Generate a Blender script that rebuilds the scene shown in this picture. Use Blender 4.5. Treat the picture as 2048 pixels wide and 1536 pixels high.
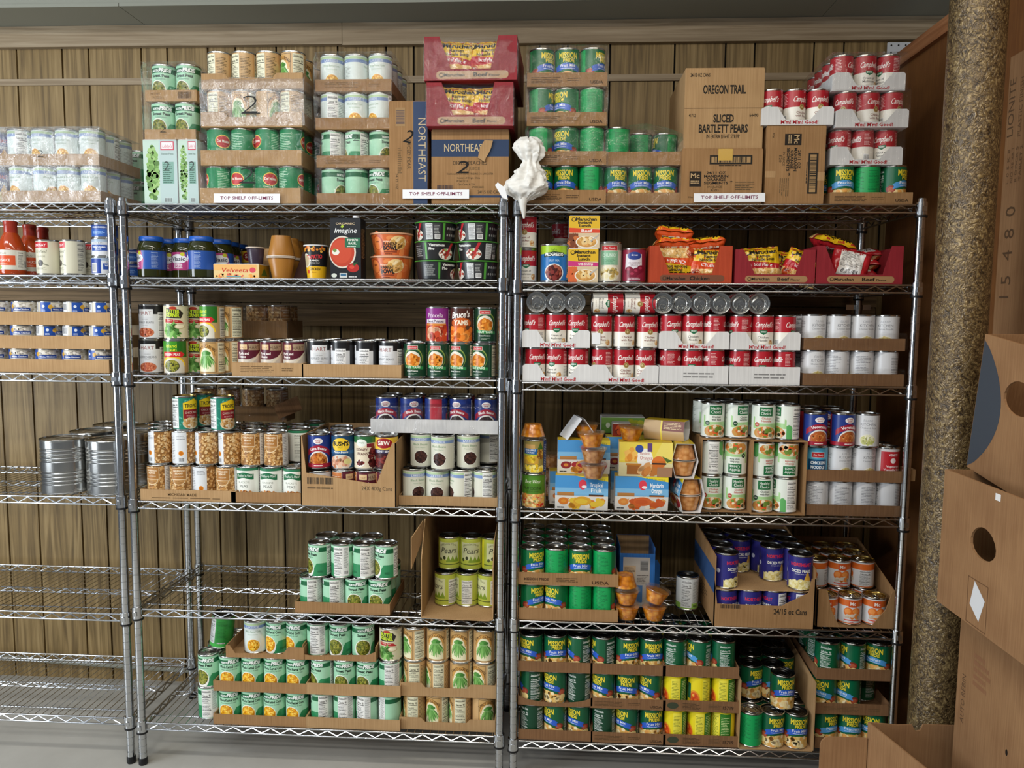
import bpy, math, random
from mathutils import Vector, Matrix
from mathutils.geometry import tessellate_polygon

# ------------------------------------------------------------------ scene
for o in list(bpy.data.objects):
    bpy.data.objects.remove(o, do_unlink=True)
SC = bpy.context.scene
COL = SC.collection
R = random.Random(7)
rad = math.radians

# camera -----------------------------------------------------------------
FPX, CAM = 1509.26, Vector((1.34703, -2.32458, 1.50142))
YAW, PIT, ROL = -0.0542266, 0.0902484, 0.0091704
_F = Vector((math.sin(YAW)*math.cos(PIT), math.cos(YAW)*math.cos(PIT), -math.sin(PIT)))
_R = Vector((math.cos(YAW), -math.sin(YAW), 0))
_U = _R.cross(_F)
CR = math.cos(ROL)*_R + math.sin(ROL)*_U
CU = -math.sin(ROL)*_R + math.cos(ROL)*_U
CF = _F
cd = bpy.data.cameras.new('camera'); cam = bpy.data.objects.new('camera', cd); COL.objects.link(cam)
cd.sensor_width = 36.0; cd.lens = FPX*36.0/2048.0; cd.clip_start = 0.05; cd.clip_end = 50
M = Matrix((CR, CU, -CF)).transposed().to_4x4(); M.translation = CAM
cam.matrix_world = M
SC.camera = cam

# light ------------------------------------------------------------------
w = bpy.data.worlds.new('world'); SC.world = w; w.use_nodes = True
w.node_tree.nodes['Background'].inputs[0].default_value = (0.80, 0.88, 1.0, 1)
w.node_tree.nodes['Background'].inputs[1].default_value = 0.15
def area(name, loc, target, sx, sy, power, col):
    l = bpy.data.lights.new(name, 'AREA'); l.shape = 'RECTANGLE'; l.size = sx; l.size_y = sy
    l.energy = power; l.color = col
    o = bpy.data.objects.new(name, l); COL.objects.link(o); o.location = loc
    o.rotation_euler = (Vector(target)-Vector(loc)).to_track_quat('-Z', 'Y').to_euler()
    return o
for i, (x, y, p_, c_) in enumerate(((-0.8, -1.55, 17, (0.93, 0.97, 1.0)), (0.75, -1.55, 21, (1.0, 0.95, 0.84)), (2.2, -1.55, 10, (1.0, 0.88, 0.70)),
                                    (-0.8, -3.2, 26, (0.95, 0.98, 1.0)), (0.75, -3.2, 26, (1.0, 0.96, 0.88)), (2.2, -3.2, 16, (1.0, 0.90, 0.76)))):
    area('ceiling_tube_light', (x, y, 2.88), (x, y+0.3, 0.0), 1.25, 0.22, p_, c_)
area('window_daylight', (-2.7, -2.2, 1.45), (0.6, 0.2, 1.1), 1.6, 1.7, 95, (0.86, 0.93, 1.0))
SC.view_settings.view_transform = 'Standard'; SC.view_settings.look = 'None'
SC.view_settings.gamma = 1.0; SC.view_settings.use_curve_mapping = False
SC.view_settings.exposure = 0.0
cy = SC.cycles
cy.max_bounces = 8; cy.diffuse_bounces = 3; cy.glossy_bounces = 4; cy.transparent_max_bounces = 16
cy.transmission_bounces = 4; cy.caustics_reflective = False; cy.caustics_refractive = False
cy.use_denoising = True; cy.sample_clamp_indirect = 4.0

# ------------------------------------------------------------------ colour
def lin(h, a=1.0):
    h = h.lstrip('#')
    if len(h) == 3: h = ''.join(c*2 for c in h)
    out = []
    for i in (0, 2, 4):
        c = int(h[i:i+2], 16)/255.0
        out.append(c/12.92 if c <= 0.04045 else ((c+0.055)/1.055)**2.4)
    return (out[0], out[1], out[2], a)

# ------------------------------------------------------------------ materials
MAT = {}
def mat(name, col='888', rough=0.5, metal=0.0, spec=0.5, trans=0.0, ior=1.45, alpha=1.0):
    m = bpy.data.materials.new(name); m.use_nodes = True
    b = m.node_tree.nodes['Principled BSDF']
    b.inputs['Base Color'].default_value = lin(col)
    b.inputs['Roughness'].default_value = rough; b.inputs['Metallic'].default_value = metal
    b.inputs['Specular IOR Level'].default_value = spec
    b.inputs['Transmission Weight'].default_value = trans; b.inputs['IOR'].default_value = ior
    b.inputs['Alpha'].default_value = alpha
    MAT[name] = m
    return m
class NT:
    def __init__(s, m): s.t = m.node_tree; s.b = s.t.nodes.get('Principled BSDF')
    def n(s, typ, **kw):
        x = s.t.nodes.new(typ)
        for k, v in kw.items():
            if k.startswith('i_'):
                key = k[2:].replace('_', ' ')
                x.inputs[key].default_value = v
            else: setattr(x, k, v)
        return x
    def l(s, a, b): s.t.links.new(a, b)
    def coords(s, scale=(1, 1, 1), kind='Object', rot=(0, 0, 0)):
        tc = s.n('ShaderNodeTexCoord'); mp = s.n('ShaderNodeMapping')
        mp.inputs['Scale'].default_value = scale; mp.inputs['Rotation'].default_value = rot
        s.l(tc.outputs[kind], mp.inputs['Vector']); return mp.outputs['Vector']
    def ramp(s, fac, stops):
        r = s.n('ShaderNodeValToRGB'); e = r.color_ramp.elements
        while len(e) < len(stops): e.new(0.5)
        for el, (p, c) in zip(e, stops): el.position = p; el.color = lin(c)
        s.l(fac, r.inputs['Fac']); return r.outputs['Color']
    def noise(s, vec, scale, detail=3, rough=0.5, dist=0.0):
        x = s.n('ShaderNodeTexNoise'); x.inputs['Scale'].default_value = scale; x.inputs['Detail'].default_value = detail
        x.inputs['Roughness'].default_value = rough; x.inputs['Distortion'].default_value = dist
        if vec: s.l(vec, x.inputs['Vector'])
        return x.outputs['Fac']
    def bump(s, h, strength=0.3, dist=0.002):
        x = s.n('ShaderNodeBump'); x.inputs['Strength'].default_value = strength; x.inputs['Distance'].default_value = dist
        s.l(h, x.inputs['Height']); s.l(x.outputs['Normal'], s.b.inputs['Normal'])

def attr_mat(name, rough, spec=0.5):
    m = mat(name, 'fff', rough, 0, spec); t = NT(m)
    a = t.n('ShaderNodeAttribute'); a.attribute_name = 'Col'
    t.l(a.outputs['Color'], t.b.inputs['Base Color'])
    return m
attr_mat('printed_paper', 0.32, 0.55)
attr_mat('printed_matte', 0.75, 0.25)
attr_mat('printed_film', 0.22, 0.6)
mat('tinplate', 'b9b9b6', 0.22, 1.0)
mat('tinplate_gold', 'b79a58', 0.25, 1.0)
mat('lid_dark', '5b5c5c', 0.30, 1.0)
mat('chrome', 'c4c6c8', 0.16, 1.0)
mat('black_plastic', '101012', 0.45)
mat('white_paper', 'eceef2', 0.6)
mat('white_card', 'dcdcdc', 0.6)
mat('amber_gel', 'a8741f', 0.2)
mat('brown_cup', 'a87331', 0.3)
mat('blue_lid', '1d57b4', 0.3)

def cardboard(name, c0, c1, rough=0.8, flute=True):
    m = mat(name, c1, rough, 0, 0.2); t = NT(m)
    v = t.coords((1, 1, 1)); n1 = t.noise(v, 9, 4); 
    v2 = t.coords((260, 260, 6)); n2 = t.noise(v2, 1.0, 2)
    mx = t.n('ShaderNodeMath', operation='ADD'); t.l(n1, mx.inputs[0]); t.l(n2, mx.inputs[1])
    hf = t.n('ShaderNodeMath', operation='MULTIPLY'); t.l(mx.outputs[0], hf.inputs[0]); hf.inputs[1].default_value = 0.5
    t.l(t.ramp(hf.outputs[0], [(0.36, c0), (0.64, c1)]), t.b.inputs['Base Color'])
    t.bump(n2, 0.12, 0.001)
    return m
cardboard('kraft', '8f6c47', 'a58058')
cardboard('kraft_light', 'a3815a', 'b8966c')
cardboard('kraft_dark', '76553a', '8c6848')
cardboard('kraft_big', '876445', '9b7754')
cardboard('white_tray', 'd2d2d2', 'e4e4e4')
cardboard('red_card', '84252d', '972e36', 0.5)
cardboard('orange_card', 'a53f26', 'bb4c2f', 0.5)
cardboard('blue_card', '2d62a6', '3a78c4', 0.5)
cardboard('hardboard', '6d4629', '80552f', 0.55)

# clear stretch film
def film(name, k, tint='ffffff', rough=0.12, scale=28):
    m = bpy.data.materials.new(name); m.use_nodes = True; t = NT(m); nt = m.node_tree
    for n in list(nt.nodes):
        if n.type != 'OUTPUT_MATERIAL': nt.nodes.remove(n)
    out = [n for n in nt.nodes if n.type == 'OUTPUT_MATERIAL'][0]
    tr = t.n('ShaderNodeBsdfTransparent'); gl = t.n('ShaderNodeBsdfGlossy'); gl.inputs['Roughness'].default_value = rough
    df = t.n('ShaderNodeBsdfDiffuse'); df.inputs['Color'].default_value = lin(tint)
    gl.inputs['Color'].default_value = (1, 1, 1, 1)
    v = t.coords((scale, scale, scale*0.45), rot=(0.3, 0.5, 0.2)); n1 = t.noise(v, 1.0, 4, 0.62, 1.6)
    bp = t.n('ShaderNodeBump'); bp.inputs['Strength'].default_value = 0.9; bp.inputs['Distance'].default_value = 0.012
    t.l(n1, bp.inputs['Height']); t.l(bp.outputs['Normal'], gl.inputs['Normal'])
    m1 = t.n('ShaderNodeMixShader'); m1.inputs[0].default_value = 0.88 if k < .1 else 0.72
    t.l(df.outputs[0], m1.inputs[1]); t.l(gl.outputs[0], m1.inputs[2])
    fr = t.n('ShaderNodeLayerWeight'); fr.inputs['Blend'].default_value = 0.25
    t.l(bp.outputs['Normal'], fr.inputs['Normal'])
    rp = t.n('ShaderNodeMapRange'); rp.inputs['To Min'].default_value = k; rp.inputs['To Max'].default_value = min(1, k+0.30)
    t.l(fr.outputs['Fresnel'], rp.inputs['Value'])
    m2 = t.n('ShaderNodeMixShader'); t.l(rp.outputs['Result'], m2.inputs[0])
    t.l(tr.outputs[0], m2.inputs[1]); t.l(m1.outputs[0], m2.inputs[2]); t.l(m2.outputs[0], out.inputs['Surface'])
    MAT[name] = m
film('film_clear', 0.022, scale=18); film('film_thin', 0.035); film('film_glare', 0.17, rough=0.2); film('cup_plastic', 0.07, 'f4d2a0', 0.08, 8)  # third film: lamp glare put into the material as a whiter veil

# wood paneling, trim, planks
def wood(name, cols, grain=(60, 60, 2.2), rough=0.5, rings=2.0, axis='Z'):
    m = mat(name, cols[1], rough, 0, 0.4); t = NT(m)
    v = t.coords(grain); a = t.noise(v, 1.0, 5, 0.6, 1.2)
    g2 = tuple(x*0.16 for x in grain); v2 = t.coords(g2); b = t.noise(v2, 1.0, 2, 0.5, rings)
    wv = t.n('ShaderNodeMath', operation='SINE'); mu = t.n('ShaderNodeMath', operation='MULTIPLY'); mu.inputs[1].default_value = 34
    t.l(b, mu.inputs[0]); t.l(mu.outputs[0], wv.inputs[0])
    sc = t.n('ShaderNodeMath', operation='MULTIPLY_ADD'); sc.inputs[1].default_value = 0.10; t.l(wv.outputs[0], sc.inputs[0]); t.l(a, sc.inputs[2])
    t.l(t.ramp(sc.outputs[0], [(0.28, cols[0]), (0.5, cols[1]), (0.74, cols[2])]), t.b.inputs['Base Color'])
    t.bump(a, 0.08, 0.001)
    return m
wood('paneling', ['6a5636', '8a7249', 'a38a5f'])
wood('board_wood', ['5d4a33', '7b6444', '93795a'], (2.2, 60, 60), 0.65)
wood('trim_wood', ['8d7a60', 'a08d72', 'b09e84'], (2.2, 60, 60), 0.45)
wood('rail_wood', ['7d4f32', '97633f', 'aa7650'], (60, 2.2, 60), 0.5)
mat('groove_dark', '0d0a08', 0.9)
mat('soffit_paint', '96978a', 0.7)
mat('peg_white', 'd6d9de', 0.5)
def floor_mat():
    m = mat('floor_paint', '8e8d86', 0.30, 0, 0.5); t = NT(m)
    v = t.coords((1, 1, 1)); n = t.noise(v, 2.5, 5, 0.6)
    t.l(t.ramp(n, [(0.3, 'a9a7a0'), (0.7, 'bdbbb4')]), t.b.inputs['Base Color'])
floor_mat()
def column_mat():
    m = mat('embossed_vinyl', '7a6a45', 0.24, 0.25, 0.8); t = NT(m)
    v = t.coords((20, 20, 19)); n = t.noise(v, 1.6, 5, 0.62, 2.8)
    x = t.n('ShaderNodeTexVoronoi'); x.feature = 'DISTANCE_TO_EDGE'; x.inputs['Scale'].default_value = 3.4
    nv = t.n('ShaderNodeTexNoise'); nv.inputs['Scale'].default_value = 2.0; nv.inputs['Detail'].default_value = 3
    t.l(v, nv.inputs['Vector'])
    mv = t.n('ShaderNodeVectorMath', operation='MULTIPLY_ADD'); mv.inputs[1].default_value = (1.6, 1.6, 1.6)
    t.l(nv.outputs['Color'], mv.inputs[0]); t.l(v, mv.inputs[2]); t.l(mv.outputs[0], x.inputs['Vector'])
    ad = t.n('ShaderNodeMath', operation='ADD'); t.l(n, ad.inputs[0]); t.l(x.outputs['Distance'], ad.inputs[1])
    t.l(t.ramp(ad.outputs[0], [(0.40, '2c2114'), (0.62, '665336'), (0.95, '978258')]), t.b.inputs['Base Color'])
    t.bump(ad.outputs[0], 0.55, 0.005)
column_mat()

# ------------------------------------------------------------------ mesh helpers
class MB:
    def __init__(s): s.v = []; s.f = []; s.m = []; s.c = None
    def quad(s, a, b, c, d, mi=0):
        n = len(s.v); s.v += [tuple(a), tuple(b), tuple(c), tuple(d)]; s.f.append((n, n+1, n+2, n+3)); s.m.append(mi)
    def box(s, x0, x1, y0, y1, z0, z1, mi=0):
        n = len(s.v)
        s.v += [(x0,y0,z0),(x1,y0,z0),(x1,y1,z0),(x0,y1,z0),(x0,y0,z1),(x1,y0,z1),(x1,y1,z1),(x0,y1,z1)]
        for q in ((0,3,2,1),(4,5,6,7),(0,1,5,4),(1,2,6,5),(2,3,7,6),(3,0,4,7)):
            s.f.append(tuple(n+i for i in q)); s.m.append(mi)
        return s
    def prism(s, pts, fn, t0, t1, mi=0):
        """pts: 2D outline (counter-clockwise), fn(a, b, t) -> 3D; extruded t0..t1"""
        n = len(s.v); k = len(pts)
        s.v += [tuple(fn(a, b, t0)) for a, b in pts] + [tuple(fn(a, b, t1)) for a, b in pts]
        tris = tessellate_polygon([[Vector((a, b, 0)) for a, b in pts]])
        for t in tris:
            s.f.append((n+t[0], n+t[1], n+t[2])); s.m.append(mi)
            s.f.append((n+k+t[2], n+k+t[1], n+k+t[0])); s.m.append(mi)
        for i in range(k):
            j = (i+1) % k
            s.f.append((n+i, n+j, n+k+j, n+k+i)); s.m.append(mi)
        return s
    def lathe(s, prof, seg=32, mi=0, cx=0, cy=0, cap0=True, cap1=True):
        n = len(s.v); k = len(prof)
        for r, z in prof:
            for i in range(seg):
                a = 2*math.pi*i/seg
                s.v.append((cx+r*math.sin(a), cy-r*math.cos(a), z))
        for j in range(k-1):
            for i in range(seg):
                i2 = (i+1) % seg
                s.f.append((n+j*seg+i, n+j*seg+i2, n+(j+1)*seg+i2, n+(j+1)*seg+i)); s.m.append(mi)
        if cap0: s.f.append(tuple(n+i for i in reversed(range(seg)))); s.m.append(mi)
        if cap1: s.f.append(tuple(n+(k-1)*seg+i for i in range(seg))); s.m.append(mi)
        return s
    def tube(s, pts, r, seg=6, mi=0, closed=False):
        pts = [Vector(p) for p in pts]; n0 = len(s.v); k = len(pts)
        for i, p in enumerate(pts):
            if closed: d = pts[(i+1) % k]-pts[i-1]
            else: d = pts[min(i+1, k-1)]-pts[max(i-1, 0)]
            d.normalize(); a = Vector((0, 0, 1)) if abs(d.z) < 0.9 else Vector((1, 0, 0))
            u = d.cross(a).normalized(); v = d.cross(u)
            rr = r[i] if isinstance(r, (list, tuple)) else r
            for j in range(seg):
                t = 2*math.pi*j/seg; q = p+u*math.cos(t)*rr+v*math.sin(t)*rr; s.v.append(tuple(q))
        m = k if closed else k-1
        for i in range(m):
            i2 = (i+1) % k
            for j in range(seg):
                j2 = (j+1) % seg
                s.f.append((n0+i*seg+j, n0+i*seg+j2, n0+i2*seg+j2, n0+i2*seg+j)); s.m.append(mi)
        if not closed:
            s.f.append(tuple(n0+j for j in reversed(range(seg)))); s.m.append(mi)
            s.f.append(tuple(n0+(k-1)*seg+j for j in range(seg))); s.m.append(mi)
        return s
    def mesh(s, name, mats, smooth=True, angle=35):
        me = bpy.data.meshes.new(name); me.from_pydata(s.v, [], s.f)
        for m in mats: me.materials.append(MAT[m])
        me.polygons.foreach_set('material_index', s.m)
        if smooth:
            me.polygons.foreach_set('use_smooth', [True]*len(s.f)); me.set_sharp_from_angle(angle=rad(angle))
        me.update(); return me

def link(name, data, parent=None, loc=(0, 0, 0), rz=0.0):
    o = bpy.data.objects.new(name, data); COL.objects.link(o)
    o.location = loc; o.rotation_euler = (0, 0, rz)
    if parent: o.parent = parent
    return o
def tag(o, label, cat, group=None, kind=None):
    if label: o['label'] = label
    if cat: o['category'] = cat
    if group: o['group'] = group
    if kind: o['kind'] = kind
    return o
def thing(name, label, cat, loc=(0, 0, 0), rz=0.0, group=None):
    return tag(link(name, None, None, loc, rz), label, cat, group)
def struct(name, me): 
    o = link(name, me); o['kind'] = 'structure'; return o

# pixel of the photograph -> point on a plane of the room (used only to read measurements)
def Xat(px, Y, z):
    k = (px-1024)/FPX
    a = CR-CF*k; d = Vector((-CAM.x, Y-CAM.y, z-CAM.z))
    return -(a.y*d.y+a.z*d.z)/a.x+CAM.x
def at(px, py, Y):
    v = CF+CR*((px-1024)/FPX)-CU*((py-768)/FPX); t = (Y-CAM.y)/v.y
    return CAM+v*t
def atX(px, py, X):
    v = CF+CR*((px-1024)/FPX)-CU*((py-768)/FPX); t = (X-CAM.x)/v.x
    return CAM+v*t
def atZ(px, py, Z):
    v = CF+CR*((px-1024)/FPX)-CU*((py-768)/FPX); t = (Z-CAM.z)/v.z
    return CAM+v*t

# ------------------------------------------------------------------ printed artwork: flat shapes laid on a surface
_TXT = {}
def text_tris(s, b):
    k = (s, b)
    if k not in _TXT:
        c = bpy.data.curves.new('t', 'FONT'); c.body = s; c.resolution_u = 1 if len(s) > 14 else 2; c.offset = b
        o = bpy.data.objects.new('t', c); me = o.to_mesh(); me.calc_loop_triangles()
        vs = [(v.co.x/0.7, v.co.y/0.7) for v in me.vertices]
        tr = [tuple(vs[i] for i in t.vertices) for t in me.loop_triangles]
        o.to_mesh_clear(); bpy.data.objects.remove(o); bpy.data.curves.remove(c)
        if not vs: vs = [(0, 0), (1, 1)]
        _TXT[k] = (tr, min(v[0] for v in vs), max(v[0] for v in vs))
    return _TXT[k]
class Art:
    def __init__(s, seed=1): s.p = []; s.L = 0.0; s.r = random.Random(seed)
    def add(s, pts, col, sub=0.0): s.p.append((pts, lin(col), s.L+sub))
    def up(s): s.L += 1.0; return s
    def rect(s, u0, u1, v0, v1, col): s.up(); s.add([(u0, v0), (u1, v0), (u1, v1), (u0, v1)], col); return s
    def poly(s, pts, col):
        s.up()
        for t in tessellate_polygon([[Vector((a, b, 0)) for a, b in pts]]):
            q = [pts[i] for i in t]
            s.add(q, col)
        return s
    def ell(s, u, v, ru, rv, col, n=28, a0=0.0, a1=360.0):
        s.up(); s.add([(u+ru*math.cos(rad(a0+(a1-a0)*i/n)), v+rv*math.sin(rad(a0+(a1-a0)*i/n))) for i in range(n if a1-a0 >= 360 else n+1)], col); return s
    def band(s, f0, f1, u0, u1, col, n=20):
        """region between two curves v=f0(u), v=f1(u)"""
        s.up()
        for i in range(n):
            a = u0+(u1-u0)*i/n; b = u0+(u1-u0)*(i+1)/n
            s.add([(a, f0(a)), (b, f0(b)), (b, f1(b)), (a, f1(a))], col)
        return s
    def text(s, t, u, v, h, col, w=None, it=0.0, b=0.0, rot=0.0, arc=0.0, al='c'):
        s.up(); tr, x0, x1 = text_tris(t, b); sx = h if w is None else w/(x1-x0)
        mid = (x0+x1)/2 if al == 'c' else (x0 if al == 'l' else x1)
        cr, sr = math.cos(rad(rot)), math.sin(rad(rot))
        for tri in tr:
            q = []
            for x, y in tri:
                X = (x-mid)*sx+it*y*h; Y = y*h
                if arc:
                    an = X/arc; X, Y = (arc+Y)*math.sin(an), (arc+Y)*math.cos(an)-arc
                q.append((u+X*cr-Y*sr, v+X*sr+Y*cr))
            if (q[1][0]-q[0][0])*(q[2][1]-q[0][1])-(q[2][0]-q[0][0])*(q[1][1]-q[0][1]) < 0: q.reverse()
            s.add(q, col)
        return s
    def fine(s, u0, u1, v0, v1, n, col, fill=0.5, ragged=0.35):
        s.up(); dv = (v1-v0)/n
        for i in range(n):
            v = v0+i*dv; e = u1-(u1-u0)*ragged*s.r.random()
            u = u0
            while u < e:
                l = min(e-u, (u1-u0)*(0.10+0.28*s.r.random()))
                s.add([(u, v), (u+l, v), (u+l, v+dv*fill), (u, v+dv*fill)], col); u += l+(u1-u0)*0.03
        return s
    def nutri(s, u0, u1, v0, v1, bg='f2f2ee', ink='2a2a2a', n=15):
        if bg: s.rect(u0, u1, v0, v1, bg)
        w = u1-u0; h = v1-v0; m = w*0.06
        s.text('Nutrition Facts', u0+w*0.5, v1-h*0.085, h*0.045, ink, w=w*0.82, b=0.02)
        s.up()
        for k, (f, th) in enumerate(((0.89, .018), (0.70, .022), (0.50, .006), (0.24, .02))):
            s.add([(u0+m, v0+h*f), (u1-m, v0+h*f), (u1-m, v0+h*(f+th)), (u0+m, v0+h*(f+th))], ink)
        s.fine(u0+m, u1-m, v0+h*0.06, v0+h*0.22, 4, ink, 0.34)
        s.fine(u0+m, u1-m, v0+h*0.27, v0+h*0.49, 5, ink, 0.34)
        s.fine(u0+m, u1-m, v0+h*0.52, v0+h*0.68, 4, ink, 0.36)
        s.text('Calories  90', u0+w*0.5, v0+h*0.75, h*0.07, ink, w=w*0.8, b=0.02)
        return s
    def bars(s, u0, u1, v0, v1, bg='f4f4f4', ink='1c1c1c', vert=True):
        if bg: s.rect(u0, u1, v0, v1, bg)
        s.up(); m = (u1-u0)*0.06; n = (v1-v0)*0.08
        a, e = (u0+m, u1-m) if vert else (v0+n, v1-n); u = a
        while u < e:
            l = (e-a)*s.r.choice((0.012, 0.02, 0.035)); l = min(l, e-u)
            if vert: s.add([(u, v0+n*2), (u+l, v0+n*2), (u+l, v1-n), (u, v1-n)], ink)
            else: s.add([(u0+m, u), (u1-m, u), (u1-m, u+l), (u0+m, u+l)], ink)
            u += l+(e-a)*s.r.choice((0.012, 0.02, 0.03))
        return s
    def blobs(s, u, v, ru, rv, n, size, pal, asp=1.0, inside=None, spin=True, k=7):
        """scatter of small ovals (peas, kernels, beans, fruit) inside an oval"""
        s.up(); c = 0
        while c < n:
            a = s.r.uniform(-1, 1); b = s.r.uniform(-1, 1)
            if inside is None and a*a+b*b > 1: continue
            if inside is not None and not inside(u+a*ru, v+b*rv): continue
            z = size*s.r.uniform(0.75, 1.2); an = s.r.uniform(0, math.pi) if spin else 0.0
            ca, sa = math.cos(an), math.sin(an); q = []
            for i in range(k):
                t = 2*math.pi*i/k; x, y = z*asp*math.cos(t), z*math.sin(t); q.append((u+a*(ru-z*.6)+x*ca-y*sa, v+b*(rv-z*.6)+x*sa+y*ca))
            s.add(q, s.r.choice(pal), (c % 9)*0.1); c += 1
        s.L += 0.9
        return s
    def bake(s, name, mp, du=None, dv=None, material='printed_paper', step=3e-5):
        """mp(u, v, off, iu) -> (position, normal); shapes are cut along the u / v grid so that they follow the surface"""
        V = []; Fc = []; Cc = []; Nn = []
        def clip(poly, ax, lim, sgn):
            out = []
            for i in range(len(poly)):
                a, b = poly[i-1], poly[i]; da = (a[ax]-lim)*sgn; db = (b[ax]-lim)*sgn
                if (da >= 0) != (db >= 0):
                    t = da/(da-db); out.append((a[0]+(b[0]-a[0])*t, a[1]+(b[1]-a[1])*t))
                if db >= 0: out.append(b)
            return out
        def split(poly, ax, d):
            if d is None: return [(0, poly)]
            lo = min(p[ax] for p in poly); hi = max(p[ax] for p in poly)
            i0 = math.floor(lo/d+1e-9); i1 = math.ceil(hi/d-1e-9); res = []
            for i in range(i0, max(i1, i0+1)):
                q = poly
                if i > i0: q = clip(q, ax, i*d, 1)
                if i < i1-1 and len(q) > 2: q = clip(q, ax, (i+1)*d, -1)
                if len(q) > 2: res.append((i, q))
            return res
        for pts, col, L in s.p:
            ar = sum(pts[i-1][0]*pts[i][1]-pts[i][0]*pts[i-1][1] for i in range(len(pts)))
            if ar < 0: pts = pts[::-1]
            for iu, q in split(pts, 0, du):
                for iv, z in split(q, 1, dv):
                    n = len(V)
                    for (u, v) in z:
                        p, nn = mp(u, v, L*step, iu); V.append(tuple(p)); Nn.append(tuple(nn)); Cc += col
                    Fc.append(tuple(range(n, n+len(z))))
        me = bpy.data.meshes.new(name); me.from_pydata(V, [], Fc)
        at_ = me.color_attributes.new('Col', 'FLOAT_COLOR', 'POINT'); at_.data.foreach_set('color', Cc)
        me.materials.append(MAT[material]); me.polygons.foreach_set('use_smooth', [True]*len(Fc)); me.update()
        me.normals_split_custom_set_from_vertices(Nn)
        return me
def link_print(A, name, mp, parent, material='printed_matte', gap=14.0):
    """each block of writing that stands apart from the others becomes a part of its own"""
    by = {}
    for q in A.p: by.setdefault(int(q[2]+1e-6), []).append(q)
    gs = []
    for ps in by.values():
        us = [u for q in ps for u, v in q[0]]; vs = [v for q in ps for u, v in q[0]]; gs.append([min(us), max(us), min(vs), max(vs), ps])
    again = True
    while again:
        again = False
        for i in range(len(gs)):
            for j in range(i+1, len(gs)):
                a, b = gs[i], gs[j]
                if a[0] < b[1]+gap and b[0] < a[1]+gap and a[2] < b[3]+gap and b[2] < a[3]+gap:
                    gs[i] = [min(a[0], b[0]), max(a[1], b[1]), min(a[2], b[2]), max(a[3], b[3]), a[4]+b[4]]; gs.pop(j); again = True; break
            if again: break
    for g in gs:
        B = Art(1); B.p = g[4]; link(name, B.bake(name, mp, None, None, material), parent)
def cyl_map(r, seg=64, z0=0.0, taper=None, H=1.0):
    """u, v in millimetres; u=0 faces -Y; taper: r at height fraction"""
    C = 2*math.pi*r*1000; du = C/seg
    def mp(u, v, off, iu):
        rr = (taper(v/H) if taper else r)+off
        a0, a1 = 2*math.pi*iu/seg, 2*math.pi*(iu+1)/seg; t = u/du-iu
        x = math.sin(a0)*(1-t)+math.sin(a1)*t; y = -math.cos(a0)*(1-t)-math.cos(a1)*t
        th = 2*math.pi*u/C
        return (x*rr, y*rr, z0+v/1000), (math.sin(th), -math.cos(th), 0)
    return mp, du
def flat_map(o, ux, uy):
    o = Vector(o); ux = Vector(ux).normalized(); uy = Vector(uy).normalized(); n = ux.cross(uy)
    def mp(u, v, off, iu): return o+ux*(u/1000)+uy*(v/1000)+n*(off+1e-4), n
    return mp
# ------------------------------------------------------------------ the room
WY = 0.56                                   # wall face behind the shelves
# paneling: planks with dark grooves between them
gx = [32, 123, 176, 281.6, 333.5, 415, 470, 552, 675, 772, 827.4, 939, 994.8, 1079.6, 1135.7, 1220.5, 1350, 1452, 1510.4, 1629, 1688.6, 1778, 1837]
GX = [at(p, 88, WY).x for p in gx]
GX = [GX[0]-d for d in (0.95, 0.87, 0.68, 0.60, 0.41, 0.28, 0.13)] + GX + [GX[-1]+0.10, GX[-1]+0.19]
mb = MB(); XL, XR = -1.75, 3.3
edges = [XL]+GX+[XR]
for a, b in zip(edges[:-1], edges[1:]):
    mb.box(a+0.0034, b-0.0034, WY, WY+0.012, 0, 2.56, 0)
mb.box(XL, XR, WY+0.010, WY+0.02, 0, 2.56, 1)
struct('wall_back', mb.mesh('wall_back', ['paneling', 'groove_dark']))
struct('trim_1', MB().box(XL, at(687, 60, WY).x-0.001, WY-0.022, WY+0.001, 2.50, 2.576).box(at(687, 60, WY).x+0.001, XR, WY-0.022, WY+0.001, 2.496, 2.576).mesh('t', ['trim_wood']))
zb = at(1000, 158, WY).z
struct('trim_2', MB().box(XL, XR, WY-0.006, WY+0.001, zb-0.012, zb+0.012).mesh('t', ['trim_wood']))
z1, z2, z3 = at(700, 581, WY-0.035).z, at(700, 607, WY-0.035).z, at(700, 652, WY-0.03).z
struct('trim_3', MB().box(XL, at(1745, 600, WY).x, WY-0.036, WY+0.001, z2+0.002, z1).mesh('t', ['board_wood']))
struct('trim_4', MB().box(XL, at(1745, 600, WY).x, WY-0.030, WY+0.001, z3, z2-0.002).mesh('t', ['board_wood']))
struct('floor', MB().box(-1.9, 4.2, -4.6, WY+0.02, -0.05, 0).mesh('f', ['floor_paint']))
# soffit with its board joints, and the higher ceiling in front of it
mb = MB(); SZ = 2.577; sx = [XL, -0.13, 1.06, 2.62, XR]
sx = [XL, at(295, 42, WY).x, at(1640, 40, WY).x, XR]
for a, b in zip(sx[:-1], sx[1:]): mb.box(a+0.0012, b-0.0012, 0.368, WY+0.02, SZ, SZ+0.012)
mb.box(XL, XR, 0.372, WY+0.02, SZ+0.012, 2.95)
struct('ceiling_soffit', mb.mesh('s', ['soffit_paint']))
struct('ceiling', MB().box(-1.9, 4.2, -4.6, WY, 2.95, 3.0).mesh('c', ['peg_white']))
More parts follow.
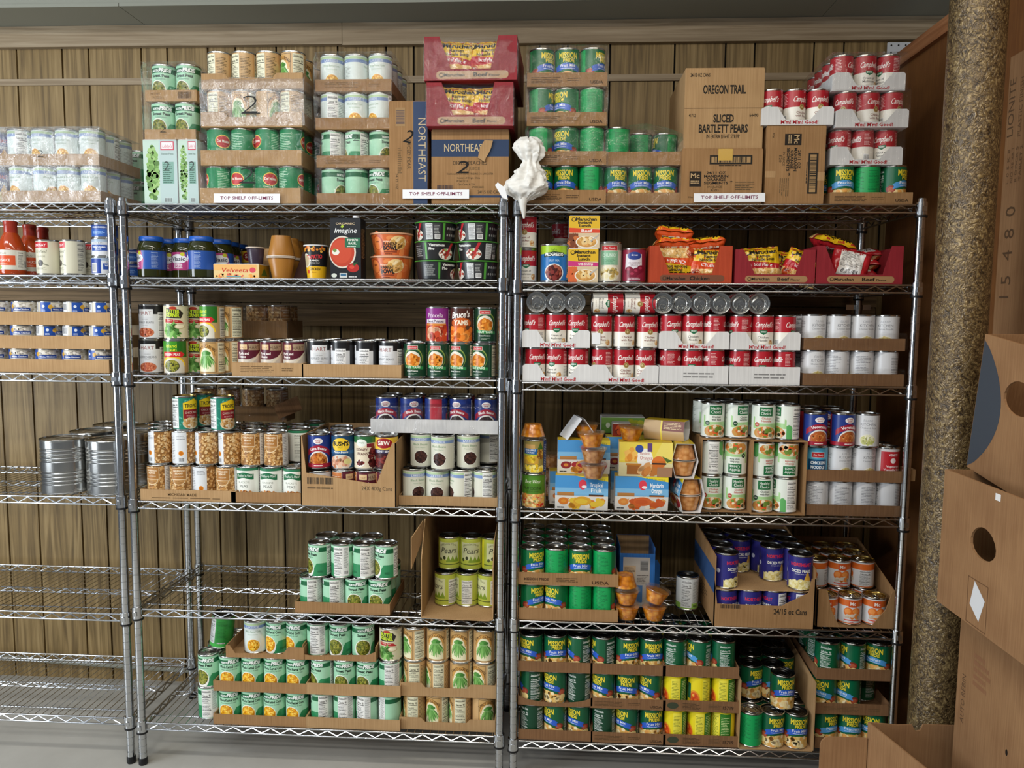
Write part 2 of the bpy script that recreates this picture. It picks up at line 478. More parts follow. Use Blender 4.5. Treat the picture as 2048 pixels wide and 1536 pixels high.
# partition on the shelf's far end with its top rail
PX = 2.56
pz0, pz1 = 2.385, 2.435
mb = MB(); mb.box(PX, PX+0.02, -1.0, WY, 0, pz0+0.01)
struct('partition_wall', mb.mesh('p', ['hardboard']))
struct('partition_trim', MB().box(PX-0.018, PX+0.05, -1.0, WY-0.001, pz0, pz1).mesh('p', ['rail_wood']))
# little pegboard piece behind the partition rail
p0 = at(1777, 112, WY-0.03)
mb = MB(); mb.box(p0.x, p0.x+0.14, WY-0.02, WY-0.014, p0.z-0.01, p0.z+0.05)
pb = link('pegboard_offcut', mb.mesh('peg', ['peg_white']))
tag(pb, 'small white pegboard piece fixed to the wall above the partition rail', 'pegboard')
mb = MB()
for i in range(5):
    for j in range(2):
        x, z = p0.x+0.012+i*0.025, p0.z+0.04-j*0.025
        mb.lathe([(0.003, 0), (0.003, 0.001)], 10)
        k = len(mb.v)-20
        for q in range(k, len(mb.v)):
            a = mb.v[q]; mb.v[q] = (x+a[0], WY-0.0203-a[2], z+a[1])
link('peg_hole', mb.mesh('ph', ['groove_dark']), pb)
# round column wrapped in embossed vinyl
CX, CYY, CRr = 2.335, -0.42, 0.0615
cm = MB().lathe([(CRr, 0), (CRr, 2.95)], 64).mesh('col', ['embossed_vinyl'])
co = struct('column', cm); co.location = (CX, CYY, 0)
# cable lying along the foot of the wall
pts = []
for i in range(30):
    x = XL+ (0.25-XL)*i/29
    pts.append((x, WY-0.014, 0.055+0.05*max(0, (-x-0.1)/1.2)**1.3))
tag(link('wall_cable', MB().tube(pts, 0.009, 8).mesh('cab', ['soffit_paint'])), 'grey cable running along the foot of the panelled wall', 'cable')

# ------------------------------------------------------------------ wire shelving units
W, D = 1.19, 0.43
SHZ = {'A': [1.841, 1.614, 1.302, 0.902, 0.513, 0.156], 'B': [1.836, 1.608, 1.301, 0.894, 0.535, 0.146], 'C': [1.837, 1.602, 1.296, 0.891, 0.535, 0.135]}
UX = {'A': (-0.044-W, 0.006), 'B': (0.0, 0.0), 'C': (1.2346, 0.0)}
def wire_shelf():
    m = MB(); rr, rz = 0.0031, 0.0021
    x0, x1 = 0.018, W-0.018
    for y in (-0.004, D+0.004):
        for z in (0, -0.0225): m.tube([(x0, y, z), (x1, y, z)], rr, 8)
        n = 36; xs = [x0+0.012+(x1-x0-0.024)*i/n for i in range(n+1)]
        m.tube([(x, y, -0.003 if i % 2 else -0.0195) for i, x in enumerate(xs)], rz, 5)
    for x in (0.004, W-0.004):
        for z in (0, -0.0225): m.tube([(x, 0.018, z), (x, D-0.018, z)], rr, 8)
        n = 12; ys = [0.03+(D-0.06)*i/n for i in range(n+1)]
        m.tube([(x, y, -0.003 if i % 2 else -0.0195) for i, y in enumerate(ys)], rz, 5)
    for y in (0.05, D/2, D-0.05):
        m.tube([(0.004, y, -0.0035), (W-0.004, y, -0.0035)], 0.002, 6)
    y = D/2
    m.tube([(0.004, y, -0.019), (W-0.004, y, -0.019)], 0.002, 6)
    n = 32; m.tube([(0.03+(W-0.06)*i/n, y, -0.005 if i % 2 else -0.018) for i in range(n+1)], 0.0017, 5)
    n = 46
    for i in range(n):
        x = 0.022+(W-0.044)*i/(n-1)
        m.tube([(x, -0.004, -0.0005), (x, 0.006, 0.0015), (x, D-0.006, 0.0015), (x, D+0.004, -0.0005)], 0.0014, 5)
    return m.mesh('wire_shelf', ['chrome'], angle=60)
def post_mesh():
    prof = [(0.0105, 0.022), (0.0127, 0.0225)]; z = 0.04; i = 0
    while z < 1.845:
        for d in ((0.0, 0.004) if i % 8 == 0 else (0.0,)):
            prof += [(0.0127, z+d), (0.0119, z+d+0.0006), (0.0119, z+d+0.0014), (0.0127, z+d+0.002)]
        z += 0.0254; i += 1
    prof += [(0.0127, 1.852)]
    return MB().lathe(prof, 20).mesh('post', ['chrome'], angle=50)
def foot_mesh(): return MB().lathe([(0.0125, 0), (0.0142, 0.003), (0.0142, 0.022), (0.0122, 0.026), (0.0122, 0.04)], 20).mesh('foot', ['black_plastic'])
def collar_mesh():
    m = MB().lathe([(0.0128, -0.030), (0.0172, -0.030), (0.0166, 0.008), (0.0128, 0.0085)], 24, cap0=False, cap1=False)
    m.box(-0.007, 0.007, -0.020, -0.0160, -0.020, -0.006)
    return m.mesh('collar', ['chrome'])
def sleeve_mesh(): return MB().lathe([(0.0129, -0.0365), (0.0176, -0.0365), (0.0178, -0.030), (0.0129, -0.0298)], 24, cap0=False, cap1=False).mesh('sleeve', ['black_plastic'])
def cap_mesh(): return MB().lathe([(0.0125, 0), (0.0125, 0.003), (0.010, 0.0055), (0.002, 0.007)], 20).mesh('cap', ['chrome'])
ME_shelf, ME_post, ME_foot, ME_collar, ME_sleeve, ME_cap = wire_shelf(), post_mesh(), foot_mesh(), collar_mesh(), sleeve_mesh(), cap_mesh()
for u, lab in (('A', 'chrome wire shelving unit with large silver cans, cut by the frame edge'), ('B', 'chrome wire shelving unit in the middle, holding vegetable cans and beans'),
               ('C', 'chrome wire shelving unit beside the brown column, holding soup and fruit')):
    t = thing('wire_shelving_unit', lab, 'shelving unit', (UX[u][0], UX[u][1], 0), 0, 'chrome wire shelving units along the wall')
    posts = []
    for x, y in ((0, 0), (W, 0), (0, D), (W, D)):
        p = link('post', ME_post, t, (x, y, 0)); link('foot', ME_foot, p); link('cap', ME_cap, p, (0, 0, 1.852))
    for z in SHZ[u]:
        s = link('wire_shelf', ME_shelf, t, (0, 0, z))
        for x, y in ((0, 0), (W, 0), (0, D), (W, D)):
            c = link('collar', ME_collar, s, (x, y, 0), 0.0 if y == 0 else math.pi); link('sleeve', ME_sleeve, s, (x, y, 0))
def deck(u, k): return SHZ[u][k-1]+0.0036
# pipe clamp that ties the rear post to the boards
pr = (UX['C'][0]+W, D)
zc = at(1722, 615, D).z
t = thing('post_clamp', 'zinc pipe clamp tying the rear shelf post to the wall boards', 'clamp', (pr[0], pr[1], zc))
link('clamp_ring', MB().lathe([(0.0135, -0.009), (0.0155, -0.009), (0.0155, 0.009), (0.0135, 0.009)], 20, cap0=False, cap1=False).mesh('cr', ['tinplate']), t)
for s in (-1, 1):
    link('clamp_ear', MB().box(*sorted((s*0.015, s*0.042)), -0.002, 0.002, -0.009, 0.009).mesh('ce', ['tinplate']), t)
# ------------------------------------------------------------------ tins: steel body + paper label per kind
K = {}
def can_body(r, h, lid='tinplate', tab=False, bead=False):
    m = MB(); b = r-0.0011
    prof = [(r*0.80, 0.0035), (r-0.004, 0.0030), (r-0.003, 0.0004), (r-0.0006, 0), (r, 0.001), (r, 0.0032), (b, 0.0046)]
    if bead:
        z = 0.035
        for g in (0.030, 0.105):
            for i in range(4):
                z = g+i*0.0125; prof += [(b, z), (b-0.0022, z+0.003), (b-0.0022, z+0.005), (b, z+0.008)]
    prof += [(b, h-0.0046), (r, h-0.0032), (r, h-0.001), (r-0.0006, h), (r-0.0026, h-0.0002)]
    m.lathe(prof, 48, 0, cap1=False)
    m.lathe([(r-0.0026, h-0.0002), (r-0.0034, h-0.0044), (r-0.0070, h-0.0048), (r-0.0085, h-0.0030), (r-0.0105, h-0.0030), (r-0.0120, h-0.0048), (r-0.0140, h-0.0036), (r-0.0158, h-0.0050),
             (r*0.50, h-0.0048), (r*0.47, h-0.0034), (r*0.40, h-0.0034), (r*0.37, h-0.0050), (0.002, h-0.0046)], 48, 1, cap0=False)
    return m.mesh('can_body', ['tinplate', lid], angle=28)
def tab_mesh(r, h):
    m = MB(); z = h-0.0030
    ring = [(0.0085*math.cos(rad(t)), -r*0.42+0.0100*math.sin(rad(t)), z+0.0008) for t in range(0, 360, 30)]
    m.tube(ring, 0.0019, 6, closed=True)
    m.prism([(-0.005, -r*0.42+0.007), (0.005, -r*0.42+0.007), (0.0055, -r*0.42+0.017), (0, -r*0.42+0.021), (-0.0055, -r*0.42+0.017)], lambda a, b, t: (a, b, t), z-0.0008, z+0.0012)
    return m.mesh('pull_tab', ['tinplate'])
_BODY = {}
def can_kind(key, name, desc, r, h, art, lid='tinplate', tab=False, lo=5.0, cat='can', finish='printed_paper'):
    bk = (r, h, lid, tab)
    if bk not in _BODY:
        _BODY[bk] = (can_body(r, h, lid, tab), tab_mesh(r, h) if tab else None)
    H = h*1000-2*lo; mp, du = cyl_map(r-0.0007, 64, lo/1000, None, H)
    A = Art(len(key)*7+ord(key[0])); A.C = 2*math.pi*(r-0.0007)*1000; A.H = H
    art(A, A.C, H)
    lab = A.bake('printed_label', mp, du, None, finish)
    root = bpy.data.objects.new(name, None)
    parts = [bpy.data.objects.new('can_body', _BODY[bk][0]), bpy.data.objects.new('printed_label', lab)]
    if _BODY[bk][1]: parts.append(bpy.data.objects.new('pull_tab', _BODY[bk][1]))
    K[key] = dict(name=name, desc=desc, r=r, h=h, root=root, parts=parts, cat=cat)
def put(key, x, y, z, rot, label, group=None, rx=0.0, ry=0.0):
    k = K[key]; o = k['root'].copy(); COL.objects.link(o); o.location = (x, y, z)
    o.rotation_euler = (rad(rx), rad(ry), rad(rot))
    for p in k['parts']:
        c = p.copy(); COL.objects.link(c); c.parent = o
    o.empty_display_size = 0.02
    return tag(o, label, k['cat'], group)
def base(A, col): A.rect(-A.C/2, A.C/2, 0, A.H, col); return A
def oval(A, u, v, ru, rv, rim, dark, n, size, pal, asp=1.0):
    A.ell(u, v, ru, rv, rim); A.ell(u, v, ru*0.92, rv*0.92, dark); A.blobs(u, v, ru*0.92, rv*0.92, n, size, pal, asp)
PEA = ['8a8a2c', '6f7a24', 'a3a040', '5a651e', '959036']; CORN = ['f2b41e', 'e7a012', 'f7c843', 'd98d10', 'fbd660']
BEAN = ['c98a4a', 'b97336', 'd9a467', 'a8602c', 'e2b57c']; CHICK = ['d8b078', 'c99a5c', 'e4c594', 'b98648']
FRUIT = ['f0d79a', 'e9c67a', 'f6e6bb', 'dfb25e', 'e8a95a']; KID = ['5b1a1a', '6e2321', '471313', '83302b']; GB = ['5f9a46', '79b35a', '4a8138', '8cc26c']
FLES = ['e9803a', 'd9662a', 'f2a05c', 'c95a20']

# fruit mix, green
def a_fruit(back='11a155', ink='0a5c34', rib='2f62c8', top='0e6b3c', word='Fruit Mix', dark=False):
    def f(A, C, H):
        base(A, back)
        A.rect(-62, 62, 0, H, top)
        if dark:
            A.nutri(66, 104, 4, H-4, None, 'dfe7e2', 14); A.nutri(-104, -66, 4, H-4, None, 'dfe7e2', 14)
        else:
            A.fine(70, 112, H*0.25, H*0.92, 16, ink, 0.28); A.fine(-112, -70, H*0.25, H*0.92, 16, ink, 0.28)
        A.band(lambda u: 0, lambda u: H*(0.33+0.05*math.cos(u/14)), -56, 56, 'd9a85a', 16)
        A.blobs(0, H*0.17, 56, H*0.19, 100, 7.5, FRUIT)
        for s in (-1, 1):
            A.ell(s*47, H*0.36, 13, 10.5, '8e2f26'); A.ell(s*46, H*0.35, 9, 7, 'b65a3c'); A.ell(s*50, H*0.19, 11, 10, 'f0d590')
        A.band(lambda u: H*(0.41+0.035*math.cos(u/13)), lambda u: H*(0.585+0.035*math.cos(u/13)), -34, 34, rib, 14)
        for s in (-1, 1): A.poly([(s*30, H*0.565), (s*42, H*0.505), (s*38, H*0.435), (s*42, H*0.355), (s*30, H*0.395)], rib)
        A.text(word, 0, H*0.505, 8.5, 'eef3fb', w=46, b=0.01); A.fine(-22, 22, H*0.45, H*0.475, 1, 'b9cdf0', 0.8, 0.05)
        A.text('MISSION', 0, H*0.755, 16.5, 'f2dc3a', w=57, b=0.03); A.text('PRIDE', 2, H*0.645, 9.5, 'f2dc3a', w=35, b=0.03)
    return f
can_kind('fruit', 'fruit_mix_can', 'green fruit mix can', 0.038, 0.111, a_fruit())
can_kind('fruitd', 'fruit_mix_can', 'dark green fruit can', 0.038, 0.111, a_fruit('0b4029', 'd9e4dc', '2a5cc6', '0d5a38', 'Fruit Mix', True), 'lid_dark')
can_kind('peach', 'peach_can', 'green can with sky-blue ribbon', 0.038, 0.111, a_fruit('0e5c38', 'd9e4dc', '4f9ad8', '0d6240', 'Peaches', True), 'lid_dark')

# mint green pea and corn cans
def a_pride(dark, pal, word, sub, size, asp=1.0):
    def f(A, C, H):
        base(A, 'a6d8b6'); A.rect(-C/2, C/2, 0, H*0.10, '8fcaa5')
        A.band(lambda u: 0, lambda u: H*max(0.0, min(0.42, (u-2)/60.0)), 2, 62, '2f8a58', 12)
        A.rect(-C/2, C/2, H*0.785, H*0.93, '0d6138')
        A.text('NORTH', -16, H*0.82, 6.5, 'f2f6f2', w=22, it=0.2, b=0.04); A.text('PRiDE', 15, H*0.815, 11.0, 'f6f8f6', w=37, it=0.2, b=0.05)
        A.text(word, 0, H*0.66, 9.0, '12301f', w=min(66, 5.6*len(word)), b=0.04); A.text(sub, 0, H*0.585, 4.8, '2c523e', w=min(54, 3.6*len(sub)))
        A.ell(-9, H*0.24, 27, H*0.31, 'f2f2ea'); oval(A, -9, H*0.29, 26, H*0.275, 'f7f4e6', dark, 130, size*1.1, pal, asp)
        A.nutri(60, 92, 2, H-2, 'eeeeea'); A.rect(92, 112, 2, H-2, 'e4e6e2'); A.fine(94, 110, H*0.3, H*0.95, 18, '555', 0.35); A.bars(95, 109, 6, 20)
        A.fine(30, 52, H*0.12, H*0.2, 3, '0c4a2c', 0.3)
    return f
can_kind('spea', 'sweet_pea_can', 'mint sweet pea can', 0.0375, 0.111, a_pride('4c5218', PEA, 'Sweet Peas', 'Chicharos', 2.6))
can_kind('wcorn', 'whole_corn_can', 'mint whole corn can', 0.0375, 0.111, a_pride('c9820e', CORN, 'Whole Kernel Corn', 'Granos enteros de maiz', 3.2, 0.75))
can_kind('speab', 'sweet_pea_can', 'mint dark-topped pea can', 0.0375, 0.111, a_pride('4c5218', PEA, 'Sweet Peas', 'Chicharos', 2.6), 'lid_dark')

# pale lake-side corn and black beans
def a_lake(bg, w1, w2, dark, pal, size, vc, n=90, asp=1.0, blue='7f97c4'):
    def f(A, C, H):
        base(A, bg); A.rect(-C/2, C/2, H*0.90, H*0.965, 'b9d3a8'); A.rect(-C/2, C/2, H*0.80, H*0.895, blue)
        A.text('LAKESIDE', 0, H*0.815, 7.2, 'f4f6fa', w=44, b=0.0)
        A.text(w1, 0, H*0.665, 7.4, '5d8a5a', w=min(52, 4.4*len(w1))); A.text(w2, 0, H*0.58, 4.2, '89a884', w=34)
        oval(A, 2, H*vc, 23, H*0.215, 'f6f4ea', dark, n, size, pal, asp)
        A.nutri(58, 92, 2, H*0.97, 'f2f3ef'); A.fine(94, 114, H*0.12, H*0.78, 14, '7b8a80', 0.32); A.fine(-112, -70, H*0.1, H*0.7, 15, '8d958e', 0.32)
    return f
can_kind('lcorn', 'whole_corn_can', 'pale blue-banded corn can', 0.0375, 0.111, a_lake('dfe9e4', 'Whole Kernel Corn', 'Granos enteros', 'd29a2c', CORN, 3.2, 0.24, asp=.75))
can_kind('lbb', 'black_bean_can', 'cream black bean can', 0.038, 0.111, a_lake('dcdccb', 'Black Beans', 'Frijoles Negros', '241410', ['3b1f1a', '4a2a22', '2c1613', '57352c'], 2.4, 0.30, 110, 1.4))

# tan green-bean cans
def a_garden(A, C, H):
    base(A, 'cda672'); A.rect(-32, 32, 3, H-3, '3f3420'); A.rect(-30.8, 30.8, 4.2, H-4.2, 'c9a064')
    A.ell(0, H*0.56, 29, H*0.36, '6b4a22', 30, 0, 180); A.ell(0, H*0.56, 27.5, H*0.345, 'cf9b52', 30, 0, 180)
    A.ell(0, H*0.50, 22, H*0.30, 'ece6c2', 30, 0, 180); A.rect(-26, 26, 6, H*0.50, 'ece6c2')
    A.text('EARLY GARDEN', 0, H*0.80, 8.2, '5b3c16', w=62, b=0.02, arc=38)
    A.up()
    for i in range(34):
        t = (i/33.0-0.5)*2; u0 = t*7; u1 = t*27+A.r.uniform(-3, 3); v0 = H*0.60+A.r.uniform(-2, 4); v1 = H*0.10+A.r.uniform(0, 14)+abs(t)*10
        dx = (u1-u0); ln = math.hypot(dx, v1-v0); px, py = -(v1-v0)/ln*2.0, dx/ln*2.0
        A.add([(u0-px, v0-py), (u0+px, v0+py), ((u0+u1)/2+px+t*2, (v0+v1)/2+py), (u1+px*.4, v1), (u1-px*.4, v1), ((u0+u1)/2-px+t*2, (v0+v1)/2-py)], A.r.choice(GB), (i % 9)*.1)
    A.L += 1
    A.rect(-12, 12, H*0.55, H*0.59, '7fae6a'); A.ell(0, H*0.66, 11, 7, '4f8f3c'); A.ell(-7, H*0.63, 8, 5, '5f9f48'); A.ell(8, H*0.64, 8, 5, '3f7d30')
    A.nutri(38, 74, 3, H-3, 'e6e4c6', '3a3320'); A.fine(78, 110, H*0.1, H*0.9, 18, '5c4a2c', 0.3)
    A.rect(-112, -78, 3, H-3, 'e2dfc0'); A.fine(-110, -80, H*0.1, H*0.92, 18, '5c5236', 0.3)
can_kind('garden', 'green_bean_can', 'tan green bean can', 0.038, 0.111, a_garden)
def a_tanback(A, C, H):
    a_garden(A, C, H)
# red shield green cans
def a_monte(A, C, H):
    base(A, '14814e'); A.rect(-C/2, C/2, 0, H*0.16, '0f6a40')
    A.ell(0, H*0.66, 24, H*0.20, 'f1d35a'); A.ell(0, H*0.66, 22, H*0.175, 'c22a2c'); A.text('Del Monte', 0, H*0.63, 8.6, 'fbf3e8', w=37, b=0.02)
    A.text('Green Beans', 0, H*0.40, 7, 'f4f0d0', w=44); A.blobs(0, H*0.17, 30, H*0.15, 40, 4.6, GB, 3.2)
    A.rect(52, 98, 3, H-3, '1c9459'); A.fine(55, 96, H*0.1, H*0.92, 17, 'bfe6c8', 0.32); A.fine(-98, -52, H*0.1, H*0.92, 17, 'bfe6c8', 0.32)
can_kind('monte', 'green_bean_can', 'green can with red shield', 0.038, 0.111, a_monte)

# red and white condensed soup
def a_soup(w1, w2, badge, bg='f0ece2'):
    def f(A, C, H):
        base(A, 'b01f2c'); A.rect(-C/2, C/2, 0, H*0.49, bg)
        for s in (0, 103.5, -103.5):
            A.text("Campbell's", s, H*0.655, 15.5, 'f7f2ee', w=56, it=0.32, b=0.012)
        if badge == 'gold': A.ell(0, H*0.49, 8.4, 8.4, 'b79c62'); A.ell(0, H*0.49, 6.3, 6.3, '8f7640'); A.ell(0, H*0.49, 3.2, 3.6, 'c9b27c')
        else:
            A.poly([(-11, H*0.55), (11, H*0.55), (11, H*0.47), (0, H*0.40), (-11, H*0.47)], '1d6a45'); A.fine(-8, 8, H*0.48, H*0.53, 2, 'e8efe6', 0.6, 0.05)
        A.text(w1, -1, H*0.285, 6.6, '7a2a20' if badge == 'gold' else '4f4a46', w=min(34, 4.6*len(w1)), b=0.01); A.text(w2, -1, H*0.185, 6.6, '7a2a20' if badge == 'gold' else '4f4a46', w=min(36, 4.4*len(w2)), b=0.01)
        A.text('S O U P', 0, H*0.08, 3.4, '8a6f5a', w=18)
        A.ell(24, H*0.13, 8, 9, 'dcb37a'); A.blobs(24, H*0.13, 8, 9, 14, 2.6, ['c98d52', 'e6c48f', 'b9763e', 'f0ddb4'])
        A.fine(40, 62, H*0.54, H*0.95, 9, 'e8b9b8', 0.4); A.fine(40, 62, H*0.08, H*0.44, 9, '7d7d84', 0.35); A.bars(-62, -46, H*0.06, H*0.26)
        A.fine(-62, -42, H*0.55, H*0.95, 9, 'e8b9b8', 0.4)
    return f
can_kind('mush', 'soup_can', 'red mushroom soup can', 0.033, 0.102, a_soup('Cream of', 'Mushroom', 'green'), tab=True)
can_kind('rice', 'soup_can', 'red chicken rice soup can', 0.033, 0.102, a_soup('Chicken', 'with Rice', 'gold'), tab=True)
can_kind('noodle', 'soup_can', 'red chicken noodle soup can', 0.033, 0.102, a_soup('Chicken', 'Noodle', 'green'), tab=True)
can_kind('crchick', 'soup_can', 'red cream of chicken can', 0.033, 0.102, a_soup('Cream of', 'Chicken', 'gold'), tab=True)

# white kitchen soup
def a_kitchen(word, pal):
    def f(A, C, H):
        base(A, 'dadbde'); A.text('taste', -2, H*0.80, 9, 'a9abb2', w=28, it=0.35); A.text('KITCHEN', 0, H*0.665, 8.2, '74767e', w=44)
        A.text(word, 0, H*0.565, 5.6, '7d7f86', w=min(46, 3.4*len(word))); A.rect(-9, 9, H*0.50, H*0.505, '7d7f86')
        A.ell(0, H*0.20, 24, H*0.19, 'e9e7da'); A.ell(0, H*0.20, 21, H*0.15, pal[0]); A.blobs(0, H*0.20, 21, H*0.15, 40, 3.2, pal, 2.0)
        A.nutri(46, 84, 2, H-2, 'e6e7ea', '55565c'); A.fine(-90, -44, H*0.1, H*0.9, 16, '8d8f96', 0.3)
    return f
can_kind('kitch', 'noodle_soup_can', 'white chicken noodle can', 0.036, 0.104, a_kitchen('Chicken Noodle', ['c9b56a', 'd8c888', 'b89f50', 'e4d9a6']))
can_kind('kitchr', 'noodle_soup_can', 'white chicken-rice soup can', 0.036, 0.104, a_kitchen('Chicken & Rice', ['d2d190', 'e6e4bc', 'bcc070', 'f0edd0']))

# garbanzo beans
def a_garb(A, C, H):
    base(A, '8f6230'); A.blobs(0, H/2, C/2, H/2, 620, 3.1, CHICK, 1.25, inside=lambda u, v: True)
    A.rect(-24, 24, H*0.58, H*0.97, 'e9d3ae'); A.ell(0, H*0.58, 20, H*0.17, 'e9d3ae', 24, 180, 360)
    A.rect(-22.5, 22.5, H*0.60, H*0.955, 'a9743a'); A.ell(0, H*0.58, 18.5, H*0.15, 'b9884f', 24, 180, 360)
    A.text('GARBANZO', 0, H*0.85, 5.4, 'f3e3c6', w=36, b=0.02); A.text('BEANS', 0, H*0.765, 5.4, 'f3e3c6', w=24, b=0.02); A.text('LOW SODIUM', 0, H*0.67, 3.4, 'f3e3c6', w=26)
    A.fine(-12, 12, H*0.46, H*0.56, 3, '7a5226', 0.35)
    A.rect(40, 98, 0, H, 'd9dbdd'); A.fine(44, 60, H*0.1, H*0.92, 16, '6e7076', 0.3); A.fine(66, 94, H*0.78, H*0.92, 3, '6e7076', 0.3)
    A.ell(80, H*0.33, 8, 8, 'd98a1e'); A.ell(80, H*0.33, 5.5, 5.5, 'c06a12'); A.bars(72, 90, 4, 19, 'd9dbdd')
can_kind('garb', 'garbanzo_can', 'tan garbanzo can', 0.038, 0.111, a_garb)
def a_black(A, C, H):
    base(A, 'e9ebe2'); A.rect(-C/2, C/2, H*0.92, H, '2f7a55'); A.band(lambda u: H*(0.66+0.03*math.cos(u/9)), lambda u: H*(0.84+0.03*math.cos(u/9)), -32, 32, '1f6c45', 18)
    A.text("Mother's Maid", 0, H*0.72, 8.4, 'eef3ea', w=52, it=0.3); A.text('BLACKEYE', 0, H*0.52, 5.8, '8a8f80', w=38); A.text('PEAS', 0, H*0.385, 8.2, '4d5247', w=28)
    A.blobs(0, H*0.15, 34, H*0.15, 80, 3.6, BEAN+['7a4a24'], 1.3); A.nutri(50, 86, 2, H-2, 'eeeeea'); A.fine(-90, -48, H*0.1, H*0.9, 16, '8a8f80', 0.3)
can_kind('bpea', 'blackeye_pea_can', 'white blackeye pea can', 0.038, 0.111, a_black)
def a_trop(A, C, H):
    base(A, '1f7a66'); A.blobs(0, H/2, C/2, H/2, 130, 2.2, ['3c9a84', '56b09a', '2c8a74'], 1.8, inside=lambda u, v: True)
    A.poly([(-26, H*0.10), (26, H*0.10), (26, H*0.88), (10, H*0.97), (-26, H*0.84)], 'c79a3e'); A.poly([(-25, H*0.62), (25, H*0.62), (25, H*0.87), (10, H*0.955), (-25, H*0.83)], 'f2d226')
    A.text('TROPIC', 0, H*0.69, 11, '2c2b1e', w=42, b=0.03); A.rect(-25, 25, H*0.34, H*0.62, '8f1f26'); A.text('CHICK PEAS', 0, H*0.49, 6.5, 'f0dfcf', w=40); A.fine(-16, 16, H*0.39, H*0.45, 2, 'd9a0a0', 0.4)
    A.ell(0, H*0.18, 28, H*0.18, 'e8dcc6'); A.blobs(0, H*0.20, 26, H*0.19, 60, 4.0, CHICK); A.nutri(-72, -40, 3, H-3, 'dfe2de'); A.bars(-70, -50, 6, 24)
can_kind('trop', 'chickpea_can', 'green chickpea can with yellow label', 0.0375, 0.111, a_trop, 'tinplate_gold')
def a_hart(A, C, H):
    base(A, '1c1b1d'); A.rect(-30, C/2-30, 0, H*0.74, 'd8dadd'); A.rect(-24, 26, H*0.66, H*0.90, 'e0e1e3'); A.text('HART', 0, H*0.72, 11.5, '8d3b35', w=42)
    A.text('LOW SODIUM', 0, H*0.565, 2.8, '666', w=20); A.text('REFRIED BEANS', 0, H*0.45, 7.2, '54575c', w=56); A.text('VEGETARIAN', 0, H*0.38, 2.8, '666', w=18)
    oval(A, 0, H*0.165, 28, H*0.15, 'c98a6a', 'a04a30', 90, 2.6, ['b9583a', 'c96f4c', 'a64a2e', 'd88a66'], 1.3); A.nutri(40, 74, 2, H*0.80, 'eeeeee')
can_kind('hart', 'refried_bean_can', 'grey refried bean can', 0.038, 0.111, a_hart)
def a_butter(A, C, H):
    base(A, 'dbd4b4'); A.poly([(-22, H*0.94), (20, H*0.90), (32, H*0.78), (24, H*0.62), (-24, H*0.62)], '2b2620')
    A.text('BUTTER', -1, H*0.79, 10.5, 'c8e02e', w=42, b=0.04, rot=-3); A.text('KERNEL', -1, H*0.665, 10.5, 'c8e02e', w=44, b=0.04, rot=-3); A.ell(0, H*0.94, 12, 5, 'b03a24')
    A.poly([(-27, H*0.60), (22, H*0.56), (34, H*0.46), (-27, H*0.49)], 'b52a2a'); A.text('Sweet Peas', -3, H*0.525, 5, 'f0d9c8', w=34, rot=-3)
    A.blobs(-6, H*0.22, 26, H*0.20, 46, 4.2, GB, 3.4); A.ell(20, H*0.36, 16, 8, 'c2b48a'); A.ell(20, H*0.37, 13, 6, 'efe6c6'); A.nutri(48, 84, 3, H-3, 'e8e4d2'); A.fine(-90, -46, H*0.1, H*0.9, 16, '7a7250', 0.3)
can_kind('butter', 'sweet_pea_can', 'cream pea can with red ribbon', 0.038, 0.111, a_butter)
def a_island(A, C, H):
    base(A, 'b89a66'); A.rect(-46, 46, H*0.5, H, '3f8f24'); A.rect(14, 46, H*0.5, H, '256a1c'); A.text('island', -4, H*0.80, 10.5, 'eef02e', w=34); A.text('sun', 2, H*0.70, 9, 'eef02e', w=20)
    A.ell(0, H*0.20, 40, H*0.34, 'f1c92a', 30, 0, 180); A.ell(0, H*0.18, 36, H*0.30, 'd9d4c4', 30, 0, 180); A.rect(-36, 36, 0, H*0.18, 'd9d4c4')
    A.poly([(-34, H*0.50), (-34, H*0.67), (28, H*0.67), (37, H*0.585), (28, H*0.50)], 'cf2229'); A.text('GREEN PEAS', -3, H*0.55, 7.5, 'f4e9e4', w=52, b=0.03)
    A.ell(-4, H*0.22, 24, H*0.19, '3d3a1c'); A.blobs(-4, H*0.22, 24, H*0.19, 110, 2.8, PEA); A.fine(-96, -52, H*0.1, H*0.9, 16, '5c4a2c', 0.3); A.nutri(54, 92, 3, H-3, 'd9d4c4')
can_kind('island', 'green_pea_can', 'green pea can with red arrow', 0.038, 0.111, a_island)
def a_pork(A, C, H):
    base(A, 'cfc4b4'); A.rect(-50, 34, H*0.45, H, '5b1c2c'); A.band(lambda u: H*0.18+(u+50)*0.0, lambda u: H*(0.44+0.0035*(u+10)), -20, 34, 'd7cdbe', 10)
    A.rect(-8, 32, H*0.74, H*0.95, 'a88f74'); A.text('HART', 10, H*0.77, 11, '5f4632', w=36); A.rect(-38, -12, H*0.76, H*0.93, 'd9b98a'); A.text('ITALY', -25, H*0.80, 5, '7a3020', w=18)
    A.text('Pork and', -24, H*0.60, 8.0, 'f1e8e0', w=36, b=0.03); A.text('Beans', -28, H*0.50, 7, 'f1e8e0', w=24, b=0.03)
    A.poly([(-20, H*0.20), (-17, H*0.13), (36, H*0.66), (34, H*0.72)], 'e9dcc4'); A.poly([(0, H*0.30), (2, H*0.28), (24, 0), (20, 0)], '2a1d1d')
    A.blobs(-28, H*0.18, 24, H*0.17, 44, 5.0, BEAN+['e8c9a0'], 1.3); A.nutri(48, 84, 2, H-2); A.rect(-100, -52, 2, H-2, 'c9793f'); A.fine(-98, -54, H*0.1, H*0.9, 14, 'f0dcc4', 0.3)
can_kind('pork', 'bean_can', 'maroon pork and beans can', 0.0365, 0.108, a_pork)
